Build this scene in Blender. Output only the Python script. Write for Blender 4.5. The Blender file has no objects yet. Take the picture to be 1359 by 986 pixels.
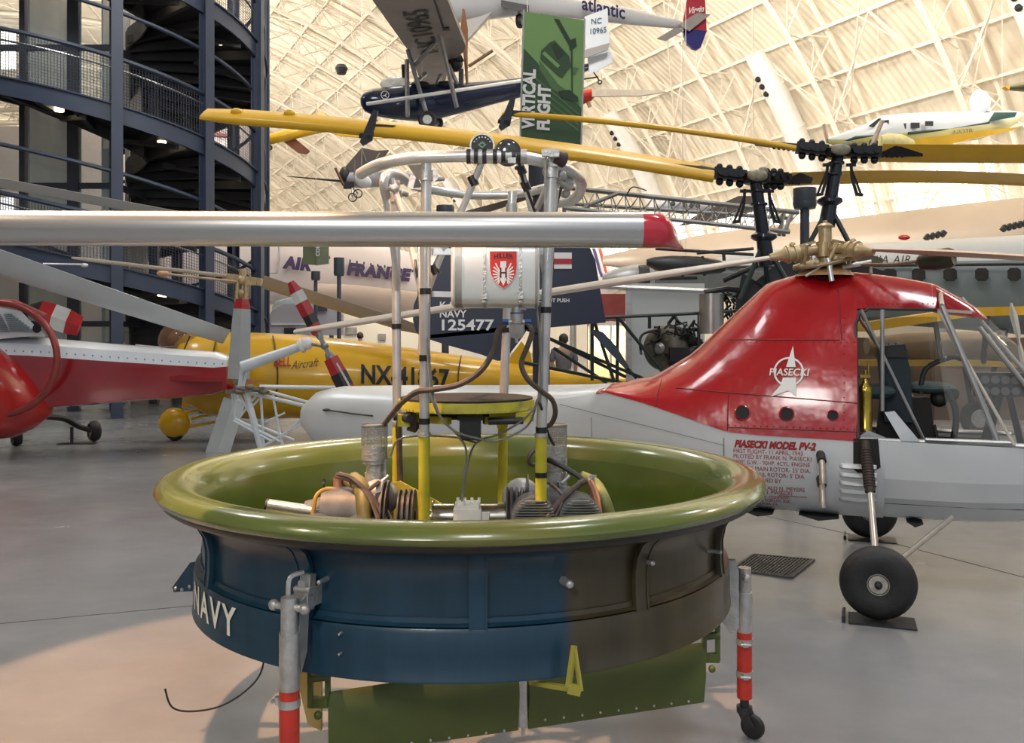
import bpy, bmesh, math, random
from mathutils import Vector, Matrix, Euler
random.seed(7)
C = bpy.context.scene.collection
S = bpy.context.scene
sin, cos, PI = math.sin, math.cos, math.pi
R = math.radians
# ---------------------------------------------------------------- camera
CX, HY, F, CAMZ = 679.5, 445.0, 1190.0, 1.65
cam = bpy.data.objects.new('camera', bpy.data.cameras.new('camera'))
C.objects.link(cam)
cam.location = (0, 0, CAMZ)
cam.rotation_euler = (PI/2, 0, 0)
cam.data.sensor_width = 36
cam.data.lens = 36*F/1359
cam.data.shift_y = -(493-HY)/1359
cam.data.clip_start = 0.05
cam.data.clip_end = 600
S.camera = cam
S.view_settings.view_transform = 'Standard'
S.view_settings.look = 'None'
S.view_settings.gamma = 1
S.view_settings.exposure = 0.0
# ---------------------------------------------------------------- world: pale even fill, let in by the hall end left open behind
w = bpy.data.worlds.new('world'); S.world = w; w.use_nodes = True
bg = w.node_tree.nodes['Background']
bg.inputs[0].default_value = (0.86, 0.92, 1.0, 1); bg.inputs[1].default_value = 0.55
def look(o, target):
    d = Vector(target)-Vector(o.location)
    o.rotation_euler = d.to_track_quat('-Z', 'Y').to_euler()
def area(name, loc, target, size, power, col=(1, .95, .88), size_y=None):
    l = bpy.data.lights.new(name, 'AREA'); l.energy = power; l.color = col
    l.shape = 'RECTANGLE'; l.size = size; l.size_y = size_y or size
    o = bpy.data.objects.new(name, l); C.objects.link(o); o.location = loc; look(o, target); return o
def spot(name, loc, target, power, angle, blend, col, rad=0.1):
    l = bpy.data.lights.new(name, 'SPOT'); l.energy = power; l.color = col
    l.spot_size = R(angle); l.spot_blend = blend; l.shadow_soft_size = rad
    o = bpy.data.objects.new(name, l); C.objects.link(o); o.location = loc; look(o, target); return o
# hall lamps (above the frame)
for (x, y, z, p) in ((-7, 3, 13, 900), (5, 2, 13, 1100), (-10, 12, 13, 900), (3, 12, 14, 1100), (14, 10, 13, 1000), (1, -6, 12, 1100), (22, 20, 13, 900), (-3, 24, 13.5, 1200)):
    area('hall_lamp', (x, y, z), (x, y+.5, 0), 2.2, p*.36, (.97, .98, 1))
# uplights that wash the vault
for (x, y, z, tx, ty, tz, p) in ((-16, 26, 16, 0, 60, 30, 12000), (18, 22, 15, 28, 42, 18, 3200), (2, 27, 17, 14, 55, 26, 6500),
                                 (-42, 66, 10, -5, 80, 30, 22000), (-80, 118, 10, -40, 130, 30, 34000), (0, 6, 15, 0, 26, 30, 4000)):
    area('vault_uplight', (x, y, z), (tx, ty, tz), 6, p*.66, (1, .93, .82))
spot('warm_floor_spot', (-2.05, 3.05, 5.5), (-.92, 3.75, 0), 1900, 37, .12, (1, .52, .26), .05)
spot('warm_display_spot', (9, 6.5, 6), (2.3, 4.2, 0), 350, 30, .4, (1, .66, .45), .1)
spot('case_spot', (-4.5, 1.0, 5.0), (-.3, 3.9, 1.0), 160, 40, .5, (1, .84, .62), .15)
area('front_flood', (-1.5, -2.0, 4.2), (.3, 4.5, 1.0), 1.0, 105, (1, .97, .93))
# ---------------------------------------------------------------- helpers
def W(px, py, Y):
    return Vector(((px-CX)/F*Y, Y, CAMZ+(HY-py)/F*Y))
ORG = {}
ID = Matrix.Identity(4)
class MB:
    """collects shapes; build() links them as ONE mesh object"""
    def __init__(s, xf=None):
        s.v = []; s.f = []; s.xf = xf
    def add(s, vs, fs):
        n = len(s.v)
        s.v += [tuple(s.xf @ Vector(p)) if s.xf else tuple(p) for p in vs]
        s.f += [tuple(i+n for i in f) for f in fs]
        return s
    def box(s, c, d, rot=None):
        c = Vector(c); x, y, z = (q/2 for q in d)
        M = rot.to_matrix() if isinstance(rot, Euler) else (rot or Matrix.Identity(3))
        vs = [c+M @ Vector((i*x, j*y, k*z)) for i in (-1, 1) for j in (-1, 1) for k in (-1, 1)]
        return s.add(vs, [(0, 1, 3, 2), (4, 6, 7, 5), (0, 4, 5, 1), (2, 3, 7, 6), (0, 2, 6, 4), (1, 5, 7, 3)])
    def bar(s, a, b, wx, wy, up=(0, 0, 1)):
        a = Vector(a); b = Vector(b); d = (b-a); L = d.length; d.normalize()
        u = Vector(up); x = d.cross(u)
        if x.length < 1e-4: x = d.cross(Vector((1, 0, 0)))
        x.normalize(); y = x.cross(d)
        M = Matrix((x, d, y)).transposed()
        return s.box((a+b)/2, (wx, L, wy), M)
    def tube(s, pts, r, n=8, caps=True, smooth=0):
        pts = [Vector(p) for p in pts]
        if smooth: pts = spline(pts, smooth)
        rs = r if isinstance(r, (list, tuple)) else [r]*len(pts)
        if len(rs) != len(pts):
            rs = [rs[min(len(rs)-1, int(i*(len(rs)-1)/(len(pts)-1)+.5))] for i in range(len(pts))]
        vs = []; prev = None
        for i, p in enumerate(pts):
            d = (pts[min(i+1, len(pts)-1)]-pts[max(i-1, 0)]).normalized()
            if prev is None:
                a = Vector((0, 0, 1)) if abs(d.z) < .9 else Vector((1, 0, 0))
                u = d.cross(a).normalized()
            else:
                u = (prev-d*prev.dot(d)).normalized()
            prev = u; v = d.cross(u)
            for k in range(n):
                t = 2*PI*k/n
                vs.append(p+(u*cos(t)+v*sin(t))*rs[i])
        fs = [(i*n+k, i*n+(k+1) % n, (i+1)*n+(k+1) % n, (i+1)*n+k) for i in range(len(pts)-1) for k in range(n)]
        if caps:
            fs.append(tuple(range(n))[::-1]); fs.append(tuple((len(pts)-1)*n+k for k in range(n)))
        return s.add(vs, fs)
    def cyl(s, a, b, r, r2=None, n=16):
        return s.tube([a, b], [r, r if r2 is None else r2], n)
    def lathe(s, prof, c=(0, 0, 0), n=32, axis=(0, 0, 1), a0=0, a1=2*PI, closed=False):
        c = Vector(c); ax = Vector(axis).normalized()
        q = Vector((0, 0, 1)).rotation_difference(ax)
        full = abs(a1-a0-2*PI) < 1e-6
        m = n if full else n+1; vs = []
        for (r, z) in prof:
            for k in range(m):
                t = a0+(a1-a0)*k/n
                vs.append(c+q @ Vector((r*cos(t), r*sin(t), z)))
        fs = []; P = len(prof)
        for i in range(P if closed else P-1):
            j = (i+1) % P
            for k in range(n):
                fs.append((i*m+k, i*m+(k+1) % m, j*m+(k+1) % m, j*m+k))
        return s.add(vs, fs)
    def loft(s, rings, caps=True, closed=True):
        n = len(rings[0]); vs = [p for r in rings for p in r]
        fs = [(i*n+k, i*n+(k+1) % n, (i+1)*n+(k+1) % n, (i+1)*n+k) for i in range(len(rings)-1) for k in range(n if closed else n-1)]
        if caps and closed:
            fs.append(tuple(range(n))[::-1]); fs.append(tuple((len(rings)-1)*n+k for k in range(n)))
        return s.add(vs, fs)
    def prism(s, poly, fn, t):
        """poly 2D, fn maps (a,b,depth) to 3D; thickness t"""
        n = len(poly)
        vs = [fn(a, b, 0) for a, b in poly]+[fn(a, b, t) for a, b in poly]
        return s.add(vs, [tuple(range(n)), tuple(range(2*n-1, n-1, -1))]+[(i, i+n, (i+1) % n+n, (i+1) % n) for i in range(n)])
    def ball(s, c, r, sc=(1, 1, 1), n=12, rot=None):
        prof = [(sin(PI*i/(n//2+2)), -cos(PI*i/(n//2+2))) for i in range(n//2+3)]
        vs = []; c = Vector(c)
        M = rot.to_matrix() if isinstance(rot, Euler) else (rot or Matrix.Identity(3))
        for (a, z) in prof:
            for k in range(n):
                t = 2*PI*k/n
                vs.append(c+M @ Vector((a*cos(t)*r*sc[0], a*sin(t)*r*sc[1], z*r*sc[2])))
        P = len(prof)
        return s.add(vs, [(i*n+k, i*n+(k+1) % n, (i+1)*n+(k+1) % n, (i+1)*n+k) for i in range(P-1) for k in range(n)])
    def grid(s, fn, nu, nv):
        vs = [fn(i/nu, j/nv) for i in range(nu+1) for j in range(nv+1)]
        return s.add(vs, [(i*(nv+1)+j, (i+1)*(nv+1)+j, (i+1)*(nv+1)+j+1, i*(nv+1)+j+1) for i in range(nu) for j in range(nv)])
    def mesh(s, name, m, org=(0, 0, 0), sharp=40):
        me = bpy.data.meshes.new(name); o = Vector(org)
        me.from_pydata([tuple(Vector(p)-o) for p in s.v], [], s.f)
        bm = bmesh.new(); bm.from_mesh(me)
        bmesh.ops.remove_doubles(bm, verts=bm.verts, dist=1e-6)
        bmesh.ops.recalc_face_normals(bm, faces=bm.faces)
        bm.to_mesh(me); bm.free()
        if sharp:
            me.shade_smooth(); me.set_sharp_from_angle(angle=R(sharp))
        me.materials.append(m)
        return me
    def build(s, name, m, parent=None, sharp=40, org=None, kind=None, label=None):
        og = ORG[parent.name] if parent else (Vector(org) if org is not None else Vector((0, 0, 0)))
        o = bpy.data.objects.new(name, s.mesh(name, m, og, sharp))
        C.objects.link(o)
        if parent: o.parent = parent
        else: o.location = og
        ORG[o.name] = og
        if kind: o['kind'] = kind
        if label: o['label'] = label
        return o
def spline(pts, k=6):
    out = []; n = len(pts)
    for i in range(n-1):
        p0, p1, p2, p3 = pts[max(i-1, 0)], pts[i], pts[i+1], pts[min(i+2, n-1)]
        for j in range(k):
            t = j/k
            out.append(.5*((2*p1)+(p2-p0)*t+(2*p0-5*p1+4*p2-p3)*t*t+(3*p1-p0-3*p2+p3)*t*t*t))
    out.append(pts[-1]); return out
def thing(name, label, cat, loc=(0, 0, 0), group=None):
    o = bpy.data.objects.new(name, None); C.objects.link(o); o.location = loc
    o.empty_display_size = .2
    ORG[o.name] = Vector(loc); o['label'] = label; o['category'] = cat
    if group: o['group'] = group
    return o
def tag(o, label, cat, group=None):
    o['label'] = label; o['category'] = cat
    if group: o['group'] = group
    return o
def struct(o):
    o['kind'] = 'structure'; return o
def share(src, name, parent=None, mat4=None):
    """another object on the same mesh data"""
    o = src.copy(); o.name = name; C.objects.link(o)
    o.parent = parent if parent else src.parent
    ORG[o.name] = ORG.get(src.name, Vector())
    if mat4 is not None: o.matrix_basis = mat4
    return o
def text(name, s, m, fn, parent=None, size=1, align='CENTER', bold=0.0, space=1.0, shear=0, sub=0, label=None, squeeze=1.0):
    """flat lettering: glyph outlines filled, then every vertex mapped by fn(x, y) onto the surface"""
    cu = bpy.data.curves.new(name, 'FONT'); cu.body = s; cu.size = size; cu.align_x = align; cu.offset = bold
    cu.space_character = space; cu.shear = shear; cu.resolution_u = 3
    tmp = bpy.data.objects.new(name+'_src', cu)
    me = bpy.data.meshes.new_from_object(tmp)
    bpy.data.objects.remove(tmp); bpy.data.curves.remove(cu)
    bm = bmesh.new(); bm.from_mesh(me); bpy.data.meshes.remove(me)
    if sub: bmesh.ops.subdivide_edges(bm, edges=bm.edges, cuts=sub, use_grid_fill=False); bmesh.ops.triangulate(bm, faces=bm.faces)
    b = MB(); idx = {}
    vs = [fn(v.co.x*squeeze, v.co.y) for v in bm.verts]
    for i, v in enumerate(bm.verts): idx[v] = i
    b.add(vs, [tuple(idx[v] for v in f.verts) for f in bm.faces]); bm.free()
    return b.build(name, m, parent, sharp=0, label=label)
# ---------------------------------------------------------------- materials
MATS = {}
def mat(name, col=(.5, .5, .5), rough=.5, metal=0., var=.12, scale=6, bump=0., bscale=30, spec=.5, coat=0., stretch=(1, 1, 1), rvar=.0, alpha=1, trans=0., emit=None, estr=0., dirt=None, dirtscale=2., dirtlo=.52, dirthi=.7):
    if name in MATS: return MATS[name]
    m = bpy.data.materials.new(name); m.use_nodes = True; nt = m.node_tree; N = nt.nodes; L = nt.links
    b = N['Principled BSDF']
    b.inputs['Roughness'].default_value = rough; b.inputs['Metallic'].default_value = metal
    b.inputs['Specular IOR Level'].default_value = spec; b.inputs['Coat Weight'].default_value = coat
    b.inputs['Coat Roughness'].default_value = .08
    b.inputs['Base Color'].default_value = (*col, 1)
    if trans: b.inputs['Transmission Weight'].default_value = trans; b.inputs['IOR'].default_value = 1.2
    if alpha < 1: b.inputs['Alpha'].default_value = alpha
    if emit: b.inputs['Emission Color'].default_value = (*emit, 1); b.inputs['Emission Strength'].default_value = estr
    if var or bump or rvar or dirt:
        tc = N.new('ShaderNodeTexCoord'); mp = N.new('ShaderNodeMapping'); mp.inputs['Scale'].default_value = stretch
        L.new(tc.outputs['Object'], mp.inputs[0])
    if var:
        nz = N.new('ShaderNodeTexNoise'); nz.inputs['Scale'].default_value = scale; nz.inputs['Detail'].default_value = 6
        L.new(mp.outputs[0], nz.inputs['Vector'])
        mx = N.new('ShaderNodeMixRGB'); mx.inputs[1].default_value = (*[max(0, c*(1-var)) for c in col], 1)
        mx.inputs[2].default_value = (*[min(1, c*(1+var)) for c in col], 1)
        rp = N.new('ShaderNodeValToRGB'); rp.color_ramp.elements[0].position = .3; rp.color_ramp.elements[1].position = .7
        L.new(nz.outputs['Fac'], rp.inputs[0]); L.new(rp.outputs[0], mx.inputs[0])
        out = mx.outputs[0]
        if dirt:
            n3 = N.new('ShaderNodeTexNoise'); n3.inputs['Scale'].default_value = dirtscale; n3.inputs['Detail'].default_value = 8
            L.new(mp.outputs[0], n3.inputs['Vector'])
            r3 = N.new('ShaderNodeValToRGB'); r3.color_ramp.elements[0].position = dirtlo; r3.color_ramp.elements[1].position = dirthi
            m3 = N.new('ShaderNodeMixRGB'); m3.inputs[2].default_value = (*dirt, 1)
            L.new(n3.outputs['Fac'], r3.inputs[0]); L.new(r3.outputs[0], m3.inputs[0]); L.new(out, m3.inputs[1]); out = m3.outputs[0]
        L.new(out, b.inputs['Base Color'])
        if rvar:
            mr = N.new('ShaderNodeMapRange'); mr.inputs['To Min'].default_value = max(.02, rough-rvar); mr.inputs['To Max'].default_value = rough+rvar
            L.new(nz.outputs['Fac'], mr.inputs['Value']); L.new(mr.outputs[0], b.inputs['Roughness'])
    if bump:
        n2 = N.new('ShaderNodeTexNoise'); n2.inputs['Scale'].default_value = bscale; n2.inputs['Detail'].default_value = 3
        L.new(mp.outputs[0], n2.inputs['Vector'])
        bp = N.new('ShaderNodeBump'); bp.inputs['Strength'].default_value = bump; bp.inputs['Distance'].default_value = .02
        L.new(n2.outputs['Fac'], bp.inputs['Height']); L.new(bp.outputs[0], b.inputs['Normal'])
    MATS[name] = m; return m
silver = mat('silver_tube', (.68, .69, .70), .30, .72, .1, 12, rvar=.08)
alum = mat('brushed_aluminium', (.60, .60, .59), .3, .9, .12, 5, stretch=(1, 6, 6), rvar=.08)
castal = mat('cast_aluminium', (.50, .50, .49), .45, .7, .18, 20, bump=.2, bscale=80)
steel = mat('dull_steel', (.30, .30, .29), .42, .8, .2, 20)
dark = mat('dark_metal', (.035, .036, .04), .5, .3, .3, 18)
black = mat('black_rubber', (.014, .014, .015), .55, 0, .25, 14, bump=.1, bscale=60)
tape_and_shade = mat('black_tape_and_shade', (.012, .012, .014), .4)
yellowtube = mat('chromate_yellow', (.50, .46, .035), .38, 0, .14, 8, dirt=(.32, .28, .04), dirtscale=14, dirtlo=.6, dirthi=.8)
white = mat('white_paint', (.78, .78, .77), .35, 0, .05, 4)
offwhite = mat('offwhite_lettering', (.80, .77, .66), .5, 0, .05, 8)
inkblack = mat('black_lettering', (.012, .012, .014), .5, 0, 0)
inkred = mat('red_lettering', (.33, .015, .02), .45, 0, .05)
inkwhite = mat('white_lettering', (.82, .82, .80), .45, 0, .03)
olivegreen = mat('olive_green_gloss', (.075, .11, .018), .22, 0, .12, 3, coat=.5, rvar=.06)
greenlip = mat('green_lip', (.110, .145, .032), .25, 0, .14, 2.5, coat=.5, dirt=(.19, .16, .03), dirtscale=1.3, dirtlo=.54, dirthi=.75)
vanegreen = mat('vane_green', (.075, .10, .022), .5, 0, .12, 5)
tan = mat('gold_hub_paint', (.50, .38, .22), .4, .5, .2, 18)
hose = mat('brown_hose', (.10, .075, .065), .45, 0, .3, 25)
hosegrey = mat('grey_cable', (.25, .26, .25), .4, .3, .1, 20)
glass = mat('clear_plexi', (.9, .95, .95), .03, 0, 0, alpha=.08, spec=.5)
gauze = mat('wire_gauze', (.30, .31, .30), .4, .6, .1)
red = mat('gloss_red', (.42, .012, .014), .22, 0, .12, 3, coat=.6, rvar=.05)
legred = mat('leg_red_paint', (.52, .035, .022), .35, 0, .14, 10, dirt=(.2, .02, .02), dirtscale=15, dirtlo=.6, dirthi=.75)
yellow = mat('gloss_yellow', (.70, .40, .006), .3, 0, .08, 3, coat=.4)
navyblue = mat('navy_blue', (.012, .018, .045), .35, 0, .12, 3)
# ================================================================ SETTING: floor, vault, walls
def concrete():
    m = bpy.data.materials.new('polished_concrete'); m.use_nodes = True; nt = m.node_tree; N = nt.nodes; L = nt.links
    b = N['Principled BSDF']; tc = N.new('ShaderNodeTexCoord')
    n1 = N.new('ShaderNodeTexNoise'); n1.inputs['Scale'].default_value = .55; n1.inputs['Detail'].default_value = 9; n1.inputs['Roughness'].default_value = .62
    mp = N.new('ShaderNodeMapping'); mp.inputs['Rotation'].default_value = (0, 0, R(20)); mp.inputs['Scale'].default_value = (1, 1.35, 1)
    n2 = N.new('ShaderNodeTexNoise'); n2.inputs['Scale'].default_value = 1.7; n2.inputs['Detail'].default_value = 8; n2.inputs['Roughness'].default_value = .7
    L.new(tc.outputs['Object'], n1.inputs[0]); L.new(tc.outputs['Object'], mp.inputs[0]); L.new(mp.outputs[0], n2.inputs[0])
    r1 = N.new('ShaderNodeValToRGB'); r1.color_ramp.elements[0].position = .32; r1.color_ramp.elements[1].position = .7
    r1.color_ramp.elements[0].color = (.205, .215, .228, 1); r1.color_ramp.elements[1].color = (.295, .302, .312, 1)
    r2 = N.new('ShaderNodeValToRGB'); r2.color_ramp.elements[0].position = .3; r2.color_ramp.elements[1].position = .75
    r2.color_ramp.elements[0].color = (.90, .90, .90, 1); r2.color_ramp.elements[1].color = (1, 1, 1, 1)
    mx = N.new('ShaderNodeMixRGB'); mx.blend_type = 'MULTIPLY'; mx.inputs[0].default_value = 1
    L.new(n1.outputs[0], r1.inputs[0]); L.new(n2.outputs[0], r2.inputs[0]); L.new(r1.outputs[0], mx.inputs[1]); L.new(r2.outputs[0], mx.inputs[2])
    L.new(mx.outputs[0], b.inputs['Base Color'])
    mr = N.new('ShaderNodeMapRange'); mr.inputs['To Min'].default_value = .14; mr.inputs['To Max'].default_value = .34
    L.new(n2.outputs[0], mr.inputs[0]); L.new(mr.outputs[0], b.inputs['Roughness'])
    return m
floor = struct(MB().box((-25, 70, -.1), (220, 240, .2)).build('floor', concrete(), sharp=0))
joint = mat('joint_filler', (.16, .155, .15), .6, 0, .1)
def floor_joint(a, b):
    a = Vector(a); b = Vector(b)
    MB().bar(a, b, .012, .004).build('floor_joint', joint, floor, sharp=0)
def G(px, py):
    Y = F*CAMZ/(py-HY); return Vector(((px-CX)/F*Y, Y, 0.001))
for (p, q) in (((-60, 833), (600, 772)), ((1190, 722), (1420, 782)), ((880, 640), (1420, 664)), ((1190, 722), (900, 660))):
    floor_joint(G(*p), G(*q))
grate = MB()
g0, g1, g2, g3 = G(1000, 737), G(1080, 744), G(1050, 768), G(972, 757)
grm = mat('floor_grate_metal', (.10, .10, .10), .6, .3, .2, 40)
gt = thing('floor_grate', 'dark grey metal floor grate between the green duct and the black wheel', 'grate', (g0+g1+g2+g3)/4)
frame = MB(); fl = [g0, g1, g2, g3]
for i in range(4): frame.bar(fl[i]+Vector((0, 0, .006)), fl[(i+1) % 4]+Vector((0, 0, .006)), .02, .012)
frame.build('frame', grm, gt, sharp=0)
sl = MB()
for i in range(1, 18):
    t = i/18; sl.bar(g0.lerp(g1, t)+Vector((0, 0, .005)), g3.lerp(g2, t)+Vector((0, 0, .005)), .012, .008)
for i in range(1, 10):
    t = i/10; sl.bar(g0.lerp(g3, t)+Vector((0, 0, .004)), g1.lerp(g2, t)+Vector((0, 0, .004)), .01, .006)
sl.build('bars', grm, gt, sharp=0, kind='stuff')

# vault: local x = v (across the hall), local y = u (along it); turned 26.7 degrees
VR = Matrix.Rotation(R(26.74), 4, 'Z')
A_, B_, V0, Z0 = 38., 28., 2., 2.
def vault(phi, u, off=0.):
    return Vector((V0+(A_-off)*cos(phi), u, Z0+(B_-off)*sin(phi)))
def deck():
    m = mat('cream_roof_deck', (.76, .68, .55), .7, 0, .10, .35)
    N = m.node_tree.nodes; L = m.node_tree.links
    tc = N.new('ShaderNodeTexCoord'); wv = N.new('ShaderNodeTexWave'); wv.bands_direction = 'Y'; wv.inputs['Scale'].default_value = .9
    L.new(tc.outputs['Object'], wv.inputs[0])
    bp = N.new('ShaderNodeBump'); bp.inputs['Strength'].default_value = .35; bp.inputs['Distance'].default_value = .12
    L.new(wv.outputs['Color'], bp.inputs['Height']); L.new(bp.outputs[0], N['Principled BSDF'].inputs['Normal'])
    return m
ceil = MB(VR).grid(lambda a, b: vault(R(-4)+a*R(188), -25+b*205), 60, 20).build('ceiling', deck(), sharp=0)
struct(ceil)
steelw = mat('cream_steelwork', (.80, .73, .62), .5, 0, .05, 2)
ductw = mat('white_duct', (.80, .79, .76), .45, 0, .05, 2)
ribs_u = [5+7*i for i in range(-1, 24)]
def rib(u):
    b = MB(VR)
    n = 24; ph = [R(2+118*i/n) for i in range(n+1)]
    b.tube([vault(p, u-.55, .5) for p in ph], .13, 5); b.tube([vault(p, u+.55, .5) for p in ph], .13, 5)
    b.tube([vault(p, u, 2.3) for p in ph], .14, 6)
    for i in range(n):
        m_ = (ph[i]+ph[i+1])/2
        b.tube([vault(ph[i], u-.55, .5), vault(m_, u, 2.3)], .034, 4, False); b.tube([vault(ph[i], u+.55, .5), vault(m_, u, 2.3)], .034, 4, False)
        b.tube([vault(m_, u, 2.3), vault(ph[i+1], u-.55, .5)], .034, 4, False); b.tube([vault(m_, u, 2.3), vault(ph[i+1], u+.55, .5)], .034, 4, False)
    return b
for u in ribs_u: rib(u).build('roof_truss', steelw, ceil, sharp=40)
for i in range(26):
    p = R(5+4.6*i); b = MB(VR)
    b.bar(vault(p, -4, .35), vault(p, 172, .35), .10, .10); b.bar(vault(p, -4, .85), vault(p, 172, .85), .07, .07)
    for k in range(0, 60): b.bar(vault(p, -2+k*1.75, .35), vault(p, -2+(k+.5)*1.75, .85), .035, .035)
    b.build('purlin', steelw, ceil, sharp=0)
for j in range(len(ribs_u)-1):
    b = MB(VR)
    for i in range(0, 24, 4):
        p, q = R(5+4.6*i), R(5+4.6*(i+4)); u0, u1 = ribs_u[j], ribs_u[j+1]
        b.tube([vault(p, u0, 1.2), vault(q, u1, 1.2)], .04, 4, False); b.tube([vault(q, u0, 1.2), vault(p, u1, 1.2)], .04, 4, False)
        b.tube([vault(p, u0, 2.3), vault((p+q)/2, u0+3.5, .9)], .06, 4, False); b.tube([vault(p, u1, 2.3), vault((p+q)/2, u0+3.5, .9)], .06, 4, False)
    b.build('bracing', steelw, ceil, sharp=0)
blackhole = mat('duct_opening', (.01, .01, .01), .7, 0, 0)
for j in range(1, 16, 2):
    u = ribs_u[j]+3.3; d = MB(VR)
    d.tube([vault(R(6+27*i/10), u, 1.6) for i in range(11)], [.62]*9+[.62, .5], 14)
    o = d.build('air_duct', ductw, ceil)
    h = MB(VR)
    for k in range(3):
        p = vault(R(30.6-.9*k), u-.0, 2.24); h.ball(p, .16, (1, 1, 1), 8)
    h.build('air_nozzle', blackhole, o)
    h = MB(VR)
    for k in range(5): h.tube([vault(R(9+5*k), u, 1.6), vault(R(9.2+5*k), u, 1.6)], .65, 14)
    h.build('duct_collar', ductw, o)
sky = mat('daylight_window', (.9, .95, 1), .3, 0, 0, emit=(.93, .96, 1), estr=1.5)
for j in range(2, 16):
    u0 = ribs_u[j]
    for k in range(3):
        b = MB(VR); pa, pb = R(9.6), R(16.4)
        ua, ub = u0+.7+k*1.95, u0+2.45+k*1.95
        b.add([vault(pa, ua, .3), vault(pa, ub, .3), vault(pb, ub, .3), vault(pb, ua, .3), vault(pa, ua, .25), vault(pa, ub, .25), vault(pb, ub, .25), vault(pb, ua, .25)],
              [(0, 1, 2, 3), (4, 5, 6, 7), (0, 1, 5, 4), (1, 2, 6, 5), (2, 3, 7, 6), (3, 0, 4, 7)])
        b.build('window_pane', sky, ceil, sharp=0)
b = MB(VR)
for u in range(14, 120, 2):
    b.bar((37.2, u, 5.6), (37.2, u, 6.9), .06, .06)
b.bar((37.2, 14, 6.9), (37.2, 120, 6.9), .08, .08); b.bar((37.2, 14, 6.3), (37.2, 120, 6.3), .05, .05); b.box((38, 67, 5.5), (1.8, 108, .25))
b.build('catwalk', steelw, ceil, sharp=0)
wallm = mat('cream_wall', (.62, .55, .46), .7, 0, .08, .4)
struct(MB(VR).box((39.6, 78, 2.6), (.3, 206, 5.4)).build('wall_right', wallm, sharp=0))
struct(MB(VR).box((2, 180, 15), (76, .3, 30)).build('wall_end', wallm, sharp=0))

# left side wall behind the ramp tower, with lit panes
wl = struct(MB().box((-22.5, 36, 5), (24, .3, 10)).build('wall_left', mat('brown_wall', (.20, .165, .15), .6, 0, .15, .6), sharp=0))
for (a, c, t, bt) in ((2, 21, 42, 92), (28, 39, 50, 93), (43, 56, 54, 80), (62, 74, 58, 66), (1, 18, 262, 310), (30, 50, 268, 300)):
    p, q = W(a, t, 35.8), W(c, bt, 35.8)
    MB().box((p+q)/2, (abs(q.x-p.x), .04, abs(p.z-q.z))).build('window_pane', sky, wl, sharp=0)

# ================================================================ RAMP TOWER
tw = mat('slate_blue_steel', (.042, .058, .100), .45, 0, .1, 2)
sof = mat('dark_soffit', (.030, .030, .034), .6, 0, .2, 1)
TC = Vector((-9.4, 21, 0)); TR = 3.5
def tp(deg, r, z): return Vector((TC.x+r*sin(R(deg)), TC.y-r*cos(R(deg)), z))
T = thing('ramp_tower', 'round slate blue steel tower with spiralling walkways and a glass lift shaft', 'tower', (TC.x, TC.y, 0))
for dg in (26, 56, 86, 116, 146, 176, 206, 236, 296):
    b = MB(); p = tp(dg, TR+.02, 0); rot = Euler((0, 0, R(dg)))
    Mr = rot.to_matrix()
    for dy in (-.105, .105): b.box(p+Mr @ Vector((0, dy, 6.5)), (.215, .03, 13), rot)
    b.box(p+Vector((0, 0, 6.5)), (.06, .2, 13), rot)
    b.build('column', tw, T, sharp=0)
lampm = mat('soffit_lamp', (1, .9, .7), .4, 0, 0, emit=(1, .82, .5), estr=6)
wire = mat('railing_wire', (.07, .08, .11), .5, .4, 0)
for lv, z26 in enumerate((9.25, 6.25, 3.03)):
    zf = lambda d: z26-.0135*(d-26)
    D = [-70+6*i for i in range(46)]
    b = MB(); b.loft([[tp(d, TR-.05, zf(d)-.37), tp(d, TR+.0, zf(d)-.37), tp(d, TR+.0, zf(d)), tp(d, TR-.05, zf(d))] for d in D])
    b.loft([[tp(d, TR-.12, zf(d)-.03), tp(d, TR+.05, zf(d)-.03), tp(d, TR+.05, zf(d)), tp(d, TR-.12, zf(d))] for d in D])
    b.build('ramp_fascia', tw, T)
    ri = lambda d: 1.9 if d < 48 else max(.5, 1.9-.09*(d-48))
    b = MB(); b.loft([[tp(d, ri(d), zf(d)-.2), tp(d, TR-.06, zf(d)-.2), tp(d, TR-.06, zf(d)-.06), tp(d, ri(d), zf(d)-.06)] for d in D])
    b.build('ramp_deck', sof, T)
    b = MB()
    for d in D[::2]: b.bar(tp(d, ri(d), zf(d)-.30), tp(d, TR-.06, zf(d)-.30), .12, .18)
    b.loft([[tp(d, ri(d)-.05, zf(d)-.45), tp(d, ri(d)+.05, zf(d)-.45), tp(d, ri(d)+.05, zf(d)), tp(d, ri(d)-.05, zf(d))] for d in D])
    b.build('deck_beam', sof, T)
    MB().tube([tp(d, TR-.04, zf(d)+.93) for d in D], .05, 6).build('handrail', tw, T)
    MB().tube([tp(d, TR-.08, zf(d)+.72) for d in D], .022, 5).build('guard_rail', alum, T)
    MB().tube([tp(d, TR-.1, zf(d)+1.88) for d in D], .045, 6).build('pipe_rail', tw, T)
    b = MB()
    for i in range(0, 186):
        d = -50+i; b.bar(tp(d, TR-.06, zf(d)), tp(d, TR-.06, zf(d)+.9), .009, .009)
    for k in range(1, 15): b.tube([tp(d, TR-.06, zf(d)+.06*k) for d in D[2:]], .005, 3, False)
    b.build('railing_mesh', wire, T, sharp=0, kind='stuff')
    for d in (5, 44, 75):
        MB().cyl(tp(d, 2.9, zf(d)-.26), tp(d, 2.9, zf(d)-.36), .09, n=12).build('downlight', lampm, T)
    b = MB()
    for d in D[1:-1:5]: b.bar(tp(d, 2.0, zf(d)-.42), tp(d+20, TR-.1, zf(d+20)-.42), .08, .1)
    b.build('diagonal_beam', sof, T)
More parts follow.
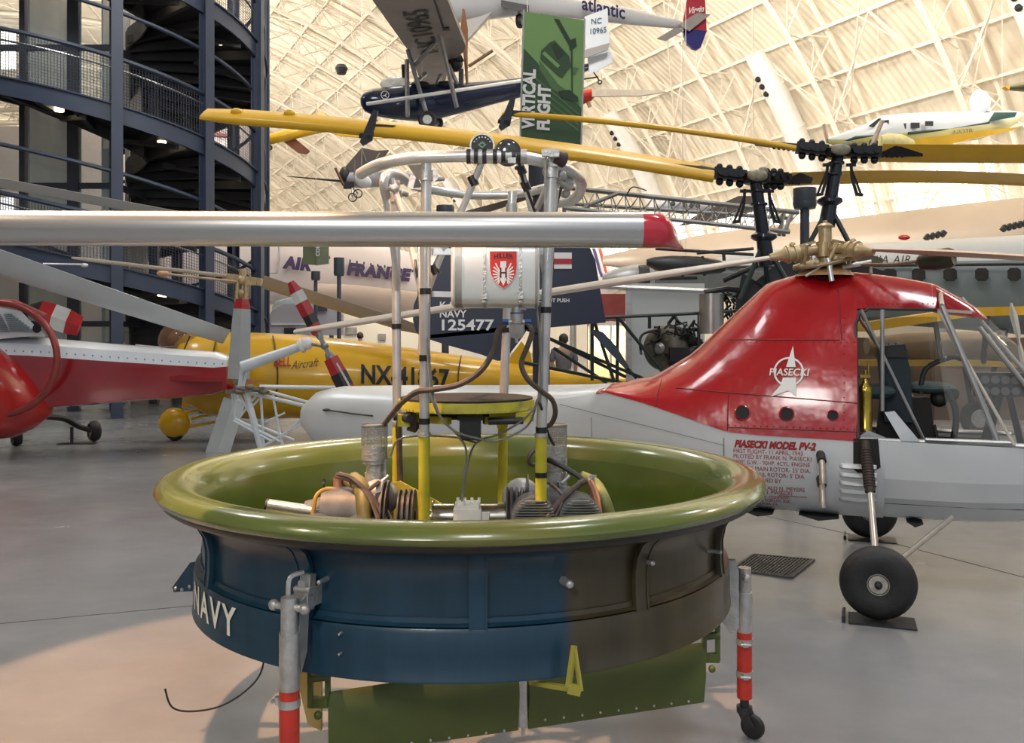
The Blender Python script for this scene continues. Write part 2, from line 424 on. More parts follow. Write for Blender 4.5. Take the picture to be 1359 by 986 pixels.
# lift shaft
lx0, lx1, ly0, ly1 = -11.6, -8.62, 19.5, 21.6
mull = mat('dark_mullion', (.030, .036, .055), .45, 0, .1)
for x, wd in ((lx0, .2), (-10.62, .12), (-9.52, .24), (lx1, .2)):
    MB().box((x, ly0, 6), (wd, .16, 12)).build('mullion', mull, T, sharp=0)
    if wd != .12: MB().box((x, ly1, 6), (wd, .16, 12)).build('mullion', mull, T, sharp=0)
for z in (1.9, 4.9, 7.9, 11.0):
    MB().box(((lx0+lx1)/2, ly0, z), (lx1-lx0, .1, .12)).build('transom', mull, T, sharp=0)
    MB().box((lx1, (ly0+ly1)/2, z), (.1, ly1-ly0, .12)).build('transom', mull, T, sharp=0)
pane = mat('shaft_glass', (.55, .66, .66), .04, 0, 0, alpha=.30, spec=.7)
for (a, c) in ((lx0, -10.62), (-10.62, -9.52), (-9.52, lx1)):
    for (z0, z1) in ((0, 1.9), (1.9, 4.9), (4.9, 7.9), (7.9, 11)):
        MB().box(((a+c)/2, ly0, (z0+z1)/2), (c-a-.2, .03, z1-z0-.12)).build('glass_pane', pane, T, sharp=0)
liner = mat('shaft_lining', (.42, .38, .34), .5, 0, .3, 1.2, stretch=(2, 1, .3))
MB().box((lx0+.55, ly1-.2, 6), (.9, .05, 12)).build('shaft_lining', liner, T, sharp=0)
MB().box((-9.3, ly1-.2, 8.2), (.9, .05, 4.2)).build('shaft_lining', liner, T, sharp=0)
MB().box((-9.2, ly1-.2, 3.1), (1.0, .05, 3.2)).build('shaft_lining', liner, T, sharp=0)
for x in (-10.2, -9.0): MB().box((x, ly1-.6, 6), (.09, .09, 12)).build('lift_guide', alum, T, sharp=0)
area('lift_lamp', (-10, 20.8, 11.6), (-10, 20.9, 0), 1.5, 160, (1, .92, .8))
# ================================================================ FLYING PLATFORM (ducted fan on legs)
PC = Vector((-.2, 3.86, 0))
FP = thing('flying_platform', 'round green and blue ducted fan platform with railing, engines and wheeled legs, marked NAVY', 'aircraft', PC)
def pp(deg, r, z): return Vector((PC.x+r*cos(R(deg)), PC.y+r*sin(R(deg)), z))
def mul(b): b.xf = None; return b
# the duct is a closed turned shape: lip + inside in green, outside in two paints
lip = [(1.075, 1.00), (1.09, 1.04), (1.115, 1.072), (1.145, 1.09), (1.18, 1.097), (1.215, 1.09), (1.24, 1.074), (1.25, 1.052), (1.243, 1.034), (1.225, 1.024), (1.20, 1.024)]
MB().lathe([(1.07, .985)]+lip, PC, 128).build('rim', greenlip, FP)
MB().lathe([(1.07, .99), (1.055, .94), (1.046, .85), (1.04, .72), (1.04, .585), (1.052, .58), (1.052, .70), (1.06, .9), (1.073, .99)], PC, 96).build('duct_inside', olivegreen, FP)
def two_paint():
    m = bpy.data.materials.new('blue_and_olive_paint'); m.use_nodes = True; N = m.node_tree.nodes; L = m.node_tree.links
    b = N['Principled BSDF']; b.inputs['Roughness'].default_value = .36; b.inputs['Coat Weight'].default_value = .15
    tc = N.new('ShaderNodeTexCoord'); sp = N.new('ShaderNodeSeparateXYZ'); L.new(tc.outputs['Object'], sp.inputs[0])
    at = N.new('ShaderNodeMath'); at.operation = 'ARCTAN2'; L.new(sp.outputs['Y'], at.inputs[0]); L.new(sp.outputs['X'], at.inputs[1])
    nz = N.new('ShaderNodeTexNoise'); nz.inputs['Scale'].default_value = 7; nz.inputs['Detail'].default_value = 8; L.new(tc.outputs['Object'], nz.inputs[0])
    ad = N.new('ShaderNodeMath'); ad.operation = 'MULTIPLY_ADD'; ad.inputs[1].default_value = .03; L.new(nz.outputs[0], ad.inputs[0]); L.new(at.outputs[0], ad.inputs[2])
    mr = N.new('ShaderNodeMapRange'); mr.inputs['From Min'].default_value = R(-69.8); mr.inputs['From Max'].default_value = R(-67.9); L.new(ad.outputs[0], mr.inputs[0])
    m2 = N.new('ShaderNodeMapRange'); m2.inputs['From Min'].default_value = R(70); m2.inputs['From Max'].default_value = R(72); m2.inputs['To Min'].default_value = 1; m2.inputs['To Max'].default_value = 0
    L.new(ad.outputs[0], m2.inputs[0])
    mm = N.new('ShaderNodeMath'); mm.operation = 'MULTIPLY'; L.new(mr.outputs[0], mm.inputs[0]); L.new(m2.outputs[0], mm.inputs[1])
    mp = N.new('ShaderNodeMapping'); mp.inputs['Scale'].default_value = (5, 5, .7); L.new(tc.outputs['Object'], mp.inputs[0])
    n2 = N.new('ShaderNodeTexNoise'); n2.inputs['Scale'].default_value = 2.4; n2.inputs['Detail'].default_value = 9; n2.inputs['Roughness'].default_value = .65; L.new(mp.outputs[0], n2.inputs[0])
    c1 = N.new('ShaderNodeValToRGB'); c1.color_ramp.elements[0].color = (.005, .030, .055, 1); c1.color_ramp.elements[1].color = (.011, .050, .088, 1); c1.color_ramp.elements[0].position = .3; c1.color_ramp.elements[1].position = .72
    c2 = N.new('ShaderNodeValToRGB'); c2.color_ramp.elements[0].color = (.040, .032, .016, 1); c2.color_ramp.elements[1].color = (.068, .054, .027, 1); c2.color_ramp.elements[0].position = .3; c2.color_ramp.elements[1].position = .72
    L.new(n2.outputs[0], c1.inputs[0]); L.new(n2.outputs[0], c2.inputs[0])
    mx = N.new('ShaderNodeMixRGB'); L.new(mm.outputs[0], mx.inputs[0]); L.new(c1.outputs[0], mx.inputs[1]); L.new(c2.outputs[0], mx.inputs[2])
    L.new(mx.outputs[0], b.inputs['Base Color'])
    bp = N.new('ShaderNodeBump'); bp.inputs['Strength'].default_value = .06; L.new(n2.outputs[0], bp.inputs['Height']); L.new(bp.outputs[0], b.inputs['Normal'])
    return m
paint2 = two_paint()
MB().lathe([(1.228, 1.027), (1.222, 1.010), (1.205, .998), (1.19, 1.004), (1.20, 1.03)], PC, 128, closed=True).build('lip_shade_ring', tape_and_shade, FP)  # added black ring, stands for the shaded gap under the lip
outp = [(1.205, 1.026), (1.17, 1.012), (1.125, .985), (1.092, .945), (1.076, .90), (1.072, .85), (1.072, .742), (1.06, .742), (1.06, .90), (1.09, .98), (1.2, 1.03)]
MB().lathe(outp, PC, 128).build('outer_shell', paint2, FP)
MB().lathe([(1.07, .748), (1.098, .744), (1.104, .732), (1.106, .66), (1.106, .592), (1.110, .586), (1.110, .579), (1.045, .579), (1.06, .60), (1.07, .7)], PC, 128, closed=True).build('lower_band', paint2, FP)
MB().lathe([(1.06, .775), (1.079, .772), (1.082, .757), (1.1, .750), (1.06, .745)], PC, 96, closed=True).build('band_flange', paint2, FP)
for k in range(12):
    a = -115+30*k; w_ = 1.15
    b = MB()
    pr = [(1.100, .742), (1.094, .80), (1.094, .87), (1.104, .92), (1.130, .965), (1.170, .996), (1.212, 1.018)]
    pi = [(1.066, .742), (1.066, .80), (1.066, .87), (1.08, .92), (1.10, .97), (1.15, 1.01), (1.20, 1.03)]
    b.loft([[pp(a-w_, q[0], q[1]), pp(a-w_, p[0], p[1]), pp(a+w_, p[0], p[1]), pp(a+w_, q[0], q[1])] for p, q in zip(pr, pi)])
    b.build('shell_rib', paint2, FP, sharp=35)
    b = MB()
    for s_ in (-1, 1):
        b.loft([[pp(a+s_*(w_+d), r_-.012, z) for d in (0, .35)]+[pp(a+s_*(w_+d), r_+.004, z) for d in (.35, 0)] for (r_, z) in pr])
    b.build('rib_edge', paint2, FP, sharp=35)
# lettering on the band
def band(a0, z0, r=1.1085):
    return lambda x, y: pp(a0+math.degrees(x/r), r, z0+y)
text('marking', 'NAVY', offwhite, band(-142.8, .628), FP, .142, bold=.003, sub=1, squeeze=1.0, space=1.25)
# small fittings
for (px, py, Y, r_) in ((757, 776, 2.80, .016), (865, 747, 2.96, .010), (949, 732, 3.30, .008), (427, 771, 2.83, .009), (445, 845, 2.77, .005), (445, 872, 2.77, .005)):
    p = W(px, py, Y); d = Vector((p.x-PC.x, p.y-PC.y, 0)).normalized()
    q = PC+d*1.07; q.z = p.z
    b = MB(); b.cyl(q, q+d*.045, r_, r_*.8, 10); b.ball(q+d*.05, r_*.9, n=8)
    b.build('fitting', castal, FP)
# triangular fin at left of the band
b = MB(); a = -172
def radial(a, t=.006):
    return lambda r_, z, d: pp(a, r_, z)+Vector((-sin(R(a)), cos(R(a)), 0))*(d-t/2)
b.prism([(1.10, .72), (1.135, .718), (1.205, .62), (1.20, .60), (1.10, .60)], radial(-171), .008)
b.build('corner_fin', paint2, FP, sharp=0)
b = MB()
for (r_, z) in ((1.19, .615), (1.165, .61), (1.135, .62)): b.ball(pp(-171, r_, z)+Vector((.0, -.008, 0)), .008, n=8)
b.build('fin_bolt', castal, FP)
# yellow bracket
b = MB(); p0 = W(762, 857, 2.755); p1 = W(754, 913, 2.735); p2 = W(771, 917, 2.73)
b.bar(p0, p1, .016, .012); b.bar(p0, p2, .010, .012); b.bar(p1, p2, .016, .03); b.bar(W(704, 905, 2.86), (p1+p2)/2, .018, .014)
b.build('yellow_bracket', mat('bracket_ochre', (.34, .31, .05), .45), FP, sharp=0)
# control vanes under the duct
va, vb = Vector((-.605, 2.955, 0)), Vector((.715, 3.345, 0)); vd = (vb-va); vl = vd.length; vd.normalize(); vn = Vector((-vd.y, vd.x, 0))
def vane(s0, s1, z00, z01, z10, z11):
    b = MB(); P = lambda s_, z, o: va+vd*s_+Vector((0, 0, z))+vn*o
    prof = []
    for s_, z0, z1 in ((s0, z00, z01), (s1, z10, z11)):
        prof.append([P(s_, z0, -.003), P(s_, z0, .003), P(s_, (z0+z1)/2, .02), P(s_, z1-.02, .014), P(s_, z1, 0), P(s_, z1-.02, -.014), P(s_, (z0+z1)/2, -.02)])
    b.loft(prof); return b
sg = .665
vane(0, sg-.012, .262, .475, .268, .50).build('control_vane', vanegreen, FP)
vane(sg+.025, vl, .268, .50, .282, .505).build('control_vane', vanegreen, FP)
b = MB(); b.box(va+vd*(sg+.006)+Vector((0, 0, .40)), (.022, .03, .24)); b.cyl(va+vd*(sg+.006)+Vector((0, 0, .25)), va+vd*(sg+.006)+Vector((0, 0, .6)), .006)
b.build('vane_hinge', castal, FP, sharp=0)
b = MB()
for i in range(9):
    b.ball(va+vd*(.08+i*.065)+Vector((0, 0, .275))-vn*.008, .005, n=6); b.ball(va+vd*(.75+i*.07)+Vector((0, 0, .295))-vn*.008, .005, n=6)
b.build('vane_rivets', castal, FP, kind='stuff')
for (s_, off) in ((-.03, 0), (vl+.03, 0)):
    b = MB(); q = va+vd*s_
    for dx in (-.028, .028): b.box(q+vd*dx+Vector((0, 0, .52)), (.014, .03, .17))
    b.box(q+Vector((0, 0, .445)), (.06, .03, .03)); b.cyl(q+Vector((0, -.01, .53))-vd*.03, q+Vector((0, -.01, .53))+vd*.03, .014); b.ball(q+Vector((0, -.02, .41)), .014)
    b.build('vane_bracket', vanegreen, FP)
b = MB(); q0, q1 = Vector((-.82, 3.25, .0)), Vector((-.60, 3.05, 0))
b.prism([(0, .58), (.16, .58), (.16, .28), (.10, .28)], lambda a_, z, d: q0.lerp(q1, a_/.22)+Vector((0, d, z)), .02)
b.build('rear_vane', mat('vane_tan_green', (.22, .20, .07), .5, 0, .15, 5), FP, sharp=0)
# cross beams that carry the engines, duct to duct
b = MB()
for (p, q) in (((-1.22, 3.70), (.82, 3.70)), ((-1.22, 4.02), (.82, 4.02))):
    b.bar((p[0], p[1], .72), (q[0], q[1], .72), .04, .05)
b.build('engine_bearer', yellowtube, FP, sharp=0)
# two contra-turning propellers below
for z, a0 in ((.665, 20), (.61, 75)):
    b = MB()
    for k in range(2):
        a = a0+180*k
        b.loft([[pp(a-9*(1-r_*.5), r_, z+.014), pp(a, r_, z+.028), pp(a+9*(1-r_*.5), r_, z-.014), pp(a, r_, z-.022)] for r_ in (.06, .35, .7, 1.0)])
    b.cyl(PC+Vector((0, 0, z-.03)), PC+Vector((0, 0, z+.03)), .08)
    b.build('propeller', mat('walnut_prop', (.10, .045, .02), .35, 0, .2, 4, stretch=(1, 8, 1)), FP)
# ---- legs
def leg(px, Y, pinner, ztop, zred, zcast, bracket):
    X = (px-CX)/F*Y; b = MB(); base = Vector((X, Y, 0))
    rad = (Vector((PC.x, PC.y, 0))-base).normalized(); side = Vector((-rad.y, rad.x, 0))
    L_ = MB(); L_.cyl(base+Vector((0, 0, zcast)), base+Vector((0, 0, zred)), .031, n=20)
    lg = L_.build('leg', legred, FP)
    t = MB(); t.cyl(base+Vector((0, 0, zred)), base+Vector((0, 0, zred+.62*(ztop-zred))), .031, n=18)
    t.cyl(base+Vector((0, 0, zred+.62*(ztop-zred))), base+Vector((0, 0, ztop)), .026, n=18)
    for k in (-1, 1): t.cyl(base+Vector((0, 0, ztop-.03)), base+Vector((0, 0, ztop-.03))+side*k*.055, .011); t.ball(base+Vector((0, 0, ztop-.03))+side*k*.058, .018, n=10)
    t.build('leg_sleeve', castal, lg)
    for z in (zred-.04, zcast+.10):
        c = MB(); c.cyl(base+Vector((0, 0, z-.012)), base+Vector((0, 0, z+.012)), .034, n=20); c.box(base+Vector((0, 0, z))+side*.04, (.02, .02, .022)); c.cyl(base+Vector((0, 0, z))+side*.05-rad*.02, base+Vector((0, 0, z))+side*.05+rad*.02, .006)
        c.build('leg_clamp', castal, lg)
    k = MB()   # bracket plates to the band
    for s_ in (-1, 1):
        k.prism([(.025, ztop-.01), (.035, ztop+.03), (.10, ztop+.03), (.105, zred+.06), (.06, zred+.0), (.025, zred+.02)] if bracket else
                [(.022, ztop-.10), (.03, ztop-.02), (.07, ztop-.0), (.07, ztop-.05), (.06, zred+.10), (.03, zred+.04)],
                lambda a_, z, d, s_=s_: base+rad*a_+side*(s_*.022+d)+Vector((0, 0, z)), .006)
    if not bracket:
        k.bar(base+rad*.085+Vector((0, 0, ztop-.06)), base+rad*.095+Vector((0, 0, ztop+.05)), .04, .03); k.cyl(base+rad*.06+Vector((0, 0, ztop+.025)), base+rad*.075+Vector((0, 0, ztop+.025)), .014); k.tube([base+rad*.02+side*.02+Vector((0, 0, ztop)), base+rad*.03+side*.02+Vector((0, 0, ztop+.05)), base+rad*.07+Vector((0, 0, ztop+.06))], .008, 6, smooth=4)
    k.bar(base+rad*.06+Vector((0, 0, ztop-.02)), base+rad*.14+Vector((0, 0, ztop-.02)), .05, .06)
    k.cyl(base+rad*.07+Vector((0, 0, ztop+.005))-side*.03, base+rad*.07+Vector((0, 0, ztop+.005))+side*.03, .012)
    k.build('leg_bracket', castal, FP, sharp=35)
    w_ = MB(); stem = base+Vector((0, 0, zcast))
    w_.cyl(stem-Vector((0, 0, .0)), stem-Vector((0, 0, .045)), .018); tr = Vector((.8, -.6, 0))*.035
    for s_ in (-1, 1): w_.bar(stem+Vector((0, 0, -.05))+Vector((.6, .8, 0))*.022*s_, base+tr+Vector((.6, .8, 0))*.022*s_+Vector((0, 0, .045)), .006, .04)
    w_.cyl(stem-Vector((0, 0, .035)), stem-Vector((0, 0, .06)), .032)
    cs = w_.build('caster_fork', dark, lg)
    v = MB(); ax = Vector((.6, .8, 0)); v.lathe([(.0, -.016), (.03, -.016), (.044, -.014), (.05, -.006), (.05, .006), (.044, .014), (.03, .016), (0, .016)], base+tr+Vector((0, 0, .05)), 24, ax)
    v.build('caster_wheel', black, lg)
    return lg
leg(988, 3.69, 0, .695, .432, .16, True)
leg(384, 2.757, 0, .845, .562, .16, False)
leg(600, 5.05, 0, .75, .45, .16, True)
# ---- four uprights: silver above, yellow below
ups = {'fl': (563, 3.55, 690, 577, 207, 566), 'fr': (718, 3.55, 690, 578, 203, 733), 'bl': (527, 4.15, 660, 562, 240, 525), 'br': (667, 4.15, 660, 560, 255, 680)}
for k, (px, Y, yb, yj, yt, pxt) in ups.items():
    r_ = .0205; A = W(px, yb, Y); A.z = .735; J = W(px, yj, Y); T_ = W(pxt, yt, Y if k[0] == 'b' else 3.47)
    u = MB().cyl(A, J, .0225).build('upright', yellowtube, FP)
    MB().tube([J-Vector((0, 0, .01)), J.lerp(T_, .5), T_], r_, 12).build('upright_tube', silver, u)
    ts = (.05, .28, .52) if k == 'fl' else ((.02, .45, .7) if k == 'fr' else (.4,))
    for t in ts:
        b = MB(); p = J.lerp(T_, t); b.cyl(p-Vector((0, 0, .012)), p+Vector((0, 0, .012)), r_+.002); b.build('tape_band', tape_and_shade, u)
    if k == 'fr':
        for y in (630, 668): p = W(718, y, Y); b = MB(); b.cyl(p-Vector((0, 0, .01)), p+Vector((0, 0, .01)), .0245); b.build('tape_band', tape_and_shade, u)
    b = MB(); p = J.lerp(T_, .93); b.cyl(p-Vector((0, 0, .02)), p+Vector((0, 0, .02)), r_+.006); b.build('collar', castal, u); b = MB(); b.cyl(J-Vector((0, 0, .006)), J+Vector((0, 0, .01)), .026); b.build('collar', castal, u)
    b = MB(); b.lathe([(.05, 0), (.05, .012), (.03, .02)], A, 12); b.build('foot', yellowtube, u)
# ---- railing ring
ring = [W(478, 231, 3.62), W(505, 218, 3.52), W(555, 209, 3.46), W(640, 207, 3.44), W(700, 210, 3.45), W(745, 222, 3.52), W(768, 236, 3.66), W(771, 250, 3.86), W(762, 264, 4.05), W(738, 270, 4.2)]
rail = MB().tube(ring, .0235, 10, smooth=6).build('hand_rail', silver, FP)
MB().tube([W(513, 262, 4.0), W(509, 243, 3.95), W(514, 232, 3.98), W(530, 232, 4.05), W(550, 247, 4.2), W(585, 254, 4.32), W(630, 259, 4.36), W(690, 257, 4.36), W(735, 246, 4.25), W(760, 240, 4.05)], .021, 10, smooth=6).build('hand_rail', silver, FP)
b = MB()
for x in (622, 632, 643, 657, 668, 682, 688):
    p = W(x, 207.5, 3.443); b.cyl(p-Vector((.008, 0, 0)), p+Vector((.008, 0, 0)), .029, n=14)
b.build('rail_band', tape_and_shade, rail)
for x in (626, 638, 650, 662, 675, 695):
    b = MB(); p = W(x, 207.5, 3.443); b.cyl(p-Vector((.012, 0, 0)), p+Vector((.012, 0, 0)), .027, n=14)
    b.build('rail_clamp', castal, rail)
# slanting struts from the ring
for pts, nm in (([W(640, 214, 3.46), W(620, 262, 3.5), W(605, 296, 3.52), W(583, 345, 3.55), W(568, 385, 3.57)], 'strut'), ([W(688, 212, 3.48), W(700, 255, 3.56), W(708, 290, 3.6), W(720, 345, 3.66), W(726, 375, 3.66)], 'strut'),
                ([W(520, 238, 4.0), W(535, 285, 3.9), W(548, 340, 3.75), W(560, 390, 3.6)], 'strut'), ([W(508, 246, 3.98), W(518, 300, 4.05), W(524, 350, 4.1), W(527, 385, 4.14)], 'strut'), ([W(738, 252, 3.5), W(733, 290, 3.55), W(726, 345, 3.58)], 'strut'), ([W(704, 295, 3.9), W(730, 240, 3.75)], 'strut')):
    s_ = MB().tube(pts, .0135, 8).build(nm, silver, FP)
for (x, y, Y) in ((628, 240, 3.48), (577, 358, 3.555), (692, 225, 3.5), (698, 247, 3.54)):
    p = W(x, y, Y); b = MB(); b.cyl(p-Vector((.008, 0, -.018)), p+Vector((.008, 0, -.018)), .017); b.build('strut_tape', tape_and_shade, FP)
MB().tube([W(686, 205, 3.44), W(690, 222, 3.47), W(694, 240, 3.5), W(703, 262, 3.55), W(713, 292, 3.6)], .006, 6, smooth=4).build('wire', black, FP)
# bracket plates at left of the ring, throttle at right
b = MB(); b.loft([[W(541, 219, 3.75), W(560, 218, 3.75), W(560, 218, 3.77), W(541, 219, 3.77)], [W(552, 236, 3.8), W(556, 240, 3.8), W(556, 240, 3.82), W(552, 236, 3.82)], [W(548, 250, 3.9), W(562, 248, 3.9), W(562, 248, 3.92), W(548, 250, 3.92)]])
b.prism([(545, 232), (580, 222), (581, 238), (560, 252), (540, 250)], lambda x, y, d: W(x, y, 3.95+d), .012)
b.ball(W(524, 250, 3.95), .02, (1, .7, 1)); b.ball(W(533, 256, 4.0), .018); b.cyl(W(515, 248, 3.95), W(540, 258, 4.02), .014)
b.build('rail_bracket', castal, FP, sharp=30)
b = MB(); b.box(W(735, 204, 3.42), (.04, .04, .03)); b.box(W(735, 213, 3.46), (.026, .03, .05)); b.box(W(724, 203, 3.42), (.03, .02, .025)); b.cyl(W(724, 203, 3.42), W(723, 295, 3.5), .005)
b.ball(W(729, 228, 3.5), .028); b.ball(W(744, 232, 3.52), .024); b.ball(W(752, 243, 3.6), .03); b.ball(W(750, 256, 3.65), .022); b.cyl(W(733, 235, 3.5), W(756, 250, 3.6), .013)
b.build('throttle_bracket', castal, FP)
MB().tube([W(737, 208, 3.44), W(748, 212, 3.46)], [.026, .032], 12).build('twist_grip', mat('dark_grip', (.05, .03, .03), .5), FP)
MB().tube([W(748, 240, 3.55), W(741, 262, 3.6), W(737, 285, 3.62), W(735, 310, 3.6), W(732, 345, 3.56)], .007, 6, smooth=4).build('wire', hose, FP)
# gauges
def gauge(px, py, Y, r_, face):
    c = W(px, py, Y); g = MB(); g.lathe([(0, .05), (r_*.9, .05), (r_, .03), (r_, -.008), (r_*.88, -.008), (r_*.86, 0)], c, 28, (0, 1, 0))
    o = g.build('gauge', castal if face else dark, FP)
    if face:
        MB().lathe([(0, 0), (r_*.87, 0)], c, 28, (0, 1, 0)).build('gauge_face', inkblack, o)
        q = MB(); fn = lambda a_, z, d: c+Vector((a_*r_, -.002-d, z*r_)); q.prism([(-.34, .1), (0, .38), (.34, .1), (0, -.18)], fn, .001); q.build('gauge_diamond', mat('dial_green', (.10, .30, .16), .4), o, sharp=0)
        q = MB(); q.prism([(-.18, .1), (0, .22), (.18, .1), (0, -.02)], lambda a_, z, d: c+Vector((a_*r_, -.004-d, z*r_)), .001); q.build('gauge_diamond', inkblack, o, sharp=0)
        q = MB(); q.prism([(-.78, -.36), (.78, -.36), (.66, -.70), (-.66, -.70)], lambda a_, z, d: c+Vector((a_*r_, -.002-d, z*r_)), .003); q.build('gauge_label', mat('dial_orange', (.60, .16, .07), .4, 0, .3, 60), o, sharp=0)
        q = MB()
        for t in range(7): q.ball(c+Vector((cos(R(30+20*t))*r_*.72, -.003, sin(R(30+20*t))*r_*.72)), .0035, n=6)
        q.build('gauge_marks', inkwhite, o)
    else:
        q = MB(); q.ball(c+Vector((0, -.002, 0)), r_*.97, (1, .42, 1), 20); q.build('gauge_dome', mat('smoked_dome', (.05, .055, .055), .12, 0, .3, 20, coat=.6), o)
        q = MB(); q.box(c+Vector((.015, -.024, -.75*r_)), (.03, .03, .02)); q.build('gauge_strap', castal, o, sharp=0)
gauge(640, 194, 3.44, .048, True)
gauge(674, 202, 3.44, .050, False)
# fuel tank with shield
tk = MB(); ta, tb = W(601, 352, 3.52), W(715, 352, 3.52); zc = 1.902; L_ = tb.x-ta.x
def tank_ring(x):
    pts = []
    for k in range(28):
        t = 2*PI*k/28; cx_ = abs(cos(t))**.42*(1 if cos(t) > 0 else -1); sz = abs(sin(t))**.42*(1 if sin(t) > 0 else -1)
        pts.append(Vector((x, 3.52+.12*cx_, zc-.02+.125*sz)))
    return pts
def sc(ringp, k):
    c = sum(ringp, Vector())/len(ringp); return [c+(p-c)*k for p in ringp]
tk.loft([sc(tank_ring(ta.x), .93), tank_ring(ta.x+.008), tank_ring(tb.x-.008), sc(tank_ring(tb.x), .93)])
tank = tk.build('fuel_tank', mat('satin_tank', (.70, .71, .69), .28, .25, .05, 4), FP)
for x, wd in ((W(608, 0, 3.4).x, .026), (W(712, 0, 3.4).x, .010)):
    r0 = sc(tank_ring(x-wd/2), 1.02); r1 = sc(tank_ring(x+wd/2), 1.02); b = MB(); b.loft([r0, r1])
    b.build('tank_end_band', mat('dull_band', (.36, .35, .32), .4, .6, .15, 12), tank)
for x in (643, 691):
    b = MB(); xx = W(x, 0, 3.4).x; b.loft([sc(tank_ring(xx-.006), 1.012), sc(tank_ring(xx+.006), 1.012)]); b.ball(Vector((xx, 3.405, zc-.125)), .010, n=8); b.box((xx, 3.40, zc-.10), (.02, .01, .03))
    b.build('tank_strap', castal, tank)
b = MB(); b.bar(W(573, 334, 3.54), W(724, 334, 3.54), .02, .025); b.bar(W(573, 390, 3.56), W(724, 394, 3.56), .018, .022); b.build('tank_rail', silver, FP, sharp=0)
SH = W(668, 357, 3.397); k = .0029
sfn = lambda off: (lambda x, y, d=0: Vector((SH.x+x*k*.97, SH.y-off-d*.0008, SH.z+y*k)))
shield = [(-18.5, 23.5), (18.5, 23.5), (18.5, 2), (17, -7), (13, -15), (7, -21), (0, -26), (-7, -21), (-13, -15), (-17, -7), (-18.5, 2)]
so = MB().prism(shield, sfn(.0035), 1).build('shield', inkwhite, tank, sharp=0)
MB().prism([(x*.97, y*.97) for x, y in shield], sfn(.0045), 1).build('shield_field', mat('badge_red', (.62, .03, .025), .35), so, sharp=0)
text('shield_name', 'HILLER', inkblack, lambda x, y: sfn(.008)(x*1.0, y+14.6-abs(x)**2*.012), so, 8.4, bold=.16)
MB().prism([(-4, 10), (4, 10), (4, -14), (0, -22), (-4, -14)], sfn(.0055), 1).build('shield_centre', inkwhite, so, sharp=0)
b = MB()
for s_ in (-1, 1):
    for i in range(8):
        a = R(100-i*16); x0, y0 = 5.0, -3-i*1.6
        ln = 11.5-.85*i
        d = (cos(R(62-i*19)), sin(R(62-i*19))); n_ = (-d[1], d[0])
        b.prism([(s_*(x0+n_[0]*.8), y0+n_[1]*.8), (s_*(x0+d[0]*ln+n_[0]*.9), y0+d[1]*ln+n_[1]*.9), (s_*(x0+d[0]*ln*1.06), y0+d[1]*ln*1.06), (s_*(x0+d[0]*ln-n_[0]*.9), y0+d[1]*ln-n_[1]*.9), (s_*(x0-n_[0]*.8), y0-n_[1]*.8)], sfn(.0055), 1)
b.build('shield_wings', inkwhite, so, sharp=0)
text('shield_initial', 'H', inkblack, lambda x, y: sfn(.009)(x*.72, y-11.5), so, 19, bold=.1)
# filter bowl and hoses
fb = MB(); c = W(686, 424, 3.46); fb.cyl(c+Vector((0, 0, .03)), c+Vector((0, 0, .075)), .017); fb.cyl(c+Vector((0, 0, -.015)), c+Vector((0, 0, .03)), .024); fb.box(c+Vector((.02, 0, .045)), (.03, .02, .016)); fb.cyl(c+Vector((-.03, 0, -.01)), c+Vector((.03, 0, -.01)), .012); fb.cyl(c+Vector((-.02, 0, -.07)), c+Vector((-.02, 0, -.01)), .003); fb.cyl(c+Vector((.02, 0, -.07)), c+Vector((.02, 0, -.01)), .003)
fo = fb.build('fuel_filter', castal, FP)
b = MB()
for s_ in (-1, 1): b.cyl(c+Vector((s_*.032, 0, -.01)), c+Vector((s_*.055, 0, -.01)), .014, n=6)
b.cyl(c+Vector((0, 0, .022)), c+Vector((0, 0, .027)), .026); b.build('filter_fitting', mat('anodised_blue', (.03, .10, .30), .3, .6), fo)
b = MB(); b.lathe([(.030, -.02), (.031, -.045), (.024, -.065), (.008, -.075), (0, -.078)], c, 18); b.cyl(c+Vector((0, 0, -.09)), c+Vector((0, 0, -.076)), .006); b.build('filter_bowl', mat('bowl_glass', (.9, .9, .88), .03, 0, 0, alpha=.35, spec=.8), fo)
def pipe(pts, r_, m, nm='hose'):
    return MB().tube([W(*p) for p in pts], r_, 8, smooth=6).build(nm, m, FP)
pipe([(670, 431, 3.46), (661, 440, 3.44), (655, 465, 3.44), (638, 492, 3.44), (610, 510, 3.46), (575, 517, 3.47), (553, 520, 3.5), (535, 533, 3.55), (521, 549, 3.7), (510, 563, 3.85)], .0115, hose)
pipe([(700, 429, 3.46), (706, 440, 3.45), (700, 460, 3.45), (692, 482, 3.46), (700, 503, 3.47), (720, 520, 3.5), (733, 531, 3.55), (737, 548, 3.6), (731, 563, 3.65), (721, 566, 3.7)], .0105, hose)
pipe([(716, 566, 3.62), (722, 590, 3.62), (708, 598, 3.62), (701, 610, 3.62), (706, 617, 3.65), (716, 614, 3.7)], .0085, hose)
pipe([(569, 320, 3.6), (566, 420, 3.52), (569, 490, 3.5), (577, 540, 3.5), (600, 570, 3.55), (635, 582, 3.6), (660, 585, 3.65), (700, 565, 3.62), (713, 530, 3.52)], .0045, hosegrey, 'cable')
pipe([(571, 325, 3.6), (568, 430, 3.53), (572, 500, 3.51), (583, 550, 3.5), (608, 578, 3.6), (619, 600, 3.7), (615, 640, 3.75), (613, 665, 3.8)], .0045, hosegrey, 'cable')
pipe([(712, 405, 3.5), (716, 450, 3.49), (717, 520, 3.5), (700, 552, 3.55), (665, 575, 3.7), (632, 588, 3.75), (620, 620, 3.78), (614, 660, 3.8)], .0045, hosegrey, 'cable')
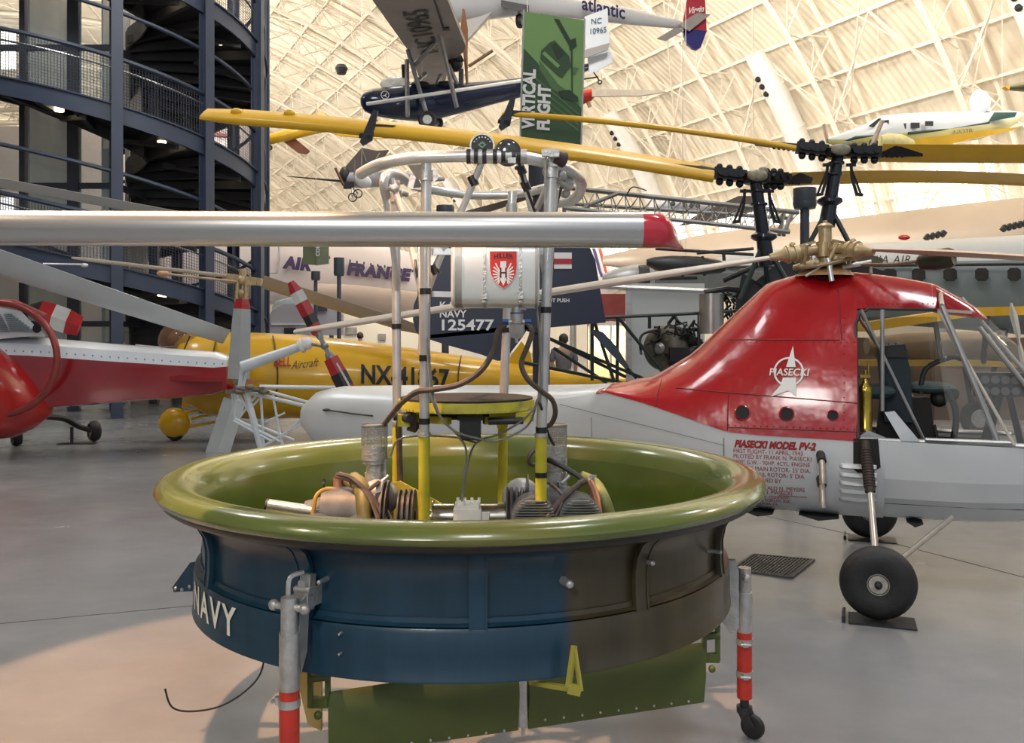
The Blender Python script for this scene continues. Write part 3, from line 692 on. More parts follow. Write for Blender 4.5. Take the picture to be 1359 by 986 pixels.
pipe([(519, 605, 3.9), (527, 585, 3.9), (550, 579, 3.8), (600, 580, 3.7), (633, 588, 3.7)], .004, hosegrey, 'cable')
pipe([(557, 325, 3.62), (558, 380, 3.58), (559, 430, 3.56), (557, 470, 3.54)], .0085, silver, 'control_rod')
pipe([(551, 345, 3.7), (556, 385, 3.62), (556, 400, 3.6)], .006, dark, 'wire')
pipe([(530, 552, 4.1), (530, 600, 4.1), (531, 640, 4.1), (528, 660, 4.05)], .014, hose)
pipe([(545, 548, 3.8), (533, 556, 3.9), (529, 566, 4.0), (529, 580, 4.05)], .013, hose)
for i in range(4): pipe([(547+i, 548, 3.7), (545+2*i, 560+2*i, 3.72), (541+3*i, 570+i, 3.74), (546+3*i, 566, 3.76), (552, 552, 3.78)], .005, hose)
pipe([(716, 535, 3.5), (722, 552, 3.55), (727, 575, 3.6), (735, 590, 3.8)], .006, dark, 'wire')
# standing platform
b = MB(); sp_ = Vector((-.195, 3.85, 1.36))
b.lathe([(0, .018), (.26, .018), (.285, .012), (.285, .018), (.29, .018), (.292, .0), (.292, -.022), (.285, -.024), (.28, -.02), (0, -.02)], sp_, 64)
st = b.build('standing_platform', mat('platform_yellow', (.50, .46, .05), .4, 0, .15, 10, dirt=(.2, .2, .06), dirtscale=12, dirtlo=.55, dirthi=.8), FP)
MB().lathe([(0, .026), (.283, .026), (.283, .018), (0, .018)], sp_, 64).build('tread_pad', mat('tread_pad', (.022, .022, .02), .9, 0, .3, 60, bump=.5, bscale=200), st)
b = MB()
for i in range(72): b.ball(sp_+Vector((.2935*cos(2*PI*i/72), .2935*sin(2*PI*i/72), -.015)), .0028, n=5)
b.build('rivets', castal, st, kind='stuff')
bx = MB(); bx.box(sp_+Vector((.025, -.18, -.095)), (.085, .09, .08)); bx.box(sp_+Vector((.025, -.18, -.048)), (.1, .1, .014)); bx.build('control_box', mat('black_crackle', (.014, .014, .015), .45, 0, .1, 40), st, sharp=0)
b = MB()
for (a, c) in (((-.28, -.05), (-.06, -.2)), ((.28, -.1), (.08, -.18)), ((-.05, .2), (.2, .25)), ((-.27, .1), (.27, .1))):
    b.bar(sp_+Vector((a[0], a[1], -.055)), sp_+Vector((c[0], c[1], -.06)), .03, .028)
b.box(sp_+Vector((.15, .3, -.09)), (.05, .05, .09)); b.box(sp_+Vector((-.25, -.12, -.06)), (.05, .1, .05)); b.box(sp_+Vector((.24, -.14, -.045)), (.06, .1, .04))
b.build('platform_bearer', yellowtube, st, sharp=0)
b = MB(); b.cyl(sp_+Vector((.10, -.2, -.06)), sp_+Vector((.24, -.22, -.055)), .015); b.cyl(sp_+Vector((-.22, -.2, -.05)), sp_+Vector((-.28, -.1, -.05)), .018); b.cyl(sp_+Vector((.1, -.1, -.05)), sp_+Vector((-.3, -.1, -.055)), .012)
b.build('control_shaft', dark, st)
# ---- engines and transmission (centre line y 3.86, z .82)
ey, ez = 3.80, .885
gb = MB(); g = Vector((-.185, ey-.03, ez-.02)); gb.box(g, (.115, .13, .13)); gb.box(g+Vector((0, 0, .072)), (.095, .11, .02)); gb.box(g+Vector((.075, -.02, .0)), (.03, .08, .10))
for dx in (-.045, -.015, .015, .045):
    for dy in (-.05, .04): gb.cyl(g+Vector((dx, dy, .075)), g+Vector((dx, dy, .095)), .007, n=6)
gear = gb.build('gearbox', mat('white_gearbox', (.86, .86, .84), .4, .1, .1, 14), FP, sharp=30)
b = MB(); b.cyl((-.34, ey-.02, ez), (.03, ey-.02, ez), .02); b.cyl((-.13, ey-.02, ez), (.03, ey-.02, ez), .055, n=24); b.cyl((-.06, ey-.02, ez), (-.03, ey-.02, ez), .062, n=24); b.cyl((-.33, ey-.02, ez), (-.245, ey-.02, ez), .055, n=24); b.cyl((-.38, ey-.02, ez), (-.33, ey-.02, ez), .03); b.cyl((-.335, ey-.02, ez), (-.33, ey-.02, ez), .07, n=24)
b.build('drive_shaft', mat('machined_steel', (.50, .47, .43), .25, .95, .1, 20), FP)
def pulley(x, r_, grooves):
    b = MB(); wid = .022
    for i in range(grooves):
        b.lathe([(r_*.25, 0), (r_, 0), (r_, .006), (r_*.86, .011), (r_*.86, .013), (r_, .018), (r_, wid), (r_*.25, wid)], (x+i*wid, ey-.02, ez), 36, (1, 0, 0))
    return b.build('pulley', mat('pulley_grey', (.07, .068, .066), .5, .3, .2, 20), FP, sharp=50)
pulley(-.025, .125, 4); pulley(.07, .10, 1)
pulley(-.475, .115, 3); pulley(-.54, .15, 1)
b = MB(); b.cyl((.066, ey+.03, ez), (.071, ey+.03, ez), .17, n=32); b.build('fan_disc', mat('fan_disc_grey', (.07, .07, .07), .4, .5), FP)
b = MB(); b.prism([(-.535, .99), (-.50, 1.0), (-.27, .875), (-.27, .79), (-.535, .79)], lambda x, z, d: Vector((x, 4.0+d, z)), .012)
b.build('gusset_plate', mat('chromate_sheet', (.50, .43, .04), .45, 0, .1, 6), FP, sharp=0)
fin = mat('finned_alloy', (.30, .31, .32), .4, .6, .15, 20)
def engine(sx, cx_):
    e = MB(); o = Vector((cx_, ey+.02, ez+.01))
    e.cyl(o+Vector((-.12*sx, 0, 0)), o+Vector((.14*sx, 0, 0)), .11, n=24); e.box(o+Vector((.05*sx, 0, -.03)), (.22, .2, .12)); e.cyl(o+Vector((.14*sx, 0, 0)), o+Vector((.22*sx, 0, 0)), .07, .05)
    eng = e.build('engine', mat('engine_grey', (.13, .135, .14), .5, .2, .25, 18), FP, sharp=35)
    zc_ = ez+.035 if sx > 0 else ez-.055
    for j, dx in enumerate((-.045, .14)):
        f = MB()
        for i in range(14):
            y0 = ey-.11-.0105*i
            f.lathe([(.03, 0), (.088, 0), (.088, .0045), (.03, .0045)], (cx_+dx*sx, y0, zc_), 28, (0, -1, 0))
        f.cyl((cx_+dx*sx, ey-.08, zc_), (cx_+dx*sx, ey-.265, zc_), .07, n=20)
        f.build('cylinder', fin, eng, sharp=30)
        f = MB()
        for i in range(17):
            z = zc_-.08+.0105*i; ww = math.sqrt(max(.0, .085**2-(z-zc_)**2))
            if ww > .01: f.box((cx_+dx*sx, ey-.275, z), (2*ww, .02, .0045))
        f.build('cylinder_head', fin, eng, sharp=0)
    c = Vector((cx_+(.05 if sx > 0 else .068), ey+.06, 0)); q = MB()
    q.cyl(c+Vector((0, 0, .93)), c+Vector((0, 0, 1.02)), .034); q.cyl(c+Vector((0, 0, 1.02)), c+Vector((0, 0, 1.06)), .042); q.cyl(c+Vector((0, 0, 1.06)), c+Vector((0, 0, 1.10)), .037); q.cyl(c+Vector((0, 0, 1.10)), c+Vector((0, 0, 1.115)), .052); q.cyl(c+Vector((0, 0, 1.115)), c+Vector((0, 0, 1.175)), .056, n=24)
    q.box(c+Vector((.035, -.03, .99)), (.03, .03, .07)); q.box(c+Vector((-.02, -.03, .95)), (.05, .04, .05)); q.cyl(c+Vector((.05, -.02, .94)), c+Vector((.05, -.02, 1.12)), .007); q.box(c+Vector((-.03, -.035, 1.0)), (.02, .03, .03)); q.cyl(c+Vector((.03, -.05, 1.02)), c+Vector((.065, -.03, 1.05)), .008)
    q.cyl(c+Vector((-.04, 0, .93)), c+Vector((.03, -.07, .90)), .02)
    car = q.build('carburettor', castal, eng)
    m_ = MB()
    for i in range(22):
        t = 2*PI*i/22; m_.bar(c+Vector((.056*cos(t), .056*sin(t), 1.175)), c+Vector((.056*cos(t), .056*sin(t), 1.265)), .0016, .0016)
    for i in range(11): m_.lathe([(.0565, 0), (.0555, 0), (.0555, .0016), (.0565, .0016)], c+Vector((0, 0, 1.176+.009*i)), 22, closed=True)
    m_.lathe([(.058, 0), (.054, 0), (.054, .006), (.058, .006)], c+Vector((0, 0, 1.26)), 22, closed=True)
    m_.build('air_screen', gauze, eng, kind='stuff')
    d_ = MB(); d_.lathe([(.0, 0), (.055, 0)], c+Vector((0, 0, 1.2635)), 20); d_.lathe([(.0548, 1.176), (.0548, 1.262)], c, 22); d_.build('screen_cover', mat('gauze_cover', (.36, .38, .36), .4, .2, 0, alpha=.45), eng)
    h = MB(); h.ball(o+Vector((-.09*sx, .02, .06)), .085, (1, 1, 1), 16); h.build('blower_housing', mat('light_alloy', (.42, .43, .44), .4, .3, .1, 10), eng)
    for i in range(1 if sx > 0 else 0):
        x0 = cx_+(.02+.05*i)*sx
        MB().tube([Vector((x0, ey-.12, ez+.16+.02*(i % 2))), Vector((x0+.05*sx, ey-.2, ez+.12)), Vector((x0+.02*sx, ey-.27, ez+.05)), Vector((x0-.05*sx, ey-.28, ez-.04))], .007, 6, smooth=5).build('ignition_lead', hose, eng)
    return eng
E1 = engine(1, .13); E2 = engine(-1, -.66)
p3 = lambda pts: [W(*p) for p in pts]
MB().tube(p3([(727, 610, 3.75), (745, 618, 3.72), (768, 632, 3.7), (775, 640, 3.68)]), .012, 8, smooth=5).build('hose', dark, FP)
MB().tube(p3([(775, 638, 3.66), (752, 656, 3.6), (735, 675, 3.55), (723, 692, 3.5)]), .013, 8, smooth=5).build('hose', hose, FP)
MB().tube(p3([(772, 640, 3.64), (748, 658, 3.6), (742, 672, 3.58), (748, 690, 3.56)]), .006, 8, smooth=5).build('hose', hose, FP)
MB().tube(p3([(782, 640, 3.7), (790, 660, 3.65), (795, 690, 3.6)]), .018, 8, smooth=5).build('copper_pipe', mat('copper_pipe', (.35, .17, .11), .4, .6, .2, 20), FP)
MB().tube(p3([(770, 632, 3.85), (790, 642, 3.85), (803, 665, 3.8), (812, 695, 3.8)]), .026, 10, smooth=5).build('exhaust_stack', mat('exhaust_green', (.24, .25, .08), .5, .1, .25, 12), FP)
MB().tube(p3([(470, 635, 3.9), (478, 645, 3.8), (482, 660, 3.7), (484, 692, 3.65)]), [.03, .035, .033, .03], 12, smooth=5).build('exhaust_stack', mat('exhaust_ochre', (.20, .18, .06), .5, .1, .35, 10), FP)
MB().tube(p3([(449, 634, 3.85), (449, 650, 3.83), (449, 668, 3.82)]), .022, 10).build('elbow_pipe', mat('rust_pipe', (.22, .11, .075), .6, .2, .3, 14), FP)
MB().tube(p3([(452, 638, 3.9), (466, 646, 3.9), (478, 650, 3.88)]), .03, 10).build('elbow_pipe', mat('rust_green_pipe', (.17, .15, .06), .55, .2, .3, 14), FP)
MB().tube(p3([(445, 650, 3.8), (430, 650, 3.78), (419, 660, 3.75), (415, 684, 3.72)]), .009, 8, smooth=6).build('orange_hose', mat('orange_hose', (.42, .24, .04), .45), FP)
MB().tube(p3([(356, 671, 3.82), (424, 681, 3.78)]), .028, 14).build('tail_pipe', alum, FP)
MB().tube(p3([(353, 670.5, 3.82), (356, 671, 3.82)]), .03, 14).build('pipe_ring', dark, FP)
b = MB(); b.box(W(440, 672, 3.8), (.075, .08, .07)); b.cyl(W(424, 680, 3.78), W(452, 676, 3.8), .03); b.box(W(462, 678, 3.8), (.07, .09, .06)); b.cyl(W(455, 662, 3.8), W(456, 690, 3.8), .02); b.build('magneto', MATS['engine_grey'], FP, sharp=30)
b = MB(); b.cyl(W(430, 660, 3.8), W(430, 643, 3.8), .004); b.lathe([(0, 0), (.012, .004), (.006, .016), (.006, .022)], W(430, 643, 3.8), 12); b.build('filler_cap', dark, FP)
b = MB(); b.cyl(W(787, 646, 3.75), W(787, 632, 3.75), .006); b.box(W(787, 632, 3.75), (.03, .008, .01)); b.ball(W(782, 637, 3.75), .01); b.build('drain_tap', castal, FP)
for pts in ([(447, 630, 3.8), (463, 632, 3.75), (480, 645, 3.7), (496, 662, 3.68), (505, 680, 3.65)], [(446, 632, 3.8), (470, 640, 3.74), (490, 660, 3.66), (502, 690, 3.6)], [(450, 628, 3.82), (475, 640, 3.78), (500, 668, 3.7), (512, 690, 3.64)], [(487, 652, 3.7), (497, 644, 3.75), (503, 640, 3.8)]):
    MB().tube(p3(pts), .009, 6, smooth=5).build('ignition_lead', hose, E2)
for pts in ([(504, 600, 3.85), (503, 640, 3.82), (501, 668, 3.8)], [(493, 655, 3.8), (511, 672, 3.75), (520, 690, 3.7)]):
    MB().tube(p3(pts), .006, 6).build('control_rod', castal, E2)
MB().tube([W(219, 914, 3.0), W(228, 938, 3.0), W(252, 944, 3.02), W(290, 938, 3.06), W(322, 920, 3.08), W(346, 893, 3.12), (-.86, 3.14, .585)], .0032, 6, smooth=6).build('loose_cable', black, FP)
# ================================================================ RED AND SILVER SINGLE ROTOR HELICOPTER
HO = Vector((2.5, 6.21, 0)); hn = Vector((.937, -.351, 0)).normalized(); hm = Vector((-hn.y, hn.x, 0))
PV = thing('red_silver_helicopter', 'red and silver helicopter with an open cabin door and portholes in its red flank', 'helicopter', HO)
def hp(s, m, z): return HO+hn*s+hm*m+Vector((0, 0, z))
def lerp_tab(tab, s):
    if s <= tab[0][0]: return tab[0][1:]
    for a, b in zip(tab, tab[1:]):
        if s <= b[0]:
            t = (s-a[0])/(b[0]-a[0]); return [x+(y-x)*t for x, y in zip(a[1:], b[1:])]
    return tab[-1][1:]
#      s     halfw zbot  zbound ztop
HT = [(-4.58, .10, .84, .96, 1.06), (-4.52, .16, .74, .98, 1.14), (-4.40, .21, .71, .98, 1.18), (-4.2, .25, .68, .99, 1.215), (-3.6, .32, .64, 1.02, 1.235), (-2.8, .38, .58, 1.08, 1.25), (-2.0, .42, .50, 1.20, 1.27), (-1.806, .43, .48, 1.255, 1.29), (-1.516, .44, .46, 1.185, 1.35),
      (-1.236, .45, .44, 1.10, 1.52), (-.936, .46, .425, 1.005, 1.81), (-.70, .46, .41, .990, 2.03), (-.46, .46, .405, .985, 2.095), (-.1, .46, .40, .975, 2.09), (.15, .46, .40, .97, 2.05), (.385, .455, .40, .965, 2.0), (.62, .44, .405, .96, 1.85), (.84, .41, .42, .955, 1.63), (1.1, .34, .45, .95, 1.35), (1.35, .24, .52, .93, 1.05), (1.5, .08, .65, .85, .9)]
def hsec(s, z):
    w_, zb, zm, zt = lerp_tab(HT, s)
    if z <= zm:
        q = max(0, min(1, (zm-z)/max(1e-4, zm-zb))); return w_*max(0, 1-q**3.0)**.5
    q = max(0, min(1, (z-zm)/max(1e-4, zt-zm)))
    tail = 1 if s < -1.9 else 0
    f = (1-q**2.2)**.55 if tail else (1-q**2.4)**.62*(1-.30*q)
    return w_*max(0, f)
def hside(s, z, off=0.0):           # point on the near flank
    return hp(s, -(hsec(s, z)+off), z)
def frange(a, b, n): return [a+(b-a)*i/n for i in range(n+1)]
skin = bpy.data.materials.new('silver_doped_skin')
skin = mat('silver_doped_skin', (.66, .69, .71), .36, .2, .06, 2, bump=.10, bscale=5, rvar=.06)
fred = mat('red_fabric_skin', (.40, .006, .012), .22, 0, .12, 2, coat=.5, bump=.6, bscale=3.6, rvar=.04)
ss = frange(-4.58, -1.8, 22)
b = MB()
def full_ring(s):
    w_, zb, zm, zt = lerp_tab(HT, s); lv = [zb+(zm-zb)*(1-cos(PI/2*i/9)) for i in range(10)]+[zm+(zt-zm)*sin(PI/2*i/6) for i in range(1, 7)]
    l = [hp(s, -hsec(s, z), z) for z in lv]; r_ = [hp(s, hsec(s, z), z) for z in lv[::-1]]
    return l+r_[1:-1]
b.loft([full_ring(s) for s in ss])
b.build('tail_cone', skin, PV, sharp=50)
ss = frange(-1.8, .06, 22); b = MB()
def lower_ring(s, fr_=None):
    w_, zb, zm, zt = lerp_tab(HT, s); lv = [zb+(zm-zb)*(1-cos(PI/2*i/11)) for i in range(12)] if not fr_ else [zb+(zm-zb)*q for q in fr_]
    l = [hp(s, -hsec(s, z), z) for z in lv][::-1]; r_ = [hp(s, hsec(s, z), z) for z in lv]
    return l+r_[1:]
b.loft([lower_ring(s) for s in ss], closed=False)
hull = b.build('lower_hull', skin, PV, sharp=50)
b = MB(); b.loft([lower_ring(s, (0, .10, .34, .57, .82, 1)) for s in frange(.05, 1.5, 16)], closed=False); b.build('nose_hull', skin, PV, sharp=9)
b = MB(); b.loft([[hp(s, -hsec(s, .56)+.02, .55), hp(s, hsec(s, .56)-.02, .55), hp(s, hsec(s, .56)-.02, .57), hp(s, -hsec(s, .56)+.02, .57)] for s in frange(-.2, 1.2, 8)])
b.build('cabin_floor', dark, PV)
# red rear fairing (both flanks and spine) and roof
def upper_ring(s, z0=None, far=True):
    w_, zb, zm, zt = lerp_tab(HT, s); a = zm-.012 if z0 is None else z0
    lv = [a+(zt-a)*sin(PI/2*i/13) for i in range(14)]
    l = [hp(s, -(hsec(s, z)+.006), z) for z in lv]; r_ = [hp(s, hsec(s, z)+.006, z) for z in lv[::-1]]
    return l+r_[1:] if far else l
b = MB(); b.loft([upper_ring(s) for s in frange(-1.86, -.105, 26)], closed=False)
b.build('red_fairing', fred, PV, sharp=60)
zroof = lambda s: 1.83-.03*max(0, s)
b = MB(); b.loft([upper_ring(s, zroof(s)) for s in frange(-.12, .40, 8)], closed=False); b.build('red_roof', fred, PV, sharp=60)
b = MB(); b.loft([upper_ring(s, min(1.81-.17*(s-.39), lerp_tab(HT, s)[3]-.004)) for s in frange(.39, .70, 8)], closed=False); b.build('tinted_roof_panel', mat('tinted_red_plexi', (.30, .012, .02), .12, 0, .05, alpha=.9), PV, sharp=60)
# windscreen: clear sheet over a light frame
def clear_ring(s, z0): return upper_ring(s, z0)
b = MB(); b.loft([clear_ring(s, max(.965, 1.83-(s-.35)*9) if s < .45 else .965) for s in frange(.36, 1.3, 16)], closed=False); b.build('windscreen', glass, PV, sharp=60)
b = MB(); b.bar(hside(.395, 1.81, .012), hside(.80, .97, .012), .032, .008); b.bar(hside(.39, 1.815, .012), hside(.60, 1.80, .012), .012, .02)
b.build('window_frame', mat('plexi_edge', (.50, .46, .40), .3, 0, .05), PV, sharp=0)
fr = mat('frame_tube', (.42, .42, .42), .3, .7, .1, 10)
for pts, r_ in (([hp(.40, -.36, 1.84), hp(.72, -.40, .97)], .018), ([hp(.46, .34, 1.80), hp(.80, .36, 1.0)], .016), ([hp(.40, -.36, 1.84), hp(.42, 0, 1.95), hp(.40, .36, 1.84)], .016), ([hp(.62, -.30, 1.7), hp(1.12, -.28, 1.0)], .016), ([hp(.55, .0, 1.9), hp(1.2, 0, 1.05)], .014), ([hp(-.10, -.40, .97), hp(.9, -.40, .965)], .018), ([hp(-.10, .40, .97), hp(.9, .36, .965)], .016), ([hp(.05, -.30, 1.82), hp(.05, -.28, 1.15)], .014), ([hp(-.1, .38, 1.8), hp(.4, .38, 1.0)], .012), ([hp(-.08, -.3, 1.82), hp(.38, -.1, .8)], .012), ([hp(.3, -.42, .985), hp(.78, -.42, .985)], .014)):
    MB().tube(pts, r_, 8).build('cabin_tube', fr, PV)
b = MB(); E_ = []
for (s, z) in ((-.10, .985), (-.115, 1.72), (-.09, 1.79), (-.03, 1.828), (.38, 1.818)): E_.append(hside(s, z, .008))
b.tube(E_, .012, 6); b.build('door_edge', mat('dark_door_seal', (.05, .03, .03), .5), PV)
# seams, rivets
seam = mat('seam_dark_red', (.22, .02, .025), .4)  # darker red for the strips along the panel seams
def strip(pts, m, nm, wd=.008, off=.009):
    b = MB(); q = [hside(s, z, off) for s, z in pts]
    b.tube(q, wd/2, 4); b.build(nm, m, PV)
strip([(-1.30+.1*i, 1.28-.006*i) for i in range(13)], seam, 'seam')
strip([(-.93, 1.005+.05*i) for i in range(6)], seam, 'seam')
strip([(-1.42, 1.16+.035*i) for i in range(6)], seam, 'seam')
strip([(-.95+.105*i, 1.62) for i in range(8)], seam, 'seam')
strip([(-.20-.004*i, 1.62+.05*i) for i in range(8)], seam, 'seam')
strip([(-.93+.105*i, 1.025) for i in range(9)], seam, 'seam')
strip([(-.955, .50+.045*i) for i in range(11)], steel, 'skin_seam', .006, .002)
strip([(-1.9, .62+.04*i) for i in range(12)], steel, 'skin_seam', .004, .001)
strip([(-.95-.17*i, .90+.035*i) for i in range(8)], steel, 'skin_seam', .004, .001)
b = MB()
for i in range(20): b.ball(hside(-.92+.042*i, 1.04, .007), .006, n=6); b.ball(hside(-.92+.042*i, 1.605, .007), .005, n=6)
for i in range(16): b.ball(hside(-.1+.031*i, 1.86, .007), .005, n=6); b.ball(hside(-.185, 1.05+.048*i, .007), .005, n=6)
b.build('fasteners', fred, PV, kind='stuff')
# portholes
for (s, z, r_) in ((-.833, 1.125, .05), (-.545, 1.125, .046), (-.255, 1.125, .034)):
    c = hside(s, z, .008); c2 = hside(s+.05, z, .004); t = (c2-c).normalized(); nrm = t.cross(hside(s, z+.05, .004)-hside(s, z-.05, .004)).normalized()
    if nrm.y > 0: nrm = -nrm
    b = MB(); b.lathe([(0, .002), (r_*.93, .003)], c, 20, nrm); o = b.build('port_hole', blackhole, PV)
    MB().lathe([(r_*.9, .002), (r_*.93, .009), (r_*1.08, .007), (r_*1.12, .0)], c, 20, nrm).build('port_rim', fred, o)
# flank lettering
hs = lambda s0, z0, off=.0035: (lambda x, y: hside(s0+x, z0+y, off))
rows = [('PIASECKI MODEL PV-2', -.885, .893, .066, inkred, .3, .004), ('FIRST FLIGHT- 11 APRIL, 1943', -.893, .853, .041, inkred, 0, .0), ('PILOTED BY FRANK N. PIASECKI', -.893, .817, .041, inkred, 0, .0),
        ('1000" G.W. - 90HP. 4CYL. ENGINE', -.893, .779, .039, inkred, 0, .0), ("3 BLADE MAIN ROTOR- 25' DIA.", -.893, .737, .041, inkred, 0, .0), ("2 BLADE TAIL ROTOR- 5' DIA.", -.893, .697, .041, inkred, 0, .0),
        ('DESIGNED BY', -.80, .657, .041, inkred, 0, .0), ('GEORGE TOWNSON, DONALD N. MEYERS', -1.11, .602, .041, inkred, 0, .0), ('FRANK N. PIASECKI', -.82, .570, .041, inkred, 0, .0), ('P.V. COMPANY', -.72, .536, .032, inkred, 0, .0), ('ENGINEERING FORUM, INC.', -.905, .505, .036, inkred, 0, .0), ('PHILADELPHIA, PA.', -.84, .475, .032, inkred, 0, .0)]
for s_, s0, z0, sz, m_, sh, bd in rows:
    wid = .56 if sz > .06 else None
    text('lettering', s_, m_, hs(s0, z0), PV, sz, 'LEFT', bold=bd, shear=sh, sub=1, squeeze=.80 if sz > .06 else .86)
strip([(-.60+.03*i, .562) for i in range(7)], inkred, 'underline', .004, .003)
# emblem
e0, ez0 = -.535, 1.405; er = .098
b = MB(); n = 40
b.add([hside(e0+cos(2*PI*i/n)*r_, ez0+sin(2*PI*i/n)*r_, .020) for i in range(n) for r_ in (er*.88, er)], [(2*i, 2*i+1, (2*i+3) % (2*n), (2*i+2) % (2*n)) for i in range(n)])
em = b.build('emblem_ring', inkwhite, PV, sharp=0)
b = MB(); tri = lambda pts: b.add([hside(e0+x, ez0+y, .0205) for x, y in pts], [tuple(range(len(pts)))])
tri([(.025, .175), (.044, .032), (-.018, .032)]); tri([(-.036, -.038), (.046, -.038), (.05, -.09), (-.052, -.09)]); tri([(-.052, -.09), (.05, -.09), (.052, -.160), (.0, -.125), (-.115, -.168)])
b.build('emblem_arrow', inkwhite, PV, sharp=0)
text('emblem_name', 'PIASECKI', inkwhite, lambda x, y: hside(e0+x, ez0-.024+y, .022), PV, .066, bold=.001, shear=.15, sub=1, squeeze=.98)
# exhaust stubs, louvres
for z in (.86, .70):
    p = hside(-.33, z, 0); b = MB(); d = Vector((-.15, -.75, -.5)).normalized()
    b.tube([p-d*.05, p+d*.06], .03, 12); ex = b.build('exhaust_stub', dark, PV)
    MB().tube([p+d*.05, p+d*.10+Vector((0, 0, -.05)), p+d*.11+Vector((.0, 0, -.11))], .021, 12).build('exhaust_pipe', mat('pink_steel', (.50, .42, .37), .35, .7, .15, 15), ex)
b = MB()
for i in range(5):
    z = .80-.057*i; b = MB(); b.loft([[hside(s, z-.016, .001), hside(s, z-.012, .001+.035*k), hside(s, z+.010, .001+.02*k), hside(s, z+.016, .001)] for s, k in ((-.215, 0), (-.19, .8), (-.1, 1), (-.01, .8), (.015, 0))])
    b.build('louvre', skin, PV, sharp=60)
# undercarriage
def gear(m, near):
    wc = hp(.0, m, .224); sg = -1 if near else 1
    b = MB(); a = wc; tr = [(.052, -.052), (.10, -.066), (.15, -.07), (.185, -.055), (.207, -.025), (.212, 0), (.207, .025), (.185, .055), (.15, .07), (.10, .066), (.052, .052)]
    b.lathe(tr, wc, 40, hm, closed=True); wh = b.build('main_wheel', black, PV)
    b = MB(); b.lathe([(0, .05), (.055, .05), (.06, .062), (.064, .05), (.064, -.05), (.06, -.062), (.055, -.05), (0, -.05)], wc, 28, hm); hb = b.build('wheel_hub', mat('hub_cream', (.48, .46, .40), .4, .3, .2, 30), wh)
    b = MB(); b.cyl(wc-hm*.075, wc+hm*.075, .022, n=12); b.ball(wc-hm*.075, .018, n=10); b.build('axle_cap', dark, wh)
    top = hp(-.06, sg*.45, .96); mid = hp(-.03, sg*.60, .66)
    b = MB(); b.tube([wc+hm*(-.10*sg), mid], .021, 10); b.tube([wc, wc+hm*(-.12*sg)], .02, 10)
    st = b.build('shock_strut', mat('pale_strut', (.55, .50, .44), .3, .6, .1, 14), PV)
    pts = [mid, top]; b = MB(); b.tube(pts, .033, 12)
    for i in range(14): p = mid.lerp(top, .1+.055*i); q = mid.lerp(top, .12+.055*i); b.cyl(p, q, .038, n=12)
    b.build('shock_boot', mat('leather_boot', (.045, .028, .022), .6, 0, .3, 20), st)
    b = MB(); b.tube([wc+hm*(-.11*sg), hp(.45, sg*.43, .50)], .017, 10); b.build('drag_strut', mat('pale_strut', (.55, .5, .44)), PV)
    b = MB(); q = hp(.02, m, .004); b.box(q+Vector((0, 0, .002)), (.36, .22, .008), Euler((0, 0, R(-20)))); b.bar(hp(-.185, m-.10, .02), hp(-.185, m+.10, .02), .02, .03)
    tag(b.build('wheel_plate', dark, org=hp(0, m, 0), sharp=0), 'black chock plate under the large wheel beside the shock strut' if near else 'black chock plate under the partly hidden far wheel of the red and silver helicopter', 'chock')
gear(-1.11, True); gear(1.11, False)
b = MB(); b.prism([(-.13, .78), (-.13, .98), (.02, .985), (.035, .80), (.0, .78), (-.03, .70)], lambda s, z, d: hside(s, z, .003+d), .004); b.build('strut_opening', blackhole, PV, sharp=0)
for (s, l) in ((-.75, .2), (-.35, .26), (.25, .1)): b = MB(); b.loft([[hp(s-l/2, -.25, .42), hp(s-l/2, -.1, .42), hp(s-l/2, -.1, .42), hp(s-l/2, -.25, .42)], [hp(s, -.27, .392), hp(s, -.08, .392), hp(s, -.08, .42), hp(s, -.27, .42)], [hp(s+l/2, -.25, .41), hp(s+l/2, -.1, .41), hp(s+l/2, -.1, .42), hp(s+l/2, -.25, .42)]]); b.build('belly_fairing', dark, PV, sharp=60)
# cabin contents
seatm = mat('seat_teal', (.010, .024, .034), .6, 0, .2, 12); cush = mat('cushion_grey_green', (.045, .075, .08), .75, 0, .2, 20, bump=.2, bscale=80)
def slope_box(pts, m0, m1): return MB().prism(pts, lambda s, z, d: hp(s, m0+d, z), m1-m0)
slope_box([(.07, 1.06), (.03, 1.52), (.06, 1.56), (.20, 1.55), (.235, 1.42), (.25, 1.06)], -.06, .26).build('seat_back', seatm, PV, sharp=30)
hd = slope_box([(.015, 1.50), (.03, 1.575), (.20, 1.59), (.225, 1.50)], -.08, .28).build('seat_headrest', black, PV, sharp=30)
for i in range(3): slope_box([(.055+.045*i, 1.578), (.06+.045*i, 1.60), (.085+.045*i, 1.60), (.08+.045*i, 1.578)], -.03, .2).build('head_pad', mat('pad_grey', (.24, .25, .25), .6), hd, sharp=0)
MB().ball(hp(.36, .10, 1.29), .17, (1, 1, .26), 16, Euler((0, 0, R(-20)))).build('seat_cushion', cush, PV)
MB().ball(hp(.01, -.14, 1.27), .13, (1, 1, .40), 14).build('seat_cushion', cush, PV)
cb = mat('cabin_black', (.007, .006, .006), .7, 0, .2, 10)
slope_box([(.02, .86), (.05, 1.2), (.36, 1.22), (.40, .86)], -.02, .30).build('seat_box', cb, PV, sharp=0)
slope_box([(-.15, .60), (-.15, .95), (.75, .95), (.95, .60)], .16, .30).build('cabin_keel', cb, PV, sharp=0)
b = MB(); b.loft([[hp(s, hsec(s, z)+.004, z) for z in (1.0, 1.2, 1.4, 1.6, 1.78)] for s in frange(-.1, .42, 5)], closed=False); b.build('far_window', mat('amber_plexi_pane', (.20, .13, .07), .06, 0, .3, 3, alpha=.45), PV)
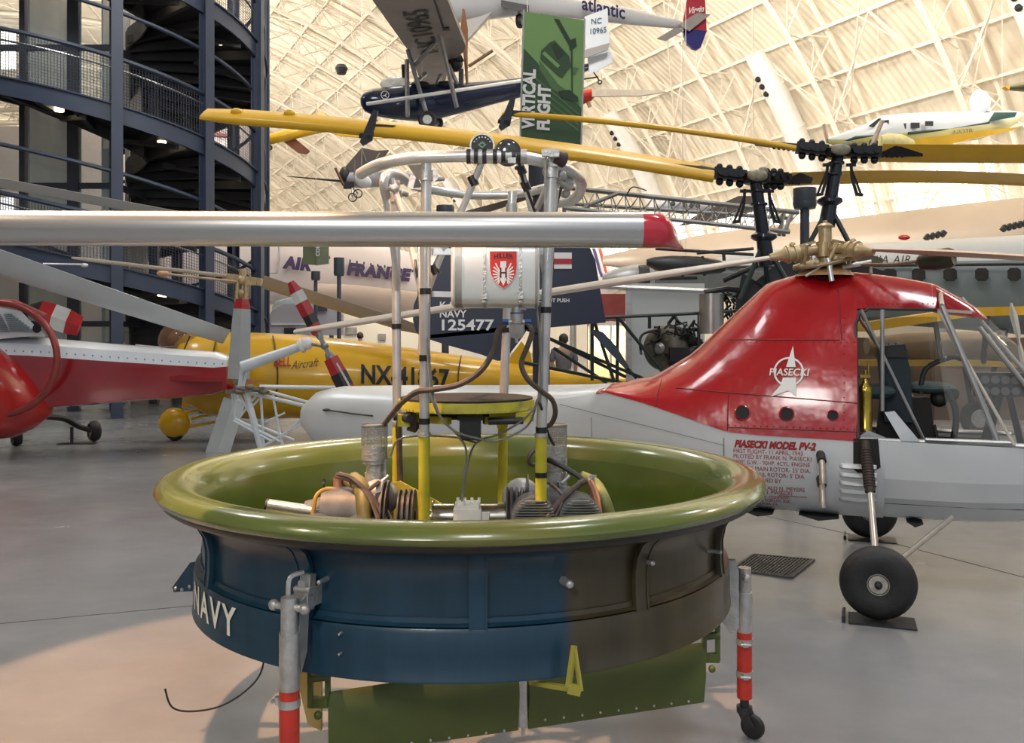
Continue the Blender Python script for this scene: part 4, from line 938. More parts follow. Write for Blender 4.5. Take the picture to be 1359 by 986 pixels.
b = MB(); b.tube([hp(.30, -.02, 1.25), hp(.33, -.02, 1.42), hp(.48, -.02, 1.50), hp(.56, .05, 1.49)], .018, 8, smooth=4); b.tube([hp(.38, -.05, 1.05), hp(.44, -.05, .75)], .012); b.tube([hp(.46, 0, 1.3), hp(.52, 0, 1.1), hp(.47, 0, .8)], .022, 8, smooth=4); b.ball(hp(.42, .05, 1.22), .06); b.ball(hp(.5, .1, 1.25), .05); b.build('control_lever', black, PV)
b = MB(); b.box(hp(.80, .12, 1.32), (.34, .10, .16), Euler((0, 0, R(-20)))); b.bar(hp(.78, .08, 1.25), hp(.66, .05, .75), .05, .05); b.bar(hp(.85, .08, 1.25), hp(.95, .05, .75), .05, .04); b.build('instrument_panel', mat('panel_black', (.02, .02, .022), .45), PV, sharp=0)
b = MB()
for i in range(4):
    for j in range(2): b.lathe([(0, .0), (.026, 0), (.03, -.006)], hp(.70+.06*i, .045, 1.28+.075*j), 14, hm)
b.build('instrument_dial', mat('dial_glass', (.12, .12, .12), .15), PV)
b = MB()
for i in range(7): b.tube([hp(-.1+.12*i, -.38, .80+.02*(i % 3)), hp(.1+.15*i, .3, .78+.03*(i % 2))], .014, 6)
b.tube([hp(-.1, -.25, .90), hp(.9, -.2, .9)], .016, 6); b.tube([hp(-.1, .1, .86), hp(.95, .1, .86)], .016, 6)
b.build('control_linkage', black, PV, sharp=0)
ext = MB(); c = hp(-.055, -.33, 1.02); ext.lathe([(0, -.01), (.045, 0), (.048, .02), (.043, .03), (.043, .25), (.046, .26), (.04, .29), (.02, .31), (.014, .34)], c, 24); eo = ext.build('fire_extinguisher', mat('polished_brass', (.55, .40, .08), .22, .95, .12, 8), PV)
b = MB(); b.box(c+Vector((-.005, 0, .36)), (.07, .018, .018)); b.cyl(c+Vector((0, 0, .34)), c+Vector((0, 0, .40)), .01); b.cyl(c+Vector((.02, 0, .36)), c+Vector((.02, 0, .44)), .006); b.build('extinguisher_handle', mat('brass_dull', (.4, .28, .07), .35, .9), eo, sharp=30)
b = MB(); b.loft([[hp(.06, -.40, 1.15), hp(.12, -.40, 1.16), hp(.12, -.36, 1.16), hp(.06, -.36, 1.15)], [hp(.16, -.42, .97), hp(.27, -.42, .97), hp(.27, -.36, .97), hp(.16, -.36, .97)]]); b.prism([(-.10, .975), (-.08, 1.0), (-.04, 1.03), (.08, .98), (.13, .97)], lambda s, z, d: hp(s, -.40+d, z), .03); b.build('sill_plate', mat('satin_sheet', (.45, .47, .49), .35, .7, .1, 8), PV, sharp=30)
# rotor head and blades
hub = hp(-.313, 0, 0); hz = 2.26
b = MB(); b.lathe([(.20, 2.065), (.17, 2.10), (.11, 2.125), (.06, 2.135)], hub, 24); b.build('mast_fairing', mat('orange_tan', (.50, .28, .12), .4, .2, .2, 8), PV)
b = MB(); b.cyl(hub+Vector((0, 0, 2.05)), hub+Vector((0, 0, 2.40)), .045); b.cyl(hub+Vector((0, 0, 2.20)), hub+Vector((0, 0, 2.31)), .062, n=18); b.cyl(hub+Vector((0, 0, 2.42)), hub+Vector((0, 0, 2.46)), .016); b.lathe([(.045, 2.40), (.055, 2.42), (.03, 2.44), (.03, 2.37)], hub, 12); b.cyl(hub+Vector((-.03, -.05, 2.20)), hub+Vector((-.03, -.05, 2.3)), .03); b.cyl(hub+Vector((.04, -.06, 2.19)), hub+Vector((.04, -.06, 2.28)), .034)
rh = b.build('rotor_head', tan, PV, sharp=35)
b = MB(); q = Euler((R(6), R(-12), 0)).to_matrix(); b.lathe([(.05, -.012), (.2, -.012), (.205, 0), (.2, .012), (.05, .012)], hub+Vector((-.02, 0, 2.165)), 28, q @ Vector((0, 0, 1)), closed=True)
for i in range(9): t = 2*PI*i/9; b.ball(hub+Vector((-.02+.18*cos(t), .18*sin(t), 2.165+.04*cos(t))), .022, n=8)
b.build('swash_plate', mat('tan_dark', (.33, .25, .15), .45, .4, .2, 20), rh, sharp=35)
for i in range(6):
    t = 2*PI*i/6+.3; b = MB(); b.tube([hub+Vector((.17*cos(t), .17*sin(t), 2.15)), hub+Vector((.20*cos(t+.3), .2*sin(t+.3), 2.28))], .012, 6); b.build('pitch_link', tan, rh)
b = MB(); b.tube([hub+Vector((-.17, -.1, 2.06)), hub+Vector((-.02, -.16, 2.17))], .010); b.tube([hub+Vector((.28, -.1, 2.08)), hub+Vector((.28, -.1, 2.16)), hub+Vector((.08, -.1, 2.12))], .016); b.cyl(hub+Vector((-.02, -.19, 2.02)), hub+Vector((-.04, -.17, 2.18)), .018)
b.build('pitch_rod', silver, rh)
b = MB(); b.lathe([(0, 0), (.06, 0), (.06, .004), (0, .004)], hp(-.33, -.12, 2.075), 16, (0, -.6, .8)); b.build('mast_opening', blackhole, PV)
def blade(tip, chord, th, m, r0=.36, nm='rotor_blade', tilt=.35, sag=.0, root=None):
    a = hub+Vector((0, 0, hz)); d = (Vector(tip)-a); L_ = d.length; d.normalize(); sd = d.cross(Vector((0, 0, 1))).normalized(); up = sd.cross(d)
    sd2 = (sd*cos(tilt)+up*sin(tilt)); up2 = sd2.cross(d)
    b = MB(); rings = []
    for i in range(11):
        t = r0+(L_-r0)*i/10; c = a+d*t-Vector((0, 0, sag*((t/L_)**2-t/L_))); ch = chord*(.45+.55*min(1, i/2.5))*(1-.25*i/10)
        if i == 10: ch *= .6
        rings.append([c+sd2*(ch*x)+up2*(th*z*(ch/chord)) for x, z in ((-.5, 0), (-.42, .4), (-.2, .5), (.2, .25), (.5, 0), (.2, -.25), (-.2, -.5), (-.42, -.4))])
    b.loft(rings); o = b.build(nm, m, PV)
    b = MB(); b.tube([a+d*.05, a+d*.16, a+d*.18, a+d*.28, a+d*.30, a+d*(r0+.03)], [.035, .04, .055, .055, .04, .024], 14)
    for k in (.2, .25): b.tube([a+d*k, a+d*(k+.02)], .066, 14)
    b.bar(a+d*.06+up*.06, a+d*.3+up*.03, .02, .02); b.bar(a+d*.1-up*.05+sd*.05, a+d*.28-up*.03+sd*.04, .018, .02); b.ball(a+d*.22+up*.06, .025, n=8); b.ball(a+d*.33, .03, n=8)
    b.build('blade_grip', tan, o, sharp=35)
    return o
bm_ = mat('blade_tan_dope', (.50, .44, .38), .4, .1, .08, 4)
blade(W(390, 440, 6.5), .09, .04, bm_, tilt=.7)
blade(W(1540, 356, 4.6), .10, .045, mat('blade_pink_dope', (.58, .42, .33), .4, .1, .12, 2), tilt=.12, sag=.08)
bl = blade(W(1170, 347, 9.6), .12, .05, mat('blade_dark_dope', (.10, .085, .06), .5, 0, .2, 4), tilt=.6)
b = MB(); p, q = hp(-.1, .35, 2.17), hp(.35, .15, 2.20)
b.tube([hub+Vector((.1, .1, 2.15)), W(1185, 351, 6.0), W(1222, 346, 5.85)], .011, 8); b.build('balance_arm', mat('wood_rod', (.22, .15, .08), .4), PV)
P0, P1 = W(1216, 349, 5.86), W(1266, 341, 5.7)
MB().tube([P0, P0.lerp(P1, .12), P0.lerp(P1, .5), P0.lerp(P1, .9), P1, P0.lerp(P1, .94)], [.012, .05, .068, .066, .052, .03], 18).build('dark_pod', mat('dark_olive_pod', (.045, .038, .025), .35, .2, .2, 10), PV)
MB().prism([(0, 0), (.02, .16), (.42, .03), (.42, 0)], lambda x, z, d: hub+Vector((.10+x, .15+d, 2.07+z)), .01).build('black_panel', mat('black_panel', (.02, .02, .022), .4), PV, sharp=0)
# tail number marking sliver and tie handle
b = MB(); b.ball(hside(-4.22, 1.03, .01), .025, (1.5, 1, .5), 10); b.tube([hside(-4.2, 1.03, .02), hside(-3.95, 1.01, .012), hside(-3.75, 1.0, .012)], .006, 6); b.build('tail_handle', dark, PV)
# ================================================================ common: rotor blade between two points
def airfoil(a, b, ch0, ch1, th, up=(0, 0, 1), tilt=0., n=10, sag=0., tipround=True):
    a, b = Vector(a), Vector(b); d = (b-a).normalized(); sd = d.cross(Vector(up)).normalized(); u = sd.cross(d)
    s2 = sd*cos(tilt)+u*sin(tilt); u2 = s2.cross(d); rings = []
    for i in range(n+1):
        t = i/n; c = a.lerp(b, t)+u*(sag*4*t*(1-t)); ch = ch0+(ch1-ch0)*t
        if tipround and i == n: ch *= .78
        k = th if not (tipround and i == n) else th*.5
        rings.append([c+s2*(ch*x)+u2*(k*z) for x, z in ((-.5, 0), (-.44, .35), (-.28, .5), (.1, .36), (.5, .03), (.5, -.03), (.1, -.3), (-.28, -.5), (-.44, -.35))])
    return MB().loft(rings)
# ================================================================ FOREGROUND ROTOR BLADE (polished, red tip)
FB = thing('silver_rotor_helicopter', 'long polished silver rotor blade with red tip crossing in front of the railing', 'rotor blade', (-4.2, 2.6, 0))
bx0, bx1 = W(-900, 302, 2.85), W(846, 308, 2.72)
def fg_ring(c, k=1.0, sk=0.0):
    # section seen nearly edge on: blunt nose towards the camera, thin trailing edge away
    pts = []
    for (y, z) in ((-.135, .0), (-.130, .026), (-.112, .044), (-.075, .050), (-.02, .046), (.05, .034), (.17, .006), (.17, .0), (.05, -.028), (-.02, -.045), (-.075, -.056), (-.112, -.052), (-.130, -.032)):
        pts.append(c+Vector((sk*y, y*k, z*k)))
    return pts
poly = mat('polished_blade', (.54, .535, .53), .27, .85, .08, .8, stretch=(.3, 3, 6), rvar=.05)
MB().loft([fg_ring(bx0.lerp(bx1, i/12)) for i in range(13)]).build('rotor_blade', poly, FB, sharp=50)
b = MB(); d = (bx1-bx0).normalized()
b.loft([fg_ring(bx1), fg_ring(bx1+d*.03), fg_ring(bx1+d*.06+Vector((0, 0, -.002)), .95), fg_ring(bx1+d*.085+Vector((0, 0, -.010)), .80), fg_ring(bx1+d*.108+Vector((0, .02, -.023)), .56), fg_ring(bx1+d*.125+Vector((0, .03, -.036)), .32), fg_ring(bx1+d*.142+Vector((0, .03, -.046)), .10)])
b.build('blade_tip', mat('tip_red', (.50, .02, .04), .2, 0, .1, 4, coat=.7), FB, sharp=60)
b = MB(); b.cyl((-4.2, 2.9, 0), (-4.2, 2.9, 2.05), .07); b.lathe([(.5, 0), (.5, .03), (.1, .12)], (-4.2, 2.9, 0), 24); b.lathe([(.12, 1.88), (.14, 1.95), (.14, 2.05), (.1, 2.12), (0, 2.13)], (-4.2, 2.9, 0), 20)
b.build('rotor_mast', dark, FB)
tyre = thing('aircraft_tyre', 'black tyre standing alone on the concrete, only a sliver of it visible', 'tyre', (-2.255, 3.31, 0))
MB().lathe([(.16, -.09), (.28, -.12), (.35, -.09), (.374, -.04), (.38, 0), (.374, .04), (.35, .09), (.28, .12), (.16, .09)], (-2.262, 3.31, .38), 48, (.2, 1, 0), closed=True).build('tyre', black, tyre)
MB().lathe([(0, -.07), (.16, -.08), (.16, .08), (0, .07)], (-2.262, 3.31, .38), 24, (.2, 1, 0)).build('hub', steel, tyre)
# ================================================================ TWIN ROTOR HELICOPTER (yellow intermeshing rotors, navy fin)
K = thing('twin_rotor_helicopter', 'dark tube frame helicopter with two yellow intermeshing rotors and a navy fin numbered 125477', 'helicopter', (2.2, 9.2, 0))
ktube = mat('dark_green_tube', (.018, .034, .032), .4, .2, .15, 10)
blk = mat('black_hub_paint', (.016, .017, .020), .4, .3, .25, 20)
KH1, KH2 = W(1003, 236, 9.0), W(1112, 202, 9.3)
def khub(H, base, dirs, tripod):
    b = MB(); b.tube([H+Vector((0, 0, -.05)), H.lerp(base, .5), base], [.06, .065, .085], 14); b.lathe([(.085, .0), (.13, .03), (.13, .06), (.08, .09)], H.lerp(base, .72), 18)
    for k in (.15, .3): b.lathe([(.06, -.02), (.085, -.01), (.085, .01), (.06, .02)], H.lerp(base, k), 14)
    mast = b.build('rotor_mast', mat('mast_navy_black', (.014, .018, .032), .3, .3, .15, 10, coat=.3), K)
    if tripod:
        for dx, dy in ((-.30, -.1), (.26, -.15), (.1, .3)): MB().tube([H.lerp(base, .73), base+Vector((dx, dy, -.35))], .026, 8).build('mast_brace', ktube, mast)
    for x in (-.12, .12):
        b = MB(); p = H+Vector((x, -.04, -.12)); b.tube([p, p+Vector((x*.1, 0, -.16)), p+Vector((x*.5, 0, -.32))], .016, 6); b.tube([p+Vector((x*.0, 0, -.05)), p+Vector((x*.9, 0, -.33))], .012, 6); b.bar(p+Vector((x*.4, 0, -.32)), p+Vector((x*1.0, 0, -.33)), .03, .03); b.bar(p+Vector((-x*.4, 0, -.02)), p+Vector((x*.4, 0, -.02)), .03, .03)
        b.build('control_fork', blk, mast)
    b = MB(); b.lathe([(0, -.06), (.11, -.06), (.15, -.03), (.15, .03), (.10, .06), (0, .075)], H, 18); 
    for d in dirs:
        d = Vector(d).normalized(); sd = d.cross(Vector((0, 0, 1))).normalized()
        b.bar(H+d*.1, H+d*.42, .13, .11); b.bar(H+d*.15+sd*.09, H+d*.36+sd*.09, .05, .07); b.bar(H+d*.15-sd*.09, H+d*.36-sd*.09, .05, .07)
        for k in (.16, .26, .36): b.cyl(H+d*k-sd*.13, H+d*k+sd*.13, .032, n=10); b.ball(H+d*k+Vector((0, 0, .07)), .035, n=8); b.ball(H+d*k+Vector((0, 0, -.08)), .04, n=8)
    hb = b.build('rotor_hub', blk, K, sharp=35)
    b = MB(); b.ball(H+Vector((-.02, -.14, .0)), .085, (1.2, .5, .7), 12); b.ball(H+Vector((.04, -.12, .05)), .05, (1, .5, .8), 10); b.build('hub_casting', mat('olive_casting', (.28, .26, .19), .5, .3, .3, 25), hb)
    return hb
kyel = mat('blade_yellow', (.70, .40, .012), .38, 0, .07, 2, coat=.2)
def kblade(H, tip, ch, th, tilt, sag=0., r0=.42, flap=None, cuff=.42):
    H = Vector(H); tip = Vector(tip); d = (tip-H).normalized(); sd = d.cross(Vector((0, 0, 1))).normalized(); up = sd.cross(d)
    L_ = (tip-H).length; a = H+d*r0
    o = airfoil(a, tip, ch, ch*1.02, th, tilt=tilt, n=14, sag=sag).build('rotor_blade', kyel, K, sharp=60)
    s2 = sd*cos(tilt)+up*sin(tilt); b = MB(); u2 = s2.cross(d)
    b.loft([[a-d*.08+s2*x*.55+u2*z*.9 for x, z in ((-.12, 0), (0, .05), (.12, 0), (0, -.05))], [a+d*.12+s2*x+u2*z for x, z in ((-ch*.5, 0), (0, th*.62), (ch*.5, 0), (0, -th*.62))], [a+d*cuff+s2*x+u2*z for x, z in ((-ch*.08-.03, 0), (0, th*.56), (ch*.2, 0), (0, -th*.56))]])
    for i in range(6): b.ball(a+d*(.05*i-.03)-u2*th*.50, .02, n=6)
    b.build('blade_cuff', blk, o, sharp=40)
    if flap:
        p = a.lerp(tip, flap)+up*(sag*4*flap*(1-flap)); b = MB()
        b.loft([[p+s2*(ch*.5-.02)*1+d*x*.04+up*z*.02 for x, z in ((-1, -1), (1, -1), (1, 1), (-1, 1))], [p-s2*.0+Vector((-.04, -.12, -.13))+d*x*.07+up*z*.02 for x, z in ((-1, -1), (1, -1), (1, 1), (-1, 1))]])
        q = p+Vector((.0, -.12, .0)); b.prism([(.04, .16), (.09, .14), (.03, -.16), (-.07, -.22), (-.10, -.18)], lambda x, z, dd: q+Vector((x, dd, z)), .03)
        b.prism([(.0, .02), (.27, .0), (.20, -.04), (.0, -.04)], lambda x, z, dd: q+Vector((x, dd+.04, z)), .015)
        b.build('servo_flap', blk, o, sharp=40)
    return o
T1 = W(270, 151, 9.58); T1b = W(1420, 246, 12.2)
khub(KH1, W(1018, 352, 9.1), [T1-KH1, T1b-KH1], True)
kblade(KH1, T1, .28, .10, .75, sag=.07, flap=.66)
kblade(KH1, W(1480, 250, 13.4), .26, .09, .35, sag=.09)
for px in (314, 384): MB().ball(W(px, 149 if px < 350 else 151, 9.53), .065, (1, .8, .7), 10).build('blade_weight', kyel, K)
T2 = W(668, 150, 10.1)
khub(KH2, W(1097, 300, 9.3), [T2-KH2, W(1359, 203, 9.0)-KH2], True)
kblade(KH2, T2, .15, .06, .5, sag=.05, flap=.985)
kblade(KH2, W(1560, 202, 9.0), .26, .10, .5, sag=-.01)
# fin
FY = 8.6
b = MB(); b.prism([(588, 322), (778, 318), (790, 345), (804, 428), (560, 450), (552, 440), (548, 425), (549, 405), (555, 390), (566, 375), (575, 350)], lambda x, y, d: W(x, y, FY+d), .10)
b.prism([(556, 446), (705, 430), (690, 452), (670, 478), (660, 479), (640, 471), (590, 457)], lambda x, y, d: W(x, y, FY+d), .10)
fin = b.build('tail_fin', navyblue, K, sharp=30)
fw = lambda px, py, sx=1.0: (lambda x, y: W(px+x*sx, py-y, FY-.012))
text('marking', 'K-225', inkwhite, fw(583, 410), fin, 14, 'LEFT', bold=.25); text('marking', 'NAVY', inkwhite, fw(583, 421), fin, 13.5, 'LEFT', bold=.25)
text('marking', '125477', inkwhite, fw(582, 438, 1.22), fin, 20, 'LEFT', bold=.45); text('marking', 'DO NOT PUSH', inkwhite, fw(756, 401), fin, 7, 'RIGHT', bold=.12)
b = MB(); b.box((W(747, 346, FY).x, FY-.008, W(0, 346, FY).z), (.17, .01, .155)); fl = b.build('insignia_bar', inkwhite, fin, sharp=0)
MB().box((W(747, 347, FY).x, FY-.016, W(0, 347, FY).z), (.17, .01, .05)).build('insignia_stripe', mat('insignia_red', (.42, .02, .03), .5), fl, sharp=0)
# tube frame
def tubes(segs, r_, nm='frame_tube', m=ktube):
    for a, c in segs: MB().tube([W(*a), W(*c)], r_, 7).build(nm, m, K)
tubes([((560, 432, 8.75), (900, 417, 9.2)), ((900, 417, 9.2), (1010, 411, 9.3)), ((700, 437, 8.8), (860, 505, 9.2)), ((690, 480, 8.7), (845, 512, 9.2)), ((735, 462, 9.3), (805, 508, 9.5)), ((735, 452, 8.9), (830, 500, 9.2)),
       ((786, 424, 8.9), (786, 505, 8.9)), ((788, 424, 8.9), (815, 506, 8.9)), ((820, 422, 9.0), (819, 510, 9.0)), ((822, 423, 9.0), (880, 494, 9.0)), ((862, 420, 9.4), (862, 436, 9.4)), ((887, 430, 9.4), (895, 419, 9.3)), ((895, 419, 9.3), (902, 430, 9.4)), ((928, 418, 9.2), (927, 470, 9.2)), ((815, 470, 9.2), (845, 502, 9.2)), ((930, 500, 9.2), (1000, 430, 9.3)), ((1010, 411, 9.3), (1120, 408, 9.4)), ((845, 512, 9.2), (1100, 520, 9.3))], .018)
b = MB(); b.prism([(783, 440), (790, 437), (801, 441), (820, 462), (835, 487), (830, 490), (808, 467)], lambda x, y, d: W(x, y, 8.7+d), .03); b.build('lower_rudder', mat('slate_rudder', (.03, .055, .085), .4, 0, .1, 8), K, sharp=0)
b = MB(); b.tube([W(960, 372, 9.5), W(1010, 350, 9.5)], .03); b.prism([(972, 425), (985, 362), (1003, 373), (1050, 335), (1075, 340), (1040, 425)], lambda x, y, d: W(x, y, 9.35+d), .25); b.prism([(1003, 374), (1046, 346), (1060, 405)], lambda x, y, d: W(x, y, 9.3+d), .05); b.build('firewall_cowl', mat('grey_black_canvas', (.022, .026, .030), .5, 0, .2, 6), K, sharp=0)
b = MB(); b.cyl(W(944, 390, 9.15), W(944, 443, 9.15), .125, n=28); b.build('oil_tank', mat('oil_tank_metal', (.40, .39, .37), .3, .8, .1, 6), K)
b = MB(); rnd = random.Random(3)
for i in range(46):
    p = W(958+rnd.random()*28, 388+rnd.random()*36, 9.3+rnd.random()*.2); q = p+Vector((rnd.uniform(-.1, .1), rnd.uniform(-.05, .05), rnd.uniform(-.1, .1))); b.tube([p, q], .012, 5)
b.tube([W(935, 388, 9.2), W(965, 383, 9.2), W(985, 386, 9.3)], .03, 8); b.build('engine_accessories', blk, K, kind='stuff')
# exposed engine
ec = W(878, 462, 9.25); eg = MB(); ax = Vector((-.55, -.83, .02)).normalized()
eg.lathe([(.09, -.02), (.13, -.03), (.20, 0), (.235, .06), (.235, .16), (.20, .24), (.09, .26)], ec, 28, -ax); eg.lathe([(0, -.005), (.09, -.005), (.09, -.02)], ec, 20, -ax)
eo = eg.build('engine_shroud', mat('olive_engine', (.11, .10, .07), .5, .3, .35, 14, dirt=(.05, .045, .035), dirtscale=6), K)
b = MB(); b.lathe([(0, -.025), (.05, -.03), (.06, -.06), (.03, -.09), (0, -.09)], ec, 18, -ax); b.build('crank_hub', steel, eo)
for k, (x, y) in enumerate(((898, 440), (912, 450), (905, 462), (885, 436))):
    b = MB(); p = W(x, y, 9.3); dd = Vector((.6, .1, -.25)).normalized()
    for i in range(8): b.lathe([(.02, 0), (.06, 0), (.06, .008), (.02, .008)], p+dd*.02*i, 14, dd)
    b.cyl(p, p+dd*.17, .04); b.build('cylinder', mat('dark_fins', (.06, .06, .058), .45, .5, .3, 20), eo, sharp=35)
b = MB()
for i in range(30):
    p = W(862+rnd.random()*62, 432+rnd.random()*26, 9.1+rnd.random()*.3); b.tube([p, p+Vector((rnd.uniform(-.12, .12), 0, rnd.uniform(-.1, .1))), p+Vector((rnd.uniform(-.16, .16), .05, rnd.uniform(-.12, .05)))], .011, 5)
b.tube([W(851, 470, 9.0), W(850, 448, 9.1), W(862, 440, 9.2), W(890, 437, 9.3), W(925, 436, 9.3)], .014, 6, smooth=4)
b.cyl(W(885, 478, 9.2), W(930, 464, 9.3), .07); b.box(W(900, 470, 9.2), (.2, .2, .14)); b.build('engine_plumbing', blk, eo, kind='stuff')
# skids down to the floor (behind the red and silver helicopter)
for x in (1.2, 2.9):
    MB().tube([Vector((x, 9.4, 1.1)), Vector((x, 9.4, .18))], .03, 8).build('landing_leg', ktube, K)
    MB().lathe([(.05, -.05), (.16, -.05), (.18, 0), (.16, .05), (.05, .05)], (x, 9.4, .18), 20, (0, 1, 0), closed=True).build('wheel', black, K)
# ================================================================ YELLOW HELICOPTER WITH A LONG CLOTH BODY
B = thing('yellow_helicopter', 'yellow helicopter with a bullet shaped body lettered NX-41867', 'helicopter', (-2.5, 14.3, 0))
def bp(px, py, Y=13.2): return W(px, py, Y+1.1)
yst = [(240, 446, 500, 13.0), (252, 441, 535, 13.0), (280, 440, 552, 13.05), (330, 441, 556, 13.1), (400, 444, 555, 13.2), (480, 453, 552, 13.3), (560, 464, 545, 13.4), (640, 476, 535, 13.5), (720, 487, 525, 13.6), (800, 499, 514, 14.8), (830, 503, 509, 14.8)]
def yring(px, t, b_, Y, n=24):
    Y += 1.1; c = W(px, (t+b_)/2, Y); hh = (b_-t)/2/F*Y; ww = min(.62, hh*1.02)
    return [c+Vector((.25*ww*sin(a)*0, ww*sin(a), hh*cos(a))) for a in [2*PI*i/n for i in range(n)]]
ybody = mat('yellow_cloth', (.66, .37, .006), .3, 0, .08, 2, coat=.35)
MB().loft([yring(*s_) for s_ in yst]).build('body', ybody, B, sharp=60)
def yfront(dx=0):
    def fn(x, y, px0, py0):
        px, py = px0+x, py0-y; t = lerp_tab(yst, px); c = (t[0]+t[1])/2; hh = (t[1]-t[0])/2
        k = max(-1, min(1, (py-c)/hh)); Yc = t[2]+1.1; return W(px, py, Yc-min(.62, hh/F*Yc*1.02)*math.sqrt(max(0, 1-k*k))-.03)
    return fn
yf = yfront()
text('marking', 'NX-41867', inkblack, lambda x, y: yf(x, y-.06*x, 478, 508), B, 35, 'LEFT', bold=1.0, squeeze=.78)
text('maker_name', 'BELL', inkred, lambda x, y: yf(x, y, 363, 486), B, 18, 'LEFT', bold=.4, shear=.12, squeeze=.62)
text('maker_name', 'Aircraft', inkblack, lambda x, y: yf(x, y+.12*x, 386, 490), B, 15.5, 'LEFT', shear=.5, squeeze=.72)
for pts in ([(362+6*sin(PI*i/14), 446+108*i/14) for i in range(15)], [(612-4*sin(PI*i/14), 472+66*i/14) for i in range(15)], [(287-i*1.0, 447+i*5) for i in range(5)]):
    MB().tube([yf(0, 0, x, y)+Vector((0, .015, 0)) for x, y in pts], .012, 5).build('body_seam', mat('seam_brown', (.10, .06, .01), .5), B)
b = MB(); c = bp(240, 452, 12.9); b.ball(c, .34, (1.0, 1.0, .9), 18); b.build('cockpit_bubble', mat('amber_plexi', (.25, .14, .08), .05, 0, .2, 4, alpha=.45), B)
b = MB(); b.ball(bp(236, 453, 12.9), .16, (1, 1, 1.2), 12); b.build('seat', mat('brown_leather', (.16, .07, .03), .6), B)
MB().tube([bp(180, 458, 12.7), bp(215, 461, 12.7), bp(240, 459, 12.7)], .012).build('bow_rail', silver, B)
# mast, hub, stabiliser bar, two blades
hb0 = bp(322, 372, 13.1)
MB().tube([hb0+Vector((0, 0, .1)), bp(325, 450, 13.1)], .05, 10).build('rotor_mast', steel, B)
b = MB(); b.ball(hb0, .1, (1, 1, .9), 12); b.bar(hb0+Vector((-.3, 0, .06)), hb0+Vector((.3, 0, -.03)), .12, .12); b.cyl(hb0+Vector((0, 0, -.05)), hb0+Vector((0, 0, .18)), .055); b.cyl(hb0+Vector((-.08, -.05, -.35)), hb0+Vector((-.06, -.05, 0)), .035); b.cyl(hb0+Vector((.07, -.06, -.3)), hb0+Vector((.08, -.06, .05)), .03); b.box(hb0+Vector((.16, -.03, -.02)), (.16, .14, .12)); b.box(hb0+Vector((-.18, -.04, 0)), (.14, .12, .1)); b.ball(hb0+Vector((0, -.03, -.2)), .07)
b.build('rotor_head', tan, B, sharp=35)
MB().tube([hb0+Vector((-.06, -.1, -.03)), bp(216, 363, 12.0)], .018).build('stabiliser_bar', mat('rod_tan', (.40, .31, .22), .4, .4), B)
MB().tube([bp(112, 351, 12.4), bp(57, 350, 12.2)], .014).build('stabiliser_bar', silver, B)
b = MB(); b.ball(bp(216, 363, 12.0), .055, (1.7, .9, .8), 12); b.build('bar_weight', mat('orange_bulb', (.60, .33, .18), .35, .2), B)
b = MB(); b.ball(bp(112, 352, 12.4), .04, (1.5, .9, .8), 12); b.build('bar_weight', silver, B)
tanb = mat('blade_tan_wood', (.42, .36, .29), .4, 0, .1, 3)
airfoil(hb0+Vector((.35, 0, -.03)), bp(555, 437, 12.8), .30, .26, .09, tilt=.75).build('rotor_blade', tanb, B)
airfoil(bp(300, 366, 13.0), bp(95, 342, 12.0), .07, .06, .06, tilt=.2).build('rotor_blade', tanb, B)
airfoil(bp(560, 420, 13.0), bp(640, 450, 13.0), .14, .14, .04, tilt=.8).build('blade_end', mat('blade_grey', (.40, .40, .40), .4), B)
# landing gear: yellow spat and struts
def spat(c, k=1.0):
    b = MB(); b.ball(c+Vector((0, 0, .28*k)), .25*k, (1.0, .55, .95), 20); o = b.build('wheel_spat', yellow, B)
    MB().lathe([(.03, -.05), (.13, -.055), (.16, 0), (.13, .055), (.03, .05)], c+Vector((.0, 0, .16)), 24, (0, 1, 0), closed=True).build('wheel', black, o)
    return o
gc = G(232, 585); gc.z = 0
spat(gc)
b = MB(); b.prism([(243, 512), (256, 512), (250, 542), (241, 542)], lambda x, y, d: W(x, y, 14.0+d), .1); b.build('gear_leg', yellow, B, sharp=0)
for a, c in (((246, 548, 13.85), (330, 532, 14.4)), ((252, 566, 13.85), (330, 552, 14.4)), ((254, 556, 13.9), (300, 545, 14.3))): MB().tube([W(*a), W(*c)], .022, 8).build('gear_strut', yellow, B)
gc2 = Vector((gc.x+2.4, 16.0, 0)); spat(gc2); MB().tube([gc2+Vector((0, 0, .45)), Vector((gc2.x-.4, 14.6, 1.0))], .03).build('gear_strut', yellow, B)
b = MB(); b.prism([(660, 520), (672, 480), (692, 453), (704, 468), (714, 525)], lambda x, y, d: W(x, y, 14.6+d), .08); b.build('tail_fin', yellow, B, sharp=0)
MB().lathe([(.02, -.04), (.12, -.04), (.14, 0), (.12, .04), (.02, .04)], Vector((W(800, 0, 14.8).x, 14.8, .14)), 20, (0, 1, 0), closed=True).build('tail_wheel', black, B)
MB().tube([Vector((W(800, 0, 14.8).x, 14.8, .14)), W(800, 512, 14.8)], .03).build('tail_strut', yellow, B)
